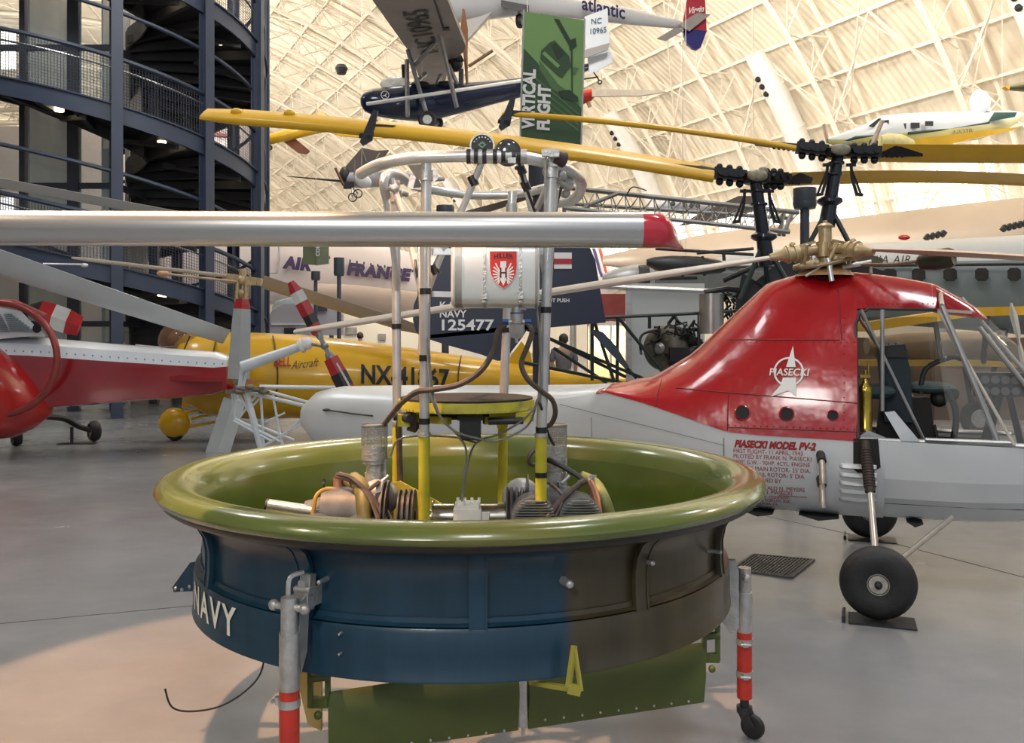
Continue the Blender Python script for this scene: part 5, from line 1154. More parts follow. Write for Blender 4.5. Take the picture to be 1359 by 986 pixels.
# ================================================================ RED AND WHITE HELICOPTER AT LEFT
RH = thing('red_white_helicopter', 'red and white helicopter with louvred engine cover and a red hoop around its pusher end', 'helicopter', (-6.5, 12.6, 0))
rw = mat('white_gloss', (.66, .70, .74), .2, 0, .05, 3, coat=.5); rd = mat('maroon_red_gloss', (.27, .008, .013), .18, 0, .12, 2, coat=.6)
st_ = [(-120, 436, 470, 545, 12.2), (0, 446, 469, 546, 12.3), (60, 448, 471, 542, 12.4), (150, 456, 478, 534, 12.6), (240, 463, 484, 527, 12.9), (290, 467, 487, 522, 13.0), (306, 474, 486, 517, 13.05)]
def bring(px, t, m_, b_, Y, part):
    hw = .42*(b_-t)/96
    if part == 0:
        l = [(0, t), (-.55, t+1), (-.9, t+(m_-t)*.35), (-1, m_)]
    else:
        l = [(-1, m_), (-1.0, m_+(b_-m_)*.6), (-.9, b_-2), (-.6, b_)]
    L_ = [W(px, y, Y)+Vector((0, k*hw, 0)) for k, y in l]; R_ = [W(px, y, Y)+Vector((0, -k*hw, 0)) for k, y in l[::-1]]
    # keep the drawn heights at the near flank
    return L_+R_
for part, m_, nm in ((0, rw, 'boom_top'), (1, rd, 'boom_flank')):
    MB().loft([bring(*s_, part) for s_ in st_], closed=True).build(nm, m_, RH, sharp=35)
b = MB()
for i in range(26):
    px = 8+i*11.5; t = lerp_tab(st_, px); b.ball(W(px, t[1]-4, t[3]-.42*(t[2]-t[0])/96), .012, n=6)
b.build('boom_rivets', steel, RH, kind='stuff')
# pod (rounded lower body) and engine cover with louvres
b = MB(); pod = [(-260, 470, 500, 11.7), (-180, 430, 560, 11.7), (-90, 432, 585, 11.75), (-20, 450, 586, 11.8), (20, 480, 580, 11.9), (45, 508, 568, 12.0), (66, 535, 552, 12.15), (70, 541, 546, 12.2)]
b.loft([[W(px, (t+b_)/2, Y)+Vector((0, .75*(b_-t)/150*sin(a), (b_-t)/2/F*Y*cos(a))) for a in [2*PI*i/24 for i in range(24)]] for px, t, b_, Y in pod]); b.build('cabin_pod', mat('pod_red', (.36, .012, .012), .2, 0, .1, 2, coat=.5), RH, sharp=60)
b = MB(); b.loft([[W(px, y, 11.9+dy) for dy in (0, .5) for y in ((y0, y1) if dy == 0 else (y1, y0))] for px, y0, y1 in ((-90, 405, 452), (0, 408, 450), (28, 413, 447), (46, 432, 446), (60, 444, 447))]); b.build('engine_cover', rw, RH, sharp=30)
for c0, c1 in ((-34, 12), (6, 42)):
    b = MB()
    for i in range(9):
        t = i/8; y = 417+22*t; x0 = c0+8*t; x1 = c1-26+30*t if c0 > 0 else c1-12+12*t
        b.bar(W(x0, y, 11.88), W(x1, y+.6, 11.88), .03, .016)
    b.build('louvre_panel', mat('louvre_grey', (.20, .27, .30), .4, .2), RH, sharp=0)
b = MB(); p = W(49, 436, 11.85); b.lathe([(0, 0), (.06, 0)], p, 16, (0, -1, 0)); b.build('cooling_hole', blackhole, RH)
hc = W(0, 476, 11.6); hp_ = [hc+Vector((cos(R(a))*.74, 0, sin(R(a))*.72)) for a in range(-90, 91, 10)]
MB().tube([W(-40, 392, 11.6), W(-5, 401, 11.6)]+hp_[::-1][1:]+[W(-40, 556, 11.6)], .045, 10).build('guard_hoop', mat('hoop_red', (.26, .045, .04), .3, .2, .1, 8), RH)
MB().tube([W(-60, 398, 11.9), W(20, 402, 11.9), W(60, 420, 12.0)], .045, 8).build('rotor_linkage', mat('linkage_red', (.22, .03, .03), .4), RH)
def striped(P, Q, wd, cols, parent, nm='tail_blade', th=.03, face=Vector((0, -1, 0))):
    P, Q = Vector(P), Vector(Q); d = (Q-P).normalized(); sd = d.cross(face).normalized(); tot = cols[-1][0]; a = 0; first = None
    for (e, m_, w0, w1) in cols:
        p, q = P.lerp(Q, a/tot), P.lerp(Q, e/tot); b = MB()
        b.loft([[p+sd*w0*wd-face*0+face*th*.3, p+face*th, p-sd*w0*wd+face*th*.3, p-face*th*.3], [q+sd*w1*wd+face*th*.3, q+face*th, q-sd*w1*wd+face*th*.3, q-face*th*.3]])
        o = b.build(nm if first is None else 'blade_stripe', m_, parent if first is None else first, sharp=0); first = first or o; a = e
    return first
stred = mat('stripe_red', (.42, .02, .025), .35, 0, .08, 6); stw = mat('stripe_white', (.62, .62, .60), .4); stb = mat('stripe_black', (.02, .02, .02), .4)
striped(W(40, 408, 12.3), W(107, 433, 12.2), .17, [(14, stb, .3, .9), (32, stred, .9, 1), (52, stw, 1, 1), (70, stred, 1, .8)], RH, th=.05)
# tail plane, tail rotor, wheel, droop blade
b = MB(); b.prism([(206, 501), (240, 498), (292, 503), (296, 507), (230, 506)], lambda x, y, d: W(x, y, 12.6+d), .25); b.build('tail_plane', rd, RH, sharp=0)
tr = W(316, 517, 12.9); gry = mat('tail_blade_grey', (.36, .39, .39), .45, 0, .08, 4)
striped(tr, W(322, 397, 12.9), .17, [(14, steel, .2, .6), (88, gry, .95, .80), (121, stred, .72, .55)][0:2]+[(108, gry, .8, .72), (121, stred, .72, .55)], RH, 'tail_rotor_blade')
striped(tr, W(283, 620, 12.6), .17, [(14, steel, .2, .6), (105, gry, .95, 1.0)], RH, 'tail_rotor_blade')
b = MB(); b.cyl(tr+Vector((-.2, .1, 0)), tr+Vector((.15, -.05, 0)), .05); b.ball(tr, .08); b.cyl(tr+Vector((0, -.1, 0)), tr+Vector((0, .3, 0)), .04); b.bar(tr+Vector((-.1, 0, -.06)), tr+Vector((.25, 0, .03)), .05, .05); b.build('tail_gearbox', mat('oily_steel', (.18, .16, .13), .45, .6, .3, 20), RH)
MB().tube([W(300, 513, 13.0), tr], .05).build('tail_shaft', rd, RH)
wc = G(125, 586); wc.z = .165
MB().lathe([(.07, -.06), (.12, -.075), (.15, -.05), (.165, 0), (.15, .05), (.12, .075), (.07, .06)], wc, 28, (.75, .66, 0), closed=True).build('wheel', black, RH)
MB().lathe([(0, .05), (.06, .05), (.07, .06), (.07, -.06), (.06, -.05), (0, -.05)], wc, 20, (.75, .66, 0)).build('wheel_hub', steel, RH)
MB().tube([W(50, 552, 12.8), W(64, 553, 13.3), W(86, 556, 13.7), W(105, 566, 13.9), wc], .045, 8, smooth=5).build('spring_leg', black, RH)
w2 = Vector((W(22, 0, 13).x, 13.0, 0)); w2 = G(22, 592); w2.z = .13
MB().lathe([(.05, -.05), (.11, -.06), (.13, 0), (.11, .06), (.05, .05)], w2, 24, (.75, .66, 0), closed=True).build('wheel', black, RH)
MB().tube([w2, W(10, 560, 12.9)], .04).build('spring_leg', black, RH)
b = MB(); b.box((wc.x-.12, wc.y-.30, .008), (.55, .14, .012)); b.cyl((wc.x-.2, wc.y-.3, .0), (wc.x-.2, wc.y-.3, .26), .025); tag(b.build('wheel_plate', dark, org=(wc.x-.1, wc.y-.3, 0), sharp=30), 'black chock plate with a short post beside the wheel of the red and white helicopter', 'chock')
airfoil(W(-150, 300, 10.6), W(300, 447, 13.6), .42, .27, .08, tilt=.9, n=16, tipround=False).build('rotor_blade', mat('blade_pale_grey', (.50, .53, .54), .35, .1, .06, 2), RH)
MB().tube([W(252, 446, 13.3), W(246, 460, 13.2), W(236, 492, 12.7)], .012, 6).build('tie_down', black, RH)
b = MB()
airfoil(W(-200, 205, 9.2), W(400, 315, 11.5), .16, .13, .08, tilt=.5, n=12).build('rotor_blade', tanb if False else mat('blade_grey_tan', (.40, .39, .37), .4, .1, .06, 2), RH)
# ================================================================ WHITE TRUSS TAIL HELICOPTER
TT = thing('white_truss_helicopter', 'small white lattice frame helicopter with a tail rotor striped red, white and black', 'helicopter', (-3.0, 11.2, 0))
wt = mat('white_tube', (.62, .67, .70), .3, .1, .06, 8)
MB().tube([W(322, 487, 11.0), W(398, 460, 11.0)], [.075, .055], 14).build('tail_boom', wt, TT)
b = MB(); b.ball(W(407, 456, 11.0), .075, (1.1, 1, 1.05), 16); b.cyl(W(398, 460, 11), W(402, 458, 11), .085); b.build('gearbox', white, TT)
MB().cyl(W(410, 456, 11), W(431, 460, 10.9), .02).build('rotor_shaft', steel, TT)
b = MB(); h2 = W(431, 459, 10.9); b.ball(h2, .05); b.bar(h2+Vector((-.06, 0, .12)), h2+Vector((.06, 0, -.12)), .06, .05); b.build('rotor_head', steel, TT)
striped(h2+Vector((-.04, 0, .08)), W(386, 374, 10.9), .085, [(10, steel, .4, .6), (24, stred, .85, .9), (38, stb, .95, .95), (58, stred, 1, 1), (74, stw, 1, 1), (90, stred, 1, .45)], TT)
striped(h2+Vector((.04, 0, -.08)), W(470, 536, 10.9), .105, [(8, steel, .4, .6), (30, stred, .85, .95), (50, stb, 1, 1), (75, stred, 1, .9)], TT)
b = MB(); b.bar(W(447, 482, 10.86), W(474, 530, 10.86), .02, .02); b.build('blade_edge', stw, TT, sharp=0)
for a, c, r_ in (((322, 487), (318, 518), .03), ((328, 490), (322, 515), .02), ((325, 515), (345, 590), .042), ((345, 590), (352, 612), .042), ((308, 521), (312, 556), .016), ((312, 520), (312, 558), .016), ((316, 522), (338, 560), .016), ((346, 522), (350, 592), .016), ((362, 524), (373, 585), .016), ((345, 513), (465, 515), .025), ((330, 521), (415, 541), .025), ((350, 518), (420, 537), .02), ((312, 556), (372, 586), .02), ((340, 564), (390, 584), .018), ((372, 582), (412, 545), .018), ((330, 545), (345, 528), .014), ((310, 558), (360, 585), .02), ((350, 592), (410, 556), .018), ((318, 554), (340, 525), .014), ((372, 583), (380, 600), .016), ((352, 560), (378, 548), .012)):
    MB().tube([W(*a, 11.1), W(*c, 11.1)], r_, 7).build('frame_tube', wt, TT)
b = MB()
for (x, y) in ((322, 516), (318, 520), (340, 517), (350, 520), (332, 514)): b.ball(W(x, y, 11.0), .05, (1.5, 1, .7), 10)
b.bar(W(300, 520, 11), W(350, 516, 11), .06, .05); b.build('frame_joint', mat('oily_steel'), TT) if False else b.build('frame_joint', MATS['oily_steel'], TT)
b = MB(); b.prism([(322, 502), (358, 506), (322, 509)], lambda x, y, d: W(x, y, 11.2+d), .03); b.build('rudder_vane', mat('salmon_vane', (.55, .22, .12), .4), TT, sharp=0)
for x in (348, 376): MB().tube([W(x, 590, 11.1), Vector((W(x, 0, 11.1).x, 11.1, 0))], .025).build('frame_leg', wt, TT)
# ================================================================ helpers for far and hanging aircraft
def WZ(px, py, z): return W(px, py, (z-CAMZ)*F/(HY-py))
def fus(st, m, name, parent, n=20, k=1.0, sharp=50):
    b = MB(); rings = []
    for px, t, bb, Y in st:
        c = W(px, (t+bb)/2, Y); h_ = abs(bb-t)/2/F*Y
        rings.append([c+Vector((0, h_*k*sin(2*PI*i/n), h_*cos(2*PI*i/n))) for i in range(n)])
    return b.loft(rings).build(name, m, parent, sharp=sharp)
def half(st, m, name, parent, part, k=1.0, sharp=60):
    """st rows: px, top, line, bottom, Y; part 0 the upper paint, 1 the lower"""
    b = MB(); rings = []
    for px, t, l, bb, Y in st:
        c = W(px, (t+bb)/2, Y); h_ = (bb-t)/2/F*Y; a0 = math.acos(max(-1, min(1, ((t+bb)/2-l)/((bb-t)/2)))); 
        an = [a0*i/8-0 for i in range(-8, 9)] if part == 0 else [a0+(2*PI-2*a0)*i/16 for i in range(17)]
        rings.append([c+Vector((0, -h_*k*sin(a), h_*cos(a))) for a in an])
    return b.loft(rings, closed=False).build(name, m, parent, sharp=sharp)
def plate(pts, m, name, parent, t=.06, z=None, Y=None):
    """flat panel of thickness t: horizontal when z is given, upright when Y is"""
    P = [WZ(x, y, z) if z else W(x, y, Y) for x, y in pts]
    off = Vector((0, 0, t)) if z else Vector((0, t, 0)); n = len(P)
    return MB().add(P+[p+off for p in P], [tuple(range(n)), tuple(range(2*n-1, n-1, -1))]+[(i, i+n, (i+1) % n+n, (i+1) % n) for i in range(n)]).build(name, m, parent, sharp=30)
def rods(l, r_, m, name, parent):
    for a, c in l: MB().tube([W(*a), W(*c)], r_, 6).build(name, m, parent)
def wheel(c, r_, w_, ax, parent, name='wheel'):
    o = MB().lathe([(r_*.5, -w_*.7), (r_*.85, -w_), (r_, 0), (r_*.85, w_), (r_*.5, w_*.7)], c, 20, ax, closed=True).build(name, black, parent)
    MB().lathe([(0, w_*.6), (r_*.5, w_*.6), (r_*.5, -w_*.6), (0, -w_*.6)], c, 14, ax).build('hub', steel, o); return o
def wires(pts, parent):
    for p in pts:
        p = Vector(p); MB().cyl(p, p+Vector((0, 0, 9)), .006, n=4).build('suspension_wire', steelw, parent)
# ---------------------------------------------------------------- blue parasol pusher monoplane
J = thing('parasol_monoplane', 'blue and silver open cockpit monoplane marked NC10965 hanging beside the green banner', 'airplane', (-2, 22, 6.5))
jb = mat('midnight_blue_gloss', (.009, .020, .060), .18, .1, .1, 2, coat=.6); js = mat('silver_cloth', (.30, .28, .27), .45, .2, .1, 2)
fus([(479, 128, 140, 22), (484, 123, 148, 22), (497, 118, 154, 22), (520, 115, 158, 22), (552, 112, 161, 22.1), (585, 112, 157, 22.4), (620, 110, 148, 22.8), (660, 107, 137, 23.3), (700, 102, 127, 23.8), (760, 88, 104, 24.6), (790, 82, 90, 25)], jb, 'fuselage', J, k=.75)
MB().tube([W(487, 138, 21.5), W(520, 133, 21.3), W(560, 127, 21.4), (W(620, 118, 22.1)), W(700, 106, 23.3)], .045, 6).build('cheat_line', inkwhite, J)
b = MB(); c = W(511, 126, 21.42); b.add([c+Vector((cos(a)*r_, 0, sin(a)*r_)) for a in [2*PI*i/24 for i in range(24)] for r_ in (.085, .10)], [(2*i, 2*i+1, (2*i+3) % 48, (2*i+2) % 48) for i in range(24)]); b.prism([(-.07, -.02), (.0, .0), (.05, .06), (.02, -.01), (.05, -.06), (-.01, -.03)], lambda x, z, d: c+Vector((x, d-.01, z)), .01); b.build('roundel', inkwhite, J, sharp=0)
zw = 8.6
plate([(470, -34), (578, -34), (594, 0), (618, 61), (615, 69), (597, 84), (590, 112), (560, 112), (541, 66), (494, 0)], js, 'wing', J, .12, z=zw)
def q4(a, b_, c, d, z=None, Y=None):
    def fn(u, v):
        x = (a[0]*(1-u)+b_[0]*u)*(1-v)+(d[0]*(1-u)+c[0]*u)*v; y = (a[1]*(1-u)+b_[1]*u)*(1-v)+(d[1]*(1-u)+c[1]*u)*v
        return WZ(x, y, z) if z else W(x, y, Y)
    return fn
qf = q4((582, 70), (567, 14), (533, 18), (557, 74), z=zw-.02)
text('marking', 'NC10965', mat('wing_letters', (.03, .03, .035), .5), lambda x, y: qf(x/3.85, y/.72), J, 1, 'LEFT', bold=.012, sub=1)
plate([(575, 0), (577, 0), (590, 38), (596, 37), (597, 40), (588, 41)], dark, 'aileron_gap', J, .02, z=zw-.03)
rods([((541, 66, 21.6), (565, 147, 21.6)), ((583, 44, 20.8), (606, 142, 21.9)), ((540, 80, 21.9), (541, 154, 21.4)), ((550, 86, 21.7), (582, 52, 21.3)), ((565, 98, 22.4), (548, 112, 22)), ((585, 100, 22.4), (580, 113, 22.2)), ((595, 86, 22.4), (607, 112, 22.4))], .06, mat('strut_grey', (.33, .33, .34), .35, .5), 'strut', J)
wheel(W(567, 159, 21.3), .22, .07, (0.1, -1, 0), J); wheel(W(578, 163, 22.7), .20, .07, (0.1, -1, 0), J)
b = MB(); b.ball(W(525, 112, 22), .24, (1.6, .8, .8), 14); b.build('windshield', mat('pale_plexi', (.5, .62, .68), .06, 0, 0, alpha=.5), J)
b = MB(); b.ball(W(558, 113, 22), .25, (1, .7, .35), 12); b.ball(W(592, 113, 22.3), .28, (1, .7, .35), 12); b.build('cockpit_coaming', inkblack, J)
rods([((535, 86, 22), (536, 104, 22))], .05, dark, 'radiator_cap', J)
b = MB(); b.cyl(W(605, 78, 22.6), W(612, 74, 22.6), .15); b.ball(W(604, 85, 22.7), .2); b.box(W(612, 105, 22.6), (.12, .12, .5)); b.build('engine', dark, J)
b = MB(); b.loft([[W(615, 12, 22.5)+Vector((x*.3, y, 0)) for x, y in ((-.1, 0), (0, .05), (.1, 0), (0, -.05))], [W(616, 40, 22.5)+Vector((x, y, 0)) for x, y in ((-.1, 0), (0, .05), (.1, 0), (0, -.05))], [W(618, 75, 22.5)+Vector((x*.5, y, 0)) for x, y in ((-.1, 0), (0, .05), (.1, 0), (0, -.05))], [W(620, 112, 22.5)+Vector((x*.3, y, 0)) for x, y in ((-.1, 0), (0, .05), (.1, 0), (0, -.05))]]); b.build('propeller', mat('prop_wood_far', (.22, .10, .05), .4), J, sharp=0)
b = MB(); b.bar(W(654, 67, 22.4), W(622, 88, 22.5), .12, .04); b.build('propeller', mat('prop_wood_far', (.22, .1, .05)), J, sharp=0)
tailw = mat('tail_silver', (.66, .70, .74), .4, .1, .05, 2)
plate([(776, 22), (806, 11), (809, 57), (778, 72)], tailw, 'tail_fin', J, .05, Y=24.6); plate([(779, 66), (809, 58), (813, 83), (782, 100)], tailw, 'rudder', J, .05, Y=24.8)
plate([(776, 66), (809, 57), (807, 66), (776, 77)], js, 'tail_plane', J, .05, Y=24.4)
text('marking', 'NC', mat('tail_letters', (.03, .10, .17), .5), lambda x, y: W(791.5+x, 31-y+x*-.10, 24.56), J, 10, bold=.12); text('marking', '10965', MATS['tail_letters'], lambda x, y: W(793.5+x, 44-y-x*.12, 24.56), J, 10.5, bold=.12, squeeze=.9)
wheel(W(796, 109, 24.6), .07, .03, (0, -1, 0), J, 'tail_wheel'); rods([((788, 96, 24.7), (796, 108, 24.6)), ((775, 105, 24.7), (794, 102, 24.6))], .02, dark, 'tail_strut', J)
wires((W(560, 106, 22), W(700, 102, 23.8)), J)
# ---------------------------------------------------------------- white long range jet
V = thing('white_jet', 'slender white jet with a red and blue tail hanging above the green banner', 'airplane', (2, 27, 10))
vw = mat('white_composite', (.62, .64, .68), .25, 0, .03, 1, coat=.3)
fus([(600, -32, 30, 25), (640, -26, 26, 25.2), (690, -20, 20, 25.5), (760, -2, 24, 26), (830, 10, 32, 26.5), (898, 26, 38, 27), (905, 29, 37, 27)], vw, 'boom', V, k=1)
vi = q4((733, 3), (842, 27), (842, 13), (733, -11), Y=25.4)
text('lettering', 'atlantic', mat('indigo_letters', (.025, .015, .09), .5), lambda x, y: W(772+x*1.0, 12.0-y+x*.23, 25.55+.006*x), V, 25, 'LEFT', bold=.5, squeeze=.80)
plate([(690, -26), (618, 55), (612, 20), (640, -40)], mat('jet_wing_under', (.50, .47, .45), .4, 0, .04, 1), 'wing', V, .25, Y=25.0)
b = MB(); b.loft([[W(665, 0, 24.6), W(700, 7, 24.6), W(700, 17, 24.6), W(665, 9, 24.6)], [W(668, 0, 25.2), W(702, 7, 25.2), W(702, 17, 25.2), W(668, 9, 25.2)]]); b.build('gear_door', dark, V, sharp=0)
wheel(W(690, 28, 25), .2, .08, (1, -.3, 0), V); rods([((688, 10, 25), (690, 28, 25))], .05, vw, 'gear_strut', V)
tl = plate([(914, -12), (935, -14), (938, 42), (905, 38)], mat('tail_red', (.42, .02, .04), .3), 'tail_fin', V, .12, Y=27.0)
plate([(905, 38), (938, 41), (930, 63), (925, 66), (919, 64), (912, 58)], mat('tail_blue', (.015, .012, .16), .2, 0, .1, 1, coat=.5), 'lower_fin', V, .14, Y=26.98)
plate([(900, 33), (925, 17), (943, 19), (915, 41)], js, 'tail_plane', V, .05, Y=26.8); plate([(872, 51), (897, 36), (908, 40), (884, 54)], js, 'tail_plane', V, .05, Y=26.9)
text('lettering', 'Virgin', inkwhite, lambda x, y: W(923+x, 17-y-x*.15, 26.95), V, 12, bold=.25, shear=.4, squeeze=.75)
wires((W(700, -15, 25.5), W(890, 28, 27)), V)
# ---------------------------------------------------------------- white and yellow twin
T2_ = thing('yellow_white_twin', 'white twin engined airplane with yellow belly and dark green stripe hanging under the vault', 'airplane', (14, 30, 8))
tst = [(1098, 183, 186, 190, 28), (1112, 178, 187, 195, 28.2), (1130, 172, 187, 198, 28.5), (1150, 164, 186, 200, 28.8), (1168, 154, 184, 199, 29), (1200, 151, 180, 197, 29.4), (1250, 149, 176, 194, 30), (1300, 148, 170, 185, 30.6), (1340, 147, 160, 170, 31), (1356, 149, 153, 157, 31.2)]
half(tst, mat('cool_white', (.66, .72, .78), .25, 0, .03, 2), 'upper_fuselage', T2_, 0); half(tst, mat('pale_yellow', (.68, .62, .25), .3, 0, .15, .6), 'lower_fuselage', T2_, 1)
fus([(1168, 180, 196, 27.6), (1178, 177, 198, 27.7), (1195, 178, 198, 27.8), (1208, 184, 199, 28), (1225, 193, 198, 28.2)], mat('nacelle_cream', (.70, .64, .30), .3), 'engine_nacelle', T2_)
plate([(1196, 197), (1218, 184), (1320, 172), (1355, 168), (1350, 171), (1250, 194), (1215, 200)], yellow, 'wing', T2_, .08, Y=27.9)
grn = mat('dark_green_stripe', (.02, .07, .055), .35)
MB().tube([W(1120, 188, 27.9), W(1135, 183, 27.9), W(1160, 180, 28.2)], [.02, .06, .02], 6).build('stripe', grn, T2_); MB().tube([W(1205, 177, 28.8), W(1260, 171, 29.5), W(1312, 163, 30.2)], .05, 6).build('stripe', grn, T2_)
plate([(1313, 161), (1320, 149), (1350, 149), (1347, 155)], grn, 'tail_stripe', T2_, .05, Y=30.1)
for (x0, y0, w_, h_) in ((1190, 164, 12, 7), (1209, 163, 11, 7), (1228, 161, 10, 6)):
    MB().box(W(x0+w_/2, y0+h_/2, 28.75+.003*(x0-1190)), (w_/F*29, .06, h_/F*29)).build('window', mat('cabin_glass', (.05, .05, .055), .1), T2_, sharp=0)
for x in (1251, 1270): MB().ball(W(x, 161-(x-1251)*.08, 29.42+.012*(x-1251)), .06, (1, .5, 1.2), 10).build('porthole', blackhole, T2_)
plate([(1153, 167), (1166, 157), (1170, 157), (1160, 169)], MATS['cabin_glass'], 'windscreen', T2_, .05, Y=28.3); plate([(1163, 170), (1170, 160), (1180, 159), (1179, 170)], MATS['cabin_glass'], 'side_window', T2_, .05, Y=28.5)
b = MB(); b.ball(W(1301, 135, 30.3), .40, (.9, .25, 1.0), 16); b.loft([[W(1288, 148, 30.3), W(1315, 147, 30.3), W(1315, 147, 30.5), W(1288, 148, 30.5)], [W(1291, 132, 30.3), W(1313, 132, 30.3), W(1313, 132, 30.5), W(1291, 132, 30.5)]]); b.build('tail_fin', mat('cool_white'), T2_)
rods([((1157, 193, 27.4), (1171, 160, 27.4))], .07, mat('prop_pinkish', (.45, .36, .30), .3, .5), 'propeller_blade', T2_); rods([((1093, 165, 28.4), (1099, 190, 28.4))], .06, MATS['prop_pinkish'], 'propeller_blade', T2_); b = MB(); b.ball(W(1159, 190, 27.5), .14); b.build('spinner', blk, T2_)
text('marking', 'N522B', mat('brown_letters', (.22, .14, .04), .5), lambda x, y: W(1278+x, 178-y-x*.10, 29.5), T2_, 9, bold=.1)
wires((W(1165, 155, 29), W(1330, 148, 31)), T2_)
# ---------------------------------------------------------------- small ones under the vault
Yg = thing('yellow_glider', 'small yellow airplane with brown wing hanging behind the long yellow blade', 'airplane', (-7, 28, 7))
fus([(352, 186, 192, 28), (358, 178, 192, 28), (385, 171, 186, 28.2), (418, 166, 178, 28.6), (440, 168, 174, 28.8)], yellow, 'fuselage', Yg)
plate([(420, 168), (470, 170), (539, 181), (500, 184), (450, 180)], yellow, 'wing', Yg, .1, Y=27.6); plate([(416, 155), (424, 146), (431, 150), (433, 165), (418, 165)], yellow, 'tail_fin', Yg, .06, Y=28.7)
plate([(376, 188), (392, 184), (411, 200), (407, 204), (396, 203)], mat('brown_wing', (.20, .07, .03), .5), 'wing', Yg, .08, Y=28.4); wheel(W(358, 196, 28), .09, .04, (0, -1, 0), Yg)
wires((W(400, 168, 28.4),), Yg)
Ul = thing('brown_wing_airplane', 'small open airplane with brown wing, white cowl and two wire wheels hanging under the vault', 'airplane', (-5, 26, 6))
plate([(448, 233), (480, 196), (500, 200), (516, 199), (505, 215), (488, 219), (478, 233)], mat('brown_cloth', (.11, .085, .075), .6, 0, .1, 2), 'wing', Ul, .08, Y=26); plate([(380, 234), (390, 234), (455, 239), (455, 242)], dark, 'wing', Ul, .05, Y=25.8)
fus([(455, 232, 244, 26), (462, 229, 248, 26), (480, 228, 250, 26), (500, 226, 248, 26.3), (540, 228, 244, 26.8), (590, 235, 240, 27.4)], mat('pale_lilac', (.40, .39, .43), .5), 'fuselage', Ul)
b = MB(); b.ball(W(482, 240, 25.6), .26, (1, .4, .72), 14, Euler((0, R(30), 0))); b.build('cowl', white, Ul); b = MB(); b.ball(W(457, 233, 25.9), .2, (.8, .8, 1.3)); b.box(W(463, 246, 25.8), (.3, .1, .2)); b.build('engine', dark, Ul)
rods([((445, 223, 25.7), (456, 246, 25.7))], .04, mat('prop_brown', (.18, .08, .04), .5), 'propeller', Ul); rods([((480, 197, 25.7), (486, 214, 25.7)), ((497, 214, 25.7), (504, 203, 25.7)), ((470, 233, 25.7), (471, 212, 25.7))], .02, steel, 'strut', Ul)
for x, y in ((468, 262), (475, 257)): MB().lathe([(.105, -.02), (.13, -.02), (.13, .02), (.105, .02)], W(x, y, 25.6), 20, (0, -1, 0), closed=True).build('wheel', black, Ul); rods([((x, y, 25.6), (467, 248, 25.8))], .025, steel, 'gear_strut', Ul)
plate([(555, 222), (571, 226), (580, 238), (560, 240)], mat('tail_lilac', (.42, .44, .52), .5), 'tail_fin', Ul, .05, Y=27)
wires((W(480, 228, 26),), Ul)
Rt = thing('red_tail_airplane', 'small airplane with a red nose hanging just behind the edge of the green banner', 'airplane', (3, 30, 8))
fus([(770, 120, 140, 30), (785, 118, 134, 30), (790, 122, 128, 30)], mat('nose_red', (.45, .03, .02), .3), 'nose', Rt); plate([(786, 118), (880, 120), (884, 122), (850, 127), (786, 128)], mat('wing_cream', (.55, .48, .38), .5), 'wing', Rt, .1, Y=29.6); rods([((780, 134, 30), (783, 142, 30))], .08, tan, 'gear_leg', Rt)
wires((W(778, 122, 30),), Rt)
Hw = thing('porthole_airplane', 'small white airplane with round cabin windows seen through the lattice boom', 'airplane', (6, 30, 5.5))
fus([(868, 272, 276, 30), (880, 266, 280, 30), (905, 264, 284, 30), (935, 268, 282, 30.4), (990, 276, 282, 31)], mat('lilac_white', (.60, .60, .66), .4), 'fuselage', Hw)
for x, y in ((893, 270), (909, 272), (918, 273), (926, 273)): MB().ball(W(x, y, 29.66), .085, (1, .4, 1), 10).build('porthole', mat('port_green', (.06, .09, .08), .2), Hw)
plate([(925, 285), (980, 260), (1003, 260), (1003, 280), (950, 292), (900, 300)], mat('brown_cloth'), 'wing', Hw, .08, Y=29.4)
wires((W(905, 265, 30),), Hw)
Lp = thing('hanging_speaker', 'small black drum hanging high under the cream vault', 'speaker', W(453, 91, 30)); b = MB(); b.lathe([(0, -.18), (.15, -.18), (.22, 0), (.15, .12), (0, .12)], W(453, 91, 30), 14); b.build('drum', dark, Lp); wires((W(453, 88, 30),), Lp)
Rw = thing('red_white_wing_airplane', 'small airplane with red and white chequered wing seen through the ramp tower', 'airplane', W(298, 187, 32))
plate([(276, 176), (318, 181), (318, 196), (276, 196)], mat('chequer_pale', (.55, .50, .50), .5, 0, .5, 6), 'wing', Rw, .1, Y=32); plate([(274, 174), (318, 180), (318, 183), (274, 179)], mat('wing_dull_red', (.25, .06, .06), .5), 'wing_edge', Rw, .12, Y=31.95); wires((W(298, 178, 32),), Rw)
Ow = thing('olive_wing_airplane', 'wing tip with olive underside and pale top hanging under the vault beside the thick strut', 'airplane', W(1365, 112, 28))
fus([(1332, 116, 118, 28), (1345, 112, 120, 28), (1380, 104, 122, 28), (1430, 96, 122, 28)], mat('wing_olive_far', (.20, .19, .10), .45), 'wing_tip', Ow, 14, 2.0); plate([(1334, 115), (1340, 113), (1340, 119)], yellow, 'wing_light', Ow, .2, Y=27.7); wires((W(1400, 104, 28),), Ow)
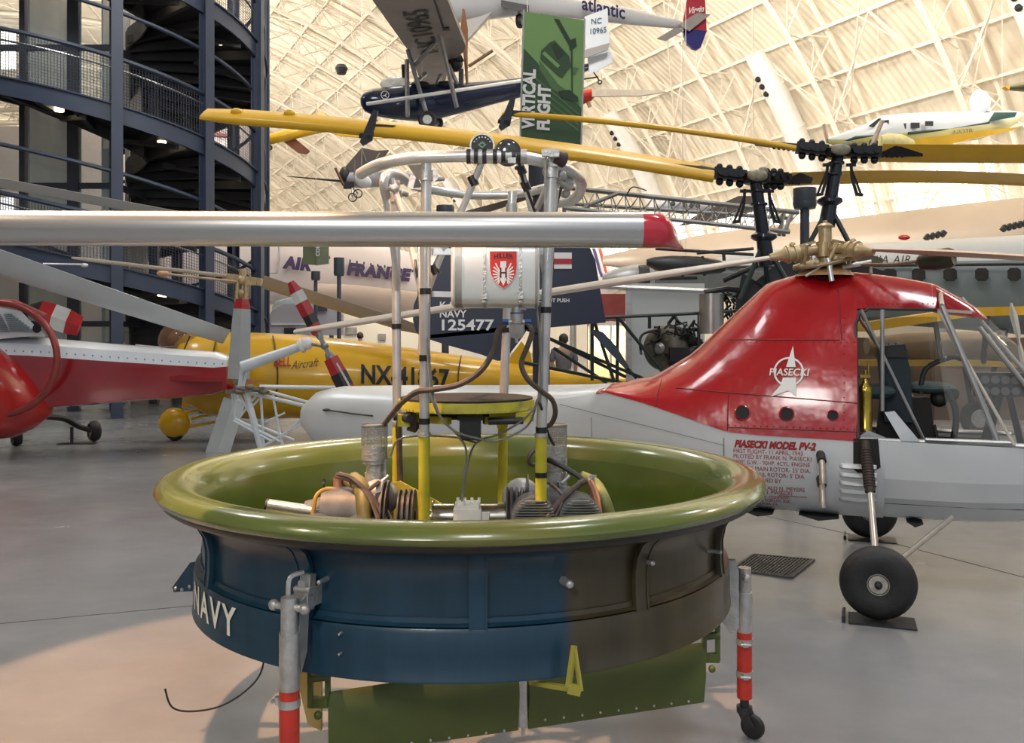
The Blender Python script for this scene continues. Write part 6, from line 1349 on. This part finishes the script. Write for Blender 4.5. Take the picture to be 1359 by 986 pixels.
# ---------------------------------------------------------------- lattice boom behind the railing
Lb = thing('lattice_boom', 'long grey lattice tube boom behind the railing and above the red rotor tip', 'boom', W(900, 275, 11))
gt_ = mat('grey_alloy_tube', (.26, .26, .25), .4, .5, .1, 8)
cA = lambda t: W(752+308*t, 249+33*t, 11.0); cB = lambda t: W(748+300*t, 276+32*t, 10.8); cC = lambda t: W(752+300*t, 270+20*t, 11.6)
for fn, r_ in ((cA, .030), (cB, .026), (cC, .026)): MB().tube([fn(0), fn(1)], r_, 8).build('boom_tube', gt_, Lb)
b = MB()
for i in range(16):
    t0, t1 = i/16, (i+1)/16; tm = (t0+t1)/2
    for p, q in ((cA(t0), cB(tm)), (cB(tm), cA(t1)), (cA(t0), cC(tm)), (cC(tm), cA(t1)), (cB(t0), cC(tm)), (cC(tm), cB(t1))): b.tube([p, q], .007, 4)
b.build('boom_lacing', gt_, Lb, kind='stuff')
rods([((757, 300, 10.9), (782, 272, 10.9)), ((782, 272, 10.9), (822, 256, 11)), ((750, 246, 11), (748, 300, 10.9)), ((1040, 284, 11), (1034, 312, 10.9)), ((1050, 284, 11.2), (1040, 312, 11))], .028, gt_, 'boom_strut', Lb)
plate([(588, 288), (700, 258), (705, 262), (620, 290)], mat('brown_cloth'), 'boom_fairing', Lb, .08, Y=11.4)
MB().tube([W(832, 258, 10.9), W(838, 249, 10.9), W(846, 249, 10.9), W(858, 253, 10.9)], .008, 5, smooth=4).build('cable', black, Lb)
MB().cyl(cA(.5), cA(.5)+Vector((0, 0, 8)), .004, n=4).build('suspension_wire', steelw, Lb)
# ---------------------------------------------------------------- banner and posts
pst = mat('post_blue_grey', (.055, .065, .085), .4, .2, .08, 6)
Bn = thing('green_banner', 'tall green banner reading VERTICAL FLIGHT on a dark post', 'banner', (W(718, 0, 10.7).x, 10.7, 0))
Bq = lambda u, v, d=0.: W((695*(1-u)+776*u)*(1-v)+(690*(1-u)+771*u)*v, (15*(1-u)+27*u)*(1-v)+(198*(1-u)+204*u)*v, 10.7-d)
def bpoly(pts, m, d, nm): return MB().add([Bq(u, v, d) for u, v in pts]+[Bq(u, v, d-.004) for u, v in pts], [tuple(range(len(pts))), tuple(range(2*len(pts)-1, len(pts)-1, -1))]+[(i, i+len(pts), (i+1) % len(pts)+len(pts), (i+1) % len(pts)) for i in range(len(pts))]).build(nm, m, bpan if nm != 'panel' else Bn, sharp=0)
g1, g2, g3, g4 = mat('banner_light', (.20, .36, .12), .6, 0, .06, 2), mat('banner_dark', (.035, .085, .035), .6, 0, .1, 2), mat('banner_mid', (.085, .18, .06), .6, 0, .1, 3), mat('banner_deep', (.018, .045, .018), .6)
bpan = None
bpan = bpoly([(0, 0), (1, 0), (1, 1), (0, 1)], g1, 0, 'panel')
bpoly([(0, .26), (.25, .36), (.5, .52), (1, .66), (1, 1), (0, 1)], g2, .006, 'print'); bpoly([(.28, .34), (.6, .50), (.95, .60), (.95, .64), (.5, .54), (.28, .40)], g3, .009, 'print')
for k in range(4): bpoly([(.2, .46+.05*k), (.95, .70+.04*k), (.95, .712+.04*k), (.2, .475+.05*k)], g3, .010, 'print')
bpoly([(.50, .02), (.58, .02), (.82, .19), (.78, .22)], g4, .010, 'print'); bpoly([(.30, .27), (.44, .20), (.52, .18), (.76, .28), (.80, .35), (.66, .45), (.58, .43), (.30, .33)], g2, .012, 'print'); bpoly([(.46, .22), (.54, .20), (.70, .27), (.58, .32)], g4, .015, 'print'); bpoly([(.32, .29), (.36, .27), (.62, .36), (.58, .38)], g1, .015, 'print')
bpoly([(.78, .36), (.92, .36), (.86, .42)], g3, .012, 'print'); bpoly([(.74, .17), (.86, .14), (.88, .2), (.78, .24)], g4, .013, 'print'); bpoly([(.60, .55), (.78, .53), (.93, .58), (.92, .62), (.66, .60)], g4, .013, 'print'); bpoly([(.79, .20), (.81, .20), (.84, .56), (.82, .56)], g4, .014, 'print')
text('lettering', 'VERTICAL', inkwhite, lambda x, y: Bq(.215-y*.245/.72*.8, .845-x/5.2*.515, .02), bpan, 1, 'LEFT', bold=.045, squeeze=1.0, space=.98)
text('lettering', 'FLIGHT', inkwhite, lambda x, y: Bq(.465-y*.245/.72*.8, .85-x/3.65*.375, .02), bpan, 1, 'LEFT', bold=.045, squeeze=1.0, space=.98)
b = MB(); 
for u in (0, 1): b.tube([Bq(u, -.01), Bq(u, 1.01)], .012, 6)
b.build('banner_edge', mat('banner_edge', (.45, .47, .45), .4), Bn)
xb = W(719, 0, 10.7).x
b = MB(); b.cyl((xb, 10.9, 0), (xb, 10.9, 3.6), .105, n=24); b.cyl((xb, 10.9, 3.34), (xb, 10.9, 3.76), .155, n=24); b.lathe([(.2, 0), (.2, .03), (.12, .05)], (xb, 10.9, 0), 20); b.cyl((xb, 10.9, 3.7), (xb, 10.9, 5.55), .03); b.build('post', pst, Bn)
MB().box((xb+.02, 10.84, 3.87), (.6, .2, .16)).build('lamp_tray', mat('tray_beige', (.45, .40, .34), .5), Bn, sharp=0)
for (px, yt, yb, wt_, Y, lab) in ((1068, 250, 277, 15, 12.0, 'dark drum headed post behind the red and silver helicopter'), (591, 273, 292, 12, 16.6, 'dark drum headed post seen inside the railing'), (450, 342, 366, 7, 20, 'slim blue grey post with a drum head beyond the yellow helicopter'), (419, 360, 372, 6, 21, 'slim post below the small hanging sign')):
    o = thing('drum_post', lab, 'post', (W(px, 0, Y).x, Y, 0)); x = W(px, 0, Y).x; zt, zb = W(px, yt, Y).z, W(px, yb, Y).z; r_ = wt_/F*Y
    b = MB(); b.lathe([(0, zt), (r_*.98, zt), (r_, zt-.02), (r_, zb+.04), (r_*.9, zb), (0, zb)], (x, Y, 0), 24); b.lathe([(r_*1.03, zb+.06), (r_*1.03, zb+.09)], (x, Y, 0), 24); b.build('drum_head', pst, o)
    b = MB(); b.cyl((x, Y, 0), (x, Y, zb), r_*.4, n=14); b.lathe([(r_, 0), (r_, .03), (r_*.4, .05)], (x, Y, 0), 16); b.build('post', pst, o)
Sg = thing('hanging_sign', 'small folded olive green hanging sign below the silver rotor blade', 'sign', W(419, 335, 21)); sgm = mat('sign_olive', (.10, .12, .06), .6, 0, .1, 3)
plate([(402, 305), (418, 305), (420, 352), (402, 350)], sgm, 'sign_panel', Sg, .06, Y=21); plate([(418, 305), (436, 305), (436, 350), (420, 352)], mat('sign_olive_light', (.15, .17, .11), .6), 'sign_panel', Sg, .06, Y=20.95)
text('lettering', 'COM', inkwhite, lambda x, y: W(424-y, 340-x, 20.9), Sg, 7, 'LEFT', bold=.1); wires((W(419, 305, 21),), Sg)
# ---------------------------------------------------------------- big aircraft beyond
AF = thing('white_airliner', 'long white jet airliner with purple lettering beyond the yellow helicopter', 'airplane', (-8, 36, 0))
afw = mat('airliner_white', (.72, .66, .68), .35, 0, .03, .5)
ast = [(240, 286, 400, 30), (300, 292, 402, 31), (355, 300, 404, 32), (430, 312, 405, 34), (500, 325, 408, 37), (570, 340, 412, 40), (650, 352, 412, 44), (740, 362, 408, 49), (800, 368, 398, 53), (820, 378, 386, 55)]
fus(ast, afw, 'fuselage', AF, 28); fus([(420, 376, 402, 32.2), (470, 378, 415, 33), (560, 388, 428, 36), (640, 396, 430, 40), (700, 404, 420, 44)], mat('airliner_belly', (.42, .34, .30), .4, 0, .05, .5), 'wing_root', AF)
afy = lambda px: lerp_tab([(a, (t+b_)/2, (b_-t)/2/F*Y, Y) for a, t, b_, Y in ast], px)
def afp(px, py, off=.05):
    c, h_, Y = afy(px); dy = (py-c)/F*Y; return W(px, py, Y-math.sqrt(max(.01, h_*h_-dy*dy))-off)
for s_, x0, sq in (('AIR', 377, 1.0), ('FRANCE', 460, 1.0)): text('lettering', s_, mat('airline_purple', (.03, .014, .09), .5), lambda x, y, x0=x0: afp(x0+x, 355+.19*(x0+x-377)*.55-y, .08), AF, 21, 'LEFT', bold=1.5, shear=.2, space=1.08, sub=1)
for i in range(14):
    px = 437+i*9.2; MB().ball(afp(px, 342+i*1.45, .0), .05, (.7, .5, 1.3), 8).build('cabin_window', MATS['cabin_glass'], AF)
MB().tube([afp(355, 363), afp(368, 362), afp(371, 345), afp(370, 322), afp(364, 310)], .03, 5).build('door_outline', mat('outline_grey', (.3, .28, .3), .5), AF)
for i, (m_, a) in enumerate(((mat('stripe_navy', (.05, .04, .20), .4), 0), (afw, 4), (MATS['stripe_navy'], 8), (afw, 12), (mat('stripe_orange_red', (.55, .10, .05), .4), 16))):
    plate([(778+a, 330), (782+a, 330), (786+a+4, 360), (800+a, 384), (794+a, 384)], m_, 'tail_stripe', AF, .2, Y=53)
for x in (500, 760): MB().cyl(W(x, 404, 38 if x < 600 else 48), Vector((W(x, 0, 38 if x < 600 else 48).x, 38 if x < 600 else 48, 0)), .2).build('gear_leg', steel, AF)
CV = thing('guard_transport', 'white over grey transport airplane with a row of square windows beyond the red cabin', 'airplane', (9, 23, 0))
cst = [(925, 356, 360, 366, 25), (940, 347, 358, 378, 24.8), (962, 339, 356, 392, 24.5), (1000, 333, 355, 408, 24.2), (1100, 326, 353, 424, 23.5), (1230, 319, 351, 434, 22.5), (1359, 312, 349, 444, 21.5), (1520, 304, 347, 455, 20.5)]
half(cst, mat('guard_white', (.58, .60, .61), .3, 0, .03, 1), 'upper_fuselage', CV, 0); half(cst, mat('guard_grey', (.19, .235, .245), .45, 0, .05, 1), 'lower_fuselage', CV, 1)
def cvp(px, py, off=.03):
    t, l, bb, Y = lerp_tab(cst, px); c = (t+bb)/2; h_ = (bb-t)/2/F*Y; dy = (py-c)/F*Y; return W(px, py, Y-math.sqrt(max(.01, h_*h_-dy*dy))-off)
MB().tube([cvp(x, 353-.0092*(x-1100)) for x in range(960, 1500, 20)], .035, 5).build('stripe', dark, CV)
text('lettering', 'WEST VIRGINIA AIR GUARD', inkblack, lambda x, y: cvp(1067+x*1.0, 350.5-.006*x-y, .05), CV, 15.5, 'LEFT', bold=.1, shear=.25, sub=1, space=1.12, squeeze=.93)
for px in (1181, 1219, 1261, 1303, 1346, 1390, 1435):
    b = MB(); b.prism([(x*9, y*8.5) for x, y in ((-1, -.6), (-.6, -1), (.6, -1), (1, -.6), (1, .6), (.6, 1), (-.6, 1), (-1, .6))], lambda x, y, d: cvp(px+x, 365-.006*(px-1181)+y, .03-d), .05); b.build('cabin_window', mat('window_brown', (.018, .016, .014), .5, 0, .4, 6, spec=.15), CV, sharp=0)
plate([(840, 372), (880, 366), (1080, 358), (1100, 375), (1090, 392), (900, 386)], mat('guard_wing', (.12, .13, .12), .4), 'wing', CV, .3, Y=20.5)
fus([(800, 364, 376, 19.6), (815, 357, 382, 19.6), (840, 351, 388, 19.7), (866, 350, 390, 19.8)], mat('nacelle_grey', (.40, .41, .42), .35, .3), 'engine_nacelle', CV); fus([(848, 352, 389, 19.45), (860, 351, 390, 19.5)], dark, 'cowl_gill', CV)
MB().cyl(W(1000, 400, 23.5), Vector((W(1000, 0, 23.5).x, 23.5, 0)), .1).build('gear_leg', steel, CV); MB().cyl(W(1330, 438, 21.5), Vector((W(1330, 0, 21.5).x, 21.5, 0)), .12).build('gear_leg', steel, CV)
BF = thing('beige_bomber', 'huge beige fuselage seen above the white and grey transport', 'airplane', (16, 36, 0))
bst = [(800, 340, 352, 44), (860, 326, 362, 42), (930, 312, 374, 40), (1000, 302, 384, 38.5), (1100, 292, 398, 37), (1200, 280, 406, 35.5), (1300, 268, 412, 34), (1400, 258, 418, 32.5), (1560, 248, 425, 31)]
fus(bst, mat('beige_metal', (.40, .325, .26), .4, .15, .06, .5), 'fuselage', BF, 28)
for (x0, y0, n) in ((1228, 313, 4), (1330, 301, 5)):
    for i in range(n): MB().bar(W(x0+7*i, y0-1.6*i, 31.9-(x0-1228)*.011), W(x0+7*i+5, y0-1.6*i-1.2+5, 31.9-(x0-1228)*.011), .16, .2).build('exhaust_stub', dark, BF, sharp=0)
MB().ball(W(1200, 315, 32.5), .14, (1.6, .6, .7), 10).build('beacon', red, BF)
MB().cyl(W(1250, 400, 34.5), Vector((W(1250, 0, 34.5).x, 34.5, 0)), .25).build('gear_leg', steel, BF); MB().cyl(W(1000, 384, 38.5), Vector((W(1000, 0, 38.5).x, 38.5, 0)), .2).build('gear_leg', steel, BF)
DH = thing('dark_hull_helicopter', 'small dark helicopter with skids hanging in front of the grey transport wing', 'helicopter', W(910, 355, 18))
fus([(858, 344, 352, 18), (868, 341, 358, 18), (890, 339, 364, 18), (925, 340, 365, 18), (955, 345, 363, 18.1), (962, 350, 360, 18.1)], mat('hull_black', (.02, .024, .028), .4), 'body', DH)
rods([((875, 370, 18), (925, 369, 18)), ((885, 358, 18), (884, 369, 18)), ((905, 358, 18), (906, 369, 18)), ((960, 332, 18), (961, 346, 18)), ((925, 336, 18), (1000, 330, 18)), ((870, 330, 18), (1000, 338, 18)), ((932, 340, 18), (935, 366, 18))], .035, dark, 'skid_tube', DH)
wires((W(910, 340, 18),), DH)
GC = thing('grey_cabin_helicopter', 'pale grey helicopter cabin with a small dark window behind the yellow body', 'helicopter', (-5.4, 24, 0))
gm = mat('pale_lilac_grey', (.48, .47, .52), .4, 0, .05, 1)
b = MB(); b.loft([[W(x, y, Yc) for x, y, Yc in ((x0, t, 23.5), (x0, 445, 23.5), (x0, 445, 25.5), (x0, t, 25.5))] for x0, t in ((357, 420), (361, 412), (375, 404), (410, 402), (440, 408), (456, 418))]); b.build('cabin', gm, GC, sharp=30)
fus([(362, 405, 412, 24), (368, 398, 414, 24), (388, 394, 414, 24), (402, 400, 414, 24)], mat('pale_plexi'), 'canopy', GC)
MB().box(W(385, 440, 23.45), (.3, .06, .2)).build('window', MATS['cabin_glass'], GC, sharp=0); MB().box(W(386, 430, 23.45), (1.0, .05, .05)).build('door_rail', white, GC, sharp=0)
MB().box(W(427, 408, 23.4), (.28, .06, .2)).build('window', MATS['cabin_glass'], GC, sharp=0)
for x in (370, 440): MB().cyl(W(x, 445, 24), Vector((W(x, 0, 24).x, 24, 0)), .06).build('gear_leg', steel, GC)
# ---------------------------------------------------------------- exhibit walls, cases
lit = mat('exhibit_white', (.80, .73, .62), .6, 0, .05, .7)
def slab(px0, px1, ytop, Y, m, nm, lab, cat, t=.15):
    x0, x1 = W(px0, 0, Y).x, W(px1, 0, Y).x; z = W(0, ytop, Y).z; o = thing(nm, lab, cat, ((x0+x1)/2, Y, 0)); MB().box(((x0+x1)/2, Y+t/2, z/2), (x1-x0, t, z)).build('panel', m, o, sharp=0); return o
xw = slab(455, 660, 417, 27, lit, 'exhibit_wall', 'brightly lit cream exhibit wall with small framed pictures', 'wall panel')
for (x, y, w_, h_) in ((466, 439, 15, 9), (507, 447, 10, 8), (640, 440, 14, 10)): MB().box(W(x, y, 26.95), (w_/F*27, .05, h_/F*27)).build('framed_picture', mat('picture_grey', (.28, .26, .25), .5, 0, .6, 3), xw, sharp=0)
spot('exhibit_spot', (-3.2, 24.6, 4.6), (-2.6, 27, 1.6), 420, 100, .6, (1, .86, .66), .2)
wp = slab(833, 935, 376, 12.6, mat('panel_pale_grey', (.62, .65, .64), .5, 0, .03, 1), 'display_board', 'tall plain pale grey display panel behind the bare engine', 'display panel', .06)
MB().box((W(835, 0, 12.5).x, 12.56, 1.2), (.08, .06, 2.4)).build('panel_post', alum, wp, sharp=0); MB().tube([W(793, 380, 12.5), W(955, 387, 12.5)], .035, 8).build('panel_rail', alum, wp)
cs_ = thing('lit_case', 'glowing glass display case with pale models beside the white panel', 'display case', W(805, 0, 19)); x0, x1 = W(782, 0, 19).x, W(835, 0, 19).x
for z in (.05, 1.9): MB().box(((x0+x1)/2, 19, z), (x1-x0, .6, .08)).build('case_deck', lit, cs_, sharp=0)
MB().box(((x0+x1)/2, 19.3, 1), (x1-x0, .04, 1.9)).build('case_back', mat('case_cream', (.75, .62, .36), .6), cs_, sharp=0)
for x in (x0, x1, (x0+x1)/2): MB().box((x, 18.7, 1), (.05, .04, 1.9)).build('case_post', lit, cs_, sharp=0)
for i in range(4): MB().ball((x0+.15+.2*i, 18.95, .22+.35*(i % 3)), .1, (1.2, .6, .8)).build('model', white, cs_)
MB().box(((x0+x1)/2, 18.72, 1), (x1-x0, .01, 1.8)).build('case_glass', glass, cs_, sharp=0)
area('case_lamp', ((x0+x1)/2, 18.9, 1.85), ((x0+x1)/2, 19, 0), .4, 60, (1, .80, .50))
rb = slab(780, 840, 390, 21, mat('dull_red_panel', (.28, .05, .045), .6), 'red_partition', 'dull red partition above the glowing display case', 'wall panel')
# ---------------------------------------------------------------- yellow biplane seen through the cabin
BP = thing('yellow_biplane', 'yellow biplane seen through the cabin of the red and silver helicopter', 'airplane', (9, 15, 0))
plate([(1150, 428), (1290, 408), (1420, 405), (1420, 416), (1290, 420), (1150, 440)], yellow, 'upper_wing', BP, .5, Y=14); plate([(1150, 478), (1300, 478), (1420, 484), (1420, 490), (1290, 486), (1150, 486)], mat('wing_ochre', (.50, .32, .05), .4), 'lower_wing', BP, .5, Y=14.4)
fus([(1150, 448, 470, 15), (1200, 442, 482, 15), (1290, 440, 492, 15), (1330, 445, 488, 14.8), (1345, 455, 478, 14.7)], mat('fuselage_olive_grey', (.20, .16, .11), .5), 'fuselage', BP)
b = MB(); b.loft([[W(x, y, 13.8+d) for x, y, d in ((x0-w_, yy, 0), (x0, yy, .05), (x0+w_, yy, 0), (x0, yy, -.05))] for x0, yy, w_ in ((1342, 402, 1.5), (1345, 418, 5.5), (1350, 440, 4.5), (1352, 452, 2), (1356, 470, 4), (1362, 492, 5), (1364, 505, 1.5))]); b.build('propeller', mat('prop_white_metal', (.62, .65, .66), .3, .4), BP, sharp=0)
rods([((1240, 420, 14.2), (1250, 480, 14.4)), ((1310, 416, 14.2), (1305, 482, 14.4)), ((1280, 486, 14.6), (1290, 540, 14.6)), ((1320, 486, 14.6), (1310, 540, 14.6))], .04, dark, 'strut', BP)
wheel(Vector((W(1298, 0, 14.6).x, 14.6, .3)), .3, .1, (0, -1, 0), BP)
eb = slab(1120, 1470, 448, 17.5, mat('backdrop_brown', (.10, .07, .05), .5, 0, .5, .9), 'dark_backdrop', 'long low dark brown backdrop added behind the yellow biplane', 'partition')  # added to darken the view through the cabin, stands for other exhibits
spot('biplane_spot', (11, 12, 7), (9, 17, 0), 900, 70, .5, (1, .66, .34), .2)
# ---------------------------------------------------------------- visitors
def person(name, lab, x, y, shirt, pants, hairc, h=1.72, face=1, lean=0.0):
    o = thing(name, lab, 'person', (x, y, 0)); k = h/1.72; s_ = face
    V_ = lambda a, b_, c: Vector((x+a*k, y-b_*k*s_, c*k))
    def skin_mesh(nm, verts, edges, rad, m, sub=1):
        me = bpy.data.meshes.new(nm+'_src'); org = Vector((x, y, 0)); me.from_pydata([tuple(v-org) for v in verts], edges, []); ob = bpy.data.objects.new(nm, me); C.objects.link(ob)
        sk = ob.modifiers.new('s', 'SKIN'); ss_ = ob.modifiers.new('u', 'SUBSURF'); ss_.levels = sub; ss_.render_levels = sub
        for i, r_ in enumerate(rad):
            me.skin_vertices[0].data[i].radius = (r_[0]*k, r_[1]*k) if isinstance(r_, tuple) else (r_*k, r_*k)
        me.skin_vertices[0].data[0].use_root = True
        dg = bpy.context.evaluated_depsgraph_get(); dg.update(); m2 = bpy.data.meshes.new_from_object(ob.evaluated_get(dg)); ob.modifiers.clear(); ob.data = m2; m2.materials.clear(); m2.materials.append(m); m2.shade_smooth(); ob.parent = o; ORG[nm] = org; return ob
    v = [V_(0, 0, .93), V_(0, .01, 1.15), V_(0, -.01, 1.38), V_(0, 0, 1.50), V_(0, .03, 1.58), V_(0, .03, 1.66)]; e = [(0, 1), (1, 2), (2, 3), (3, 4), (4, 5)]; r_ = [(.15, .11), (.14, .10), (.16, .10), .055, (.075, .09), (.07, .085)]
    for sx in (-1, 1):
        n = len(v); v += [V_(sx*.19, -.01, 1.40), V_(sx*.24, -.02, 1.13), V_(sx*.23, .06, .89), V_(sx*.225, .09, .82)]; r_ += [.06, .042, .03, (.018, .034)]; e += [(2, n), (n, n+1), (n+1, n+2), (n+2, n+3)]
        for f, (dy, L_) in enumerate(((.05, .06), (.03, .085), (.01, .09), (-.01, .085), (-.03, .065))):
            m_ = len(v); v += [V_(sx*.222, .09+dy, .80-L_*.4), V_(sx*.215, .10+dy, .80-L_)]; r_ += [.009, .008]; e += [(n+3, m_), (m_, m_+1)]
        n = len(v); v += [V_(sx*.09, 0, .86), V_(sx*.10, .02, .48), V_(sx*.10, -.01, .09), V_(sx*.11, .13, .04)]; r_ += [.085, .058, .042, (.035, .03)]; e += [(0, n), (n, n+1), (n+1, n+2), (n+2, n+3)]
    skin_mesh('body', v, e, r_, mat('skin_tone', (.42, .25, .17), .55))
    v = [V_(0, 0, .92), V_(0, .01, 1.15), V_(0, -.01, 1.38), V_(0, -.005, 1.47)]; e = [(0, 1), (1, 2), (2, 3)]; r_ = [(.17, .13), (.16, .12), (.18, .12), (.075, .07)]
    for sx in (-1, 1): n = len(v); v += [V_(sx*.20, -.01, 1.40), V_(sx*.24, -.02, 1.16)]; r_ += [.075, .062]; e += [(2, n), (n, n+1)]
    skin_mesh('shirt', v, e, r_, shirt)
    v = [V_(0, 0, .96)]; e = []; r_ = [(.165, .125)]
    for sx in (-1, 1): n = len(v); v += [V_(sx*.095, 0, .84), V_(sx*.10, .02, .48), V_(sx*.10, -.01, .10)]; r_ += [.105, .075, .058]; e += [(0, n), (n, n+1), (n+1, n+2)]
    skin_mesh('trousers', v, e, r_, pants)
    b = MB(); b.ball(V_(0, .0, 1.645), .105*k, (.92, 1.05, 1.0), 14); b.build('hair', hairc, o)
    b = MB(); b.ball(V_(0, .125, 1.60), .016*k); b.build('nose', MATS['skin_tone'], o)
    for sx in (-1, 1):
        MB().ball(V_(sx*.03, .112, 1.625), .010*k, n=8).build('eye', inkblack, o); MB().ball(V_(sx*.088, .02, 1.605), .025*k, (.4, .8, 1.2), 8).build('ear', MATS['skin_tone'], o)
        MB().ball(V_(sx*.11, .08, .035), .06*k, (.75, 1.8, .55), 10).build('shoe', black, o)
    MB().box(V_(0, .115, 1.565), (.045*k, .012*k, .008*k)).build('mouth', mat('lip_tone', (.35, .14, .11), .5), o, sharp=0)
    return o
hairb = mat('dark_hair', (.03, .022, .016), .6)
pA = W(478, 0, 25.5); person('person', 'person in an olive top looking at the lit exhibit wall', pA.x, 25.5, mat('olive_shirt', (.10, .09, .06), .8), mat('dark_trousers', (.03, .03, .035), .8), hairb, 1.72, -1)
pB = W(748, 0, 17); person('person', 'person in a grey shirt standing behind the dark tube frame', pB.x, 17, mat('grey_shirt', (.14, .14, .15), .8), mat('grey_trousers', (.10, .10, .11), .8), hairb, 1.66, -1)
pC = W(732, 0, 18.2); person('person', 'person in a teal top partly hidden behind the railing post', pC.x, 18.2, mat('teal_shirt', (.01, .16, .22), .7), MATS['dark_trousers'], hairb, 1.25, -1)
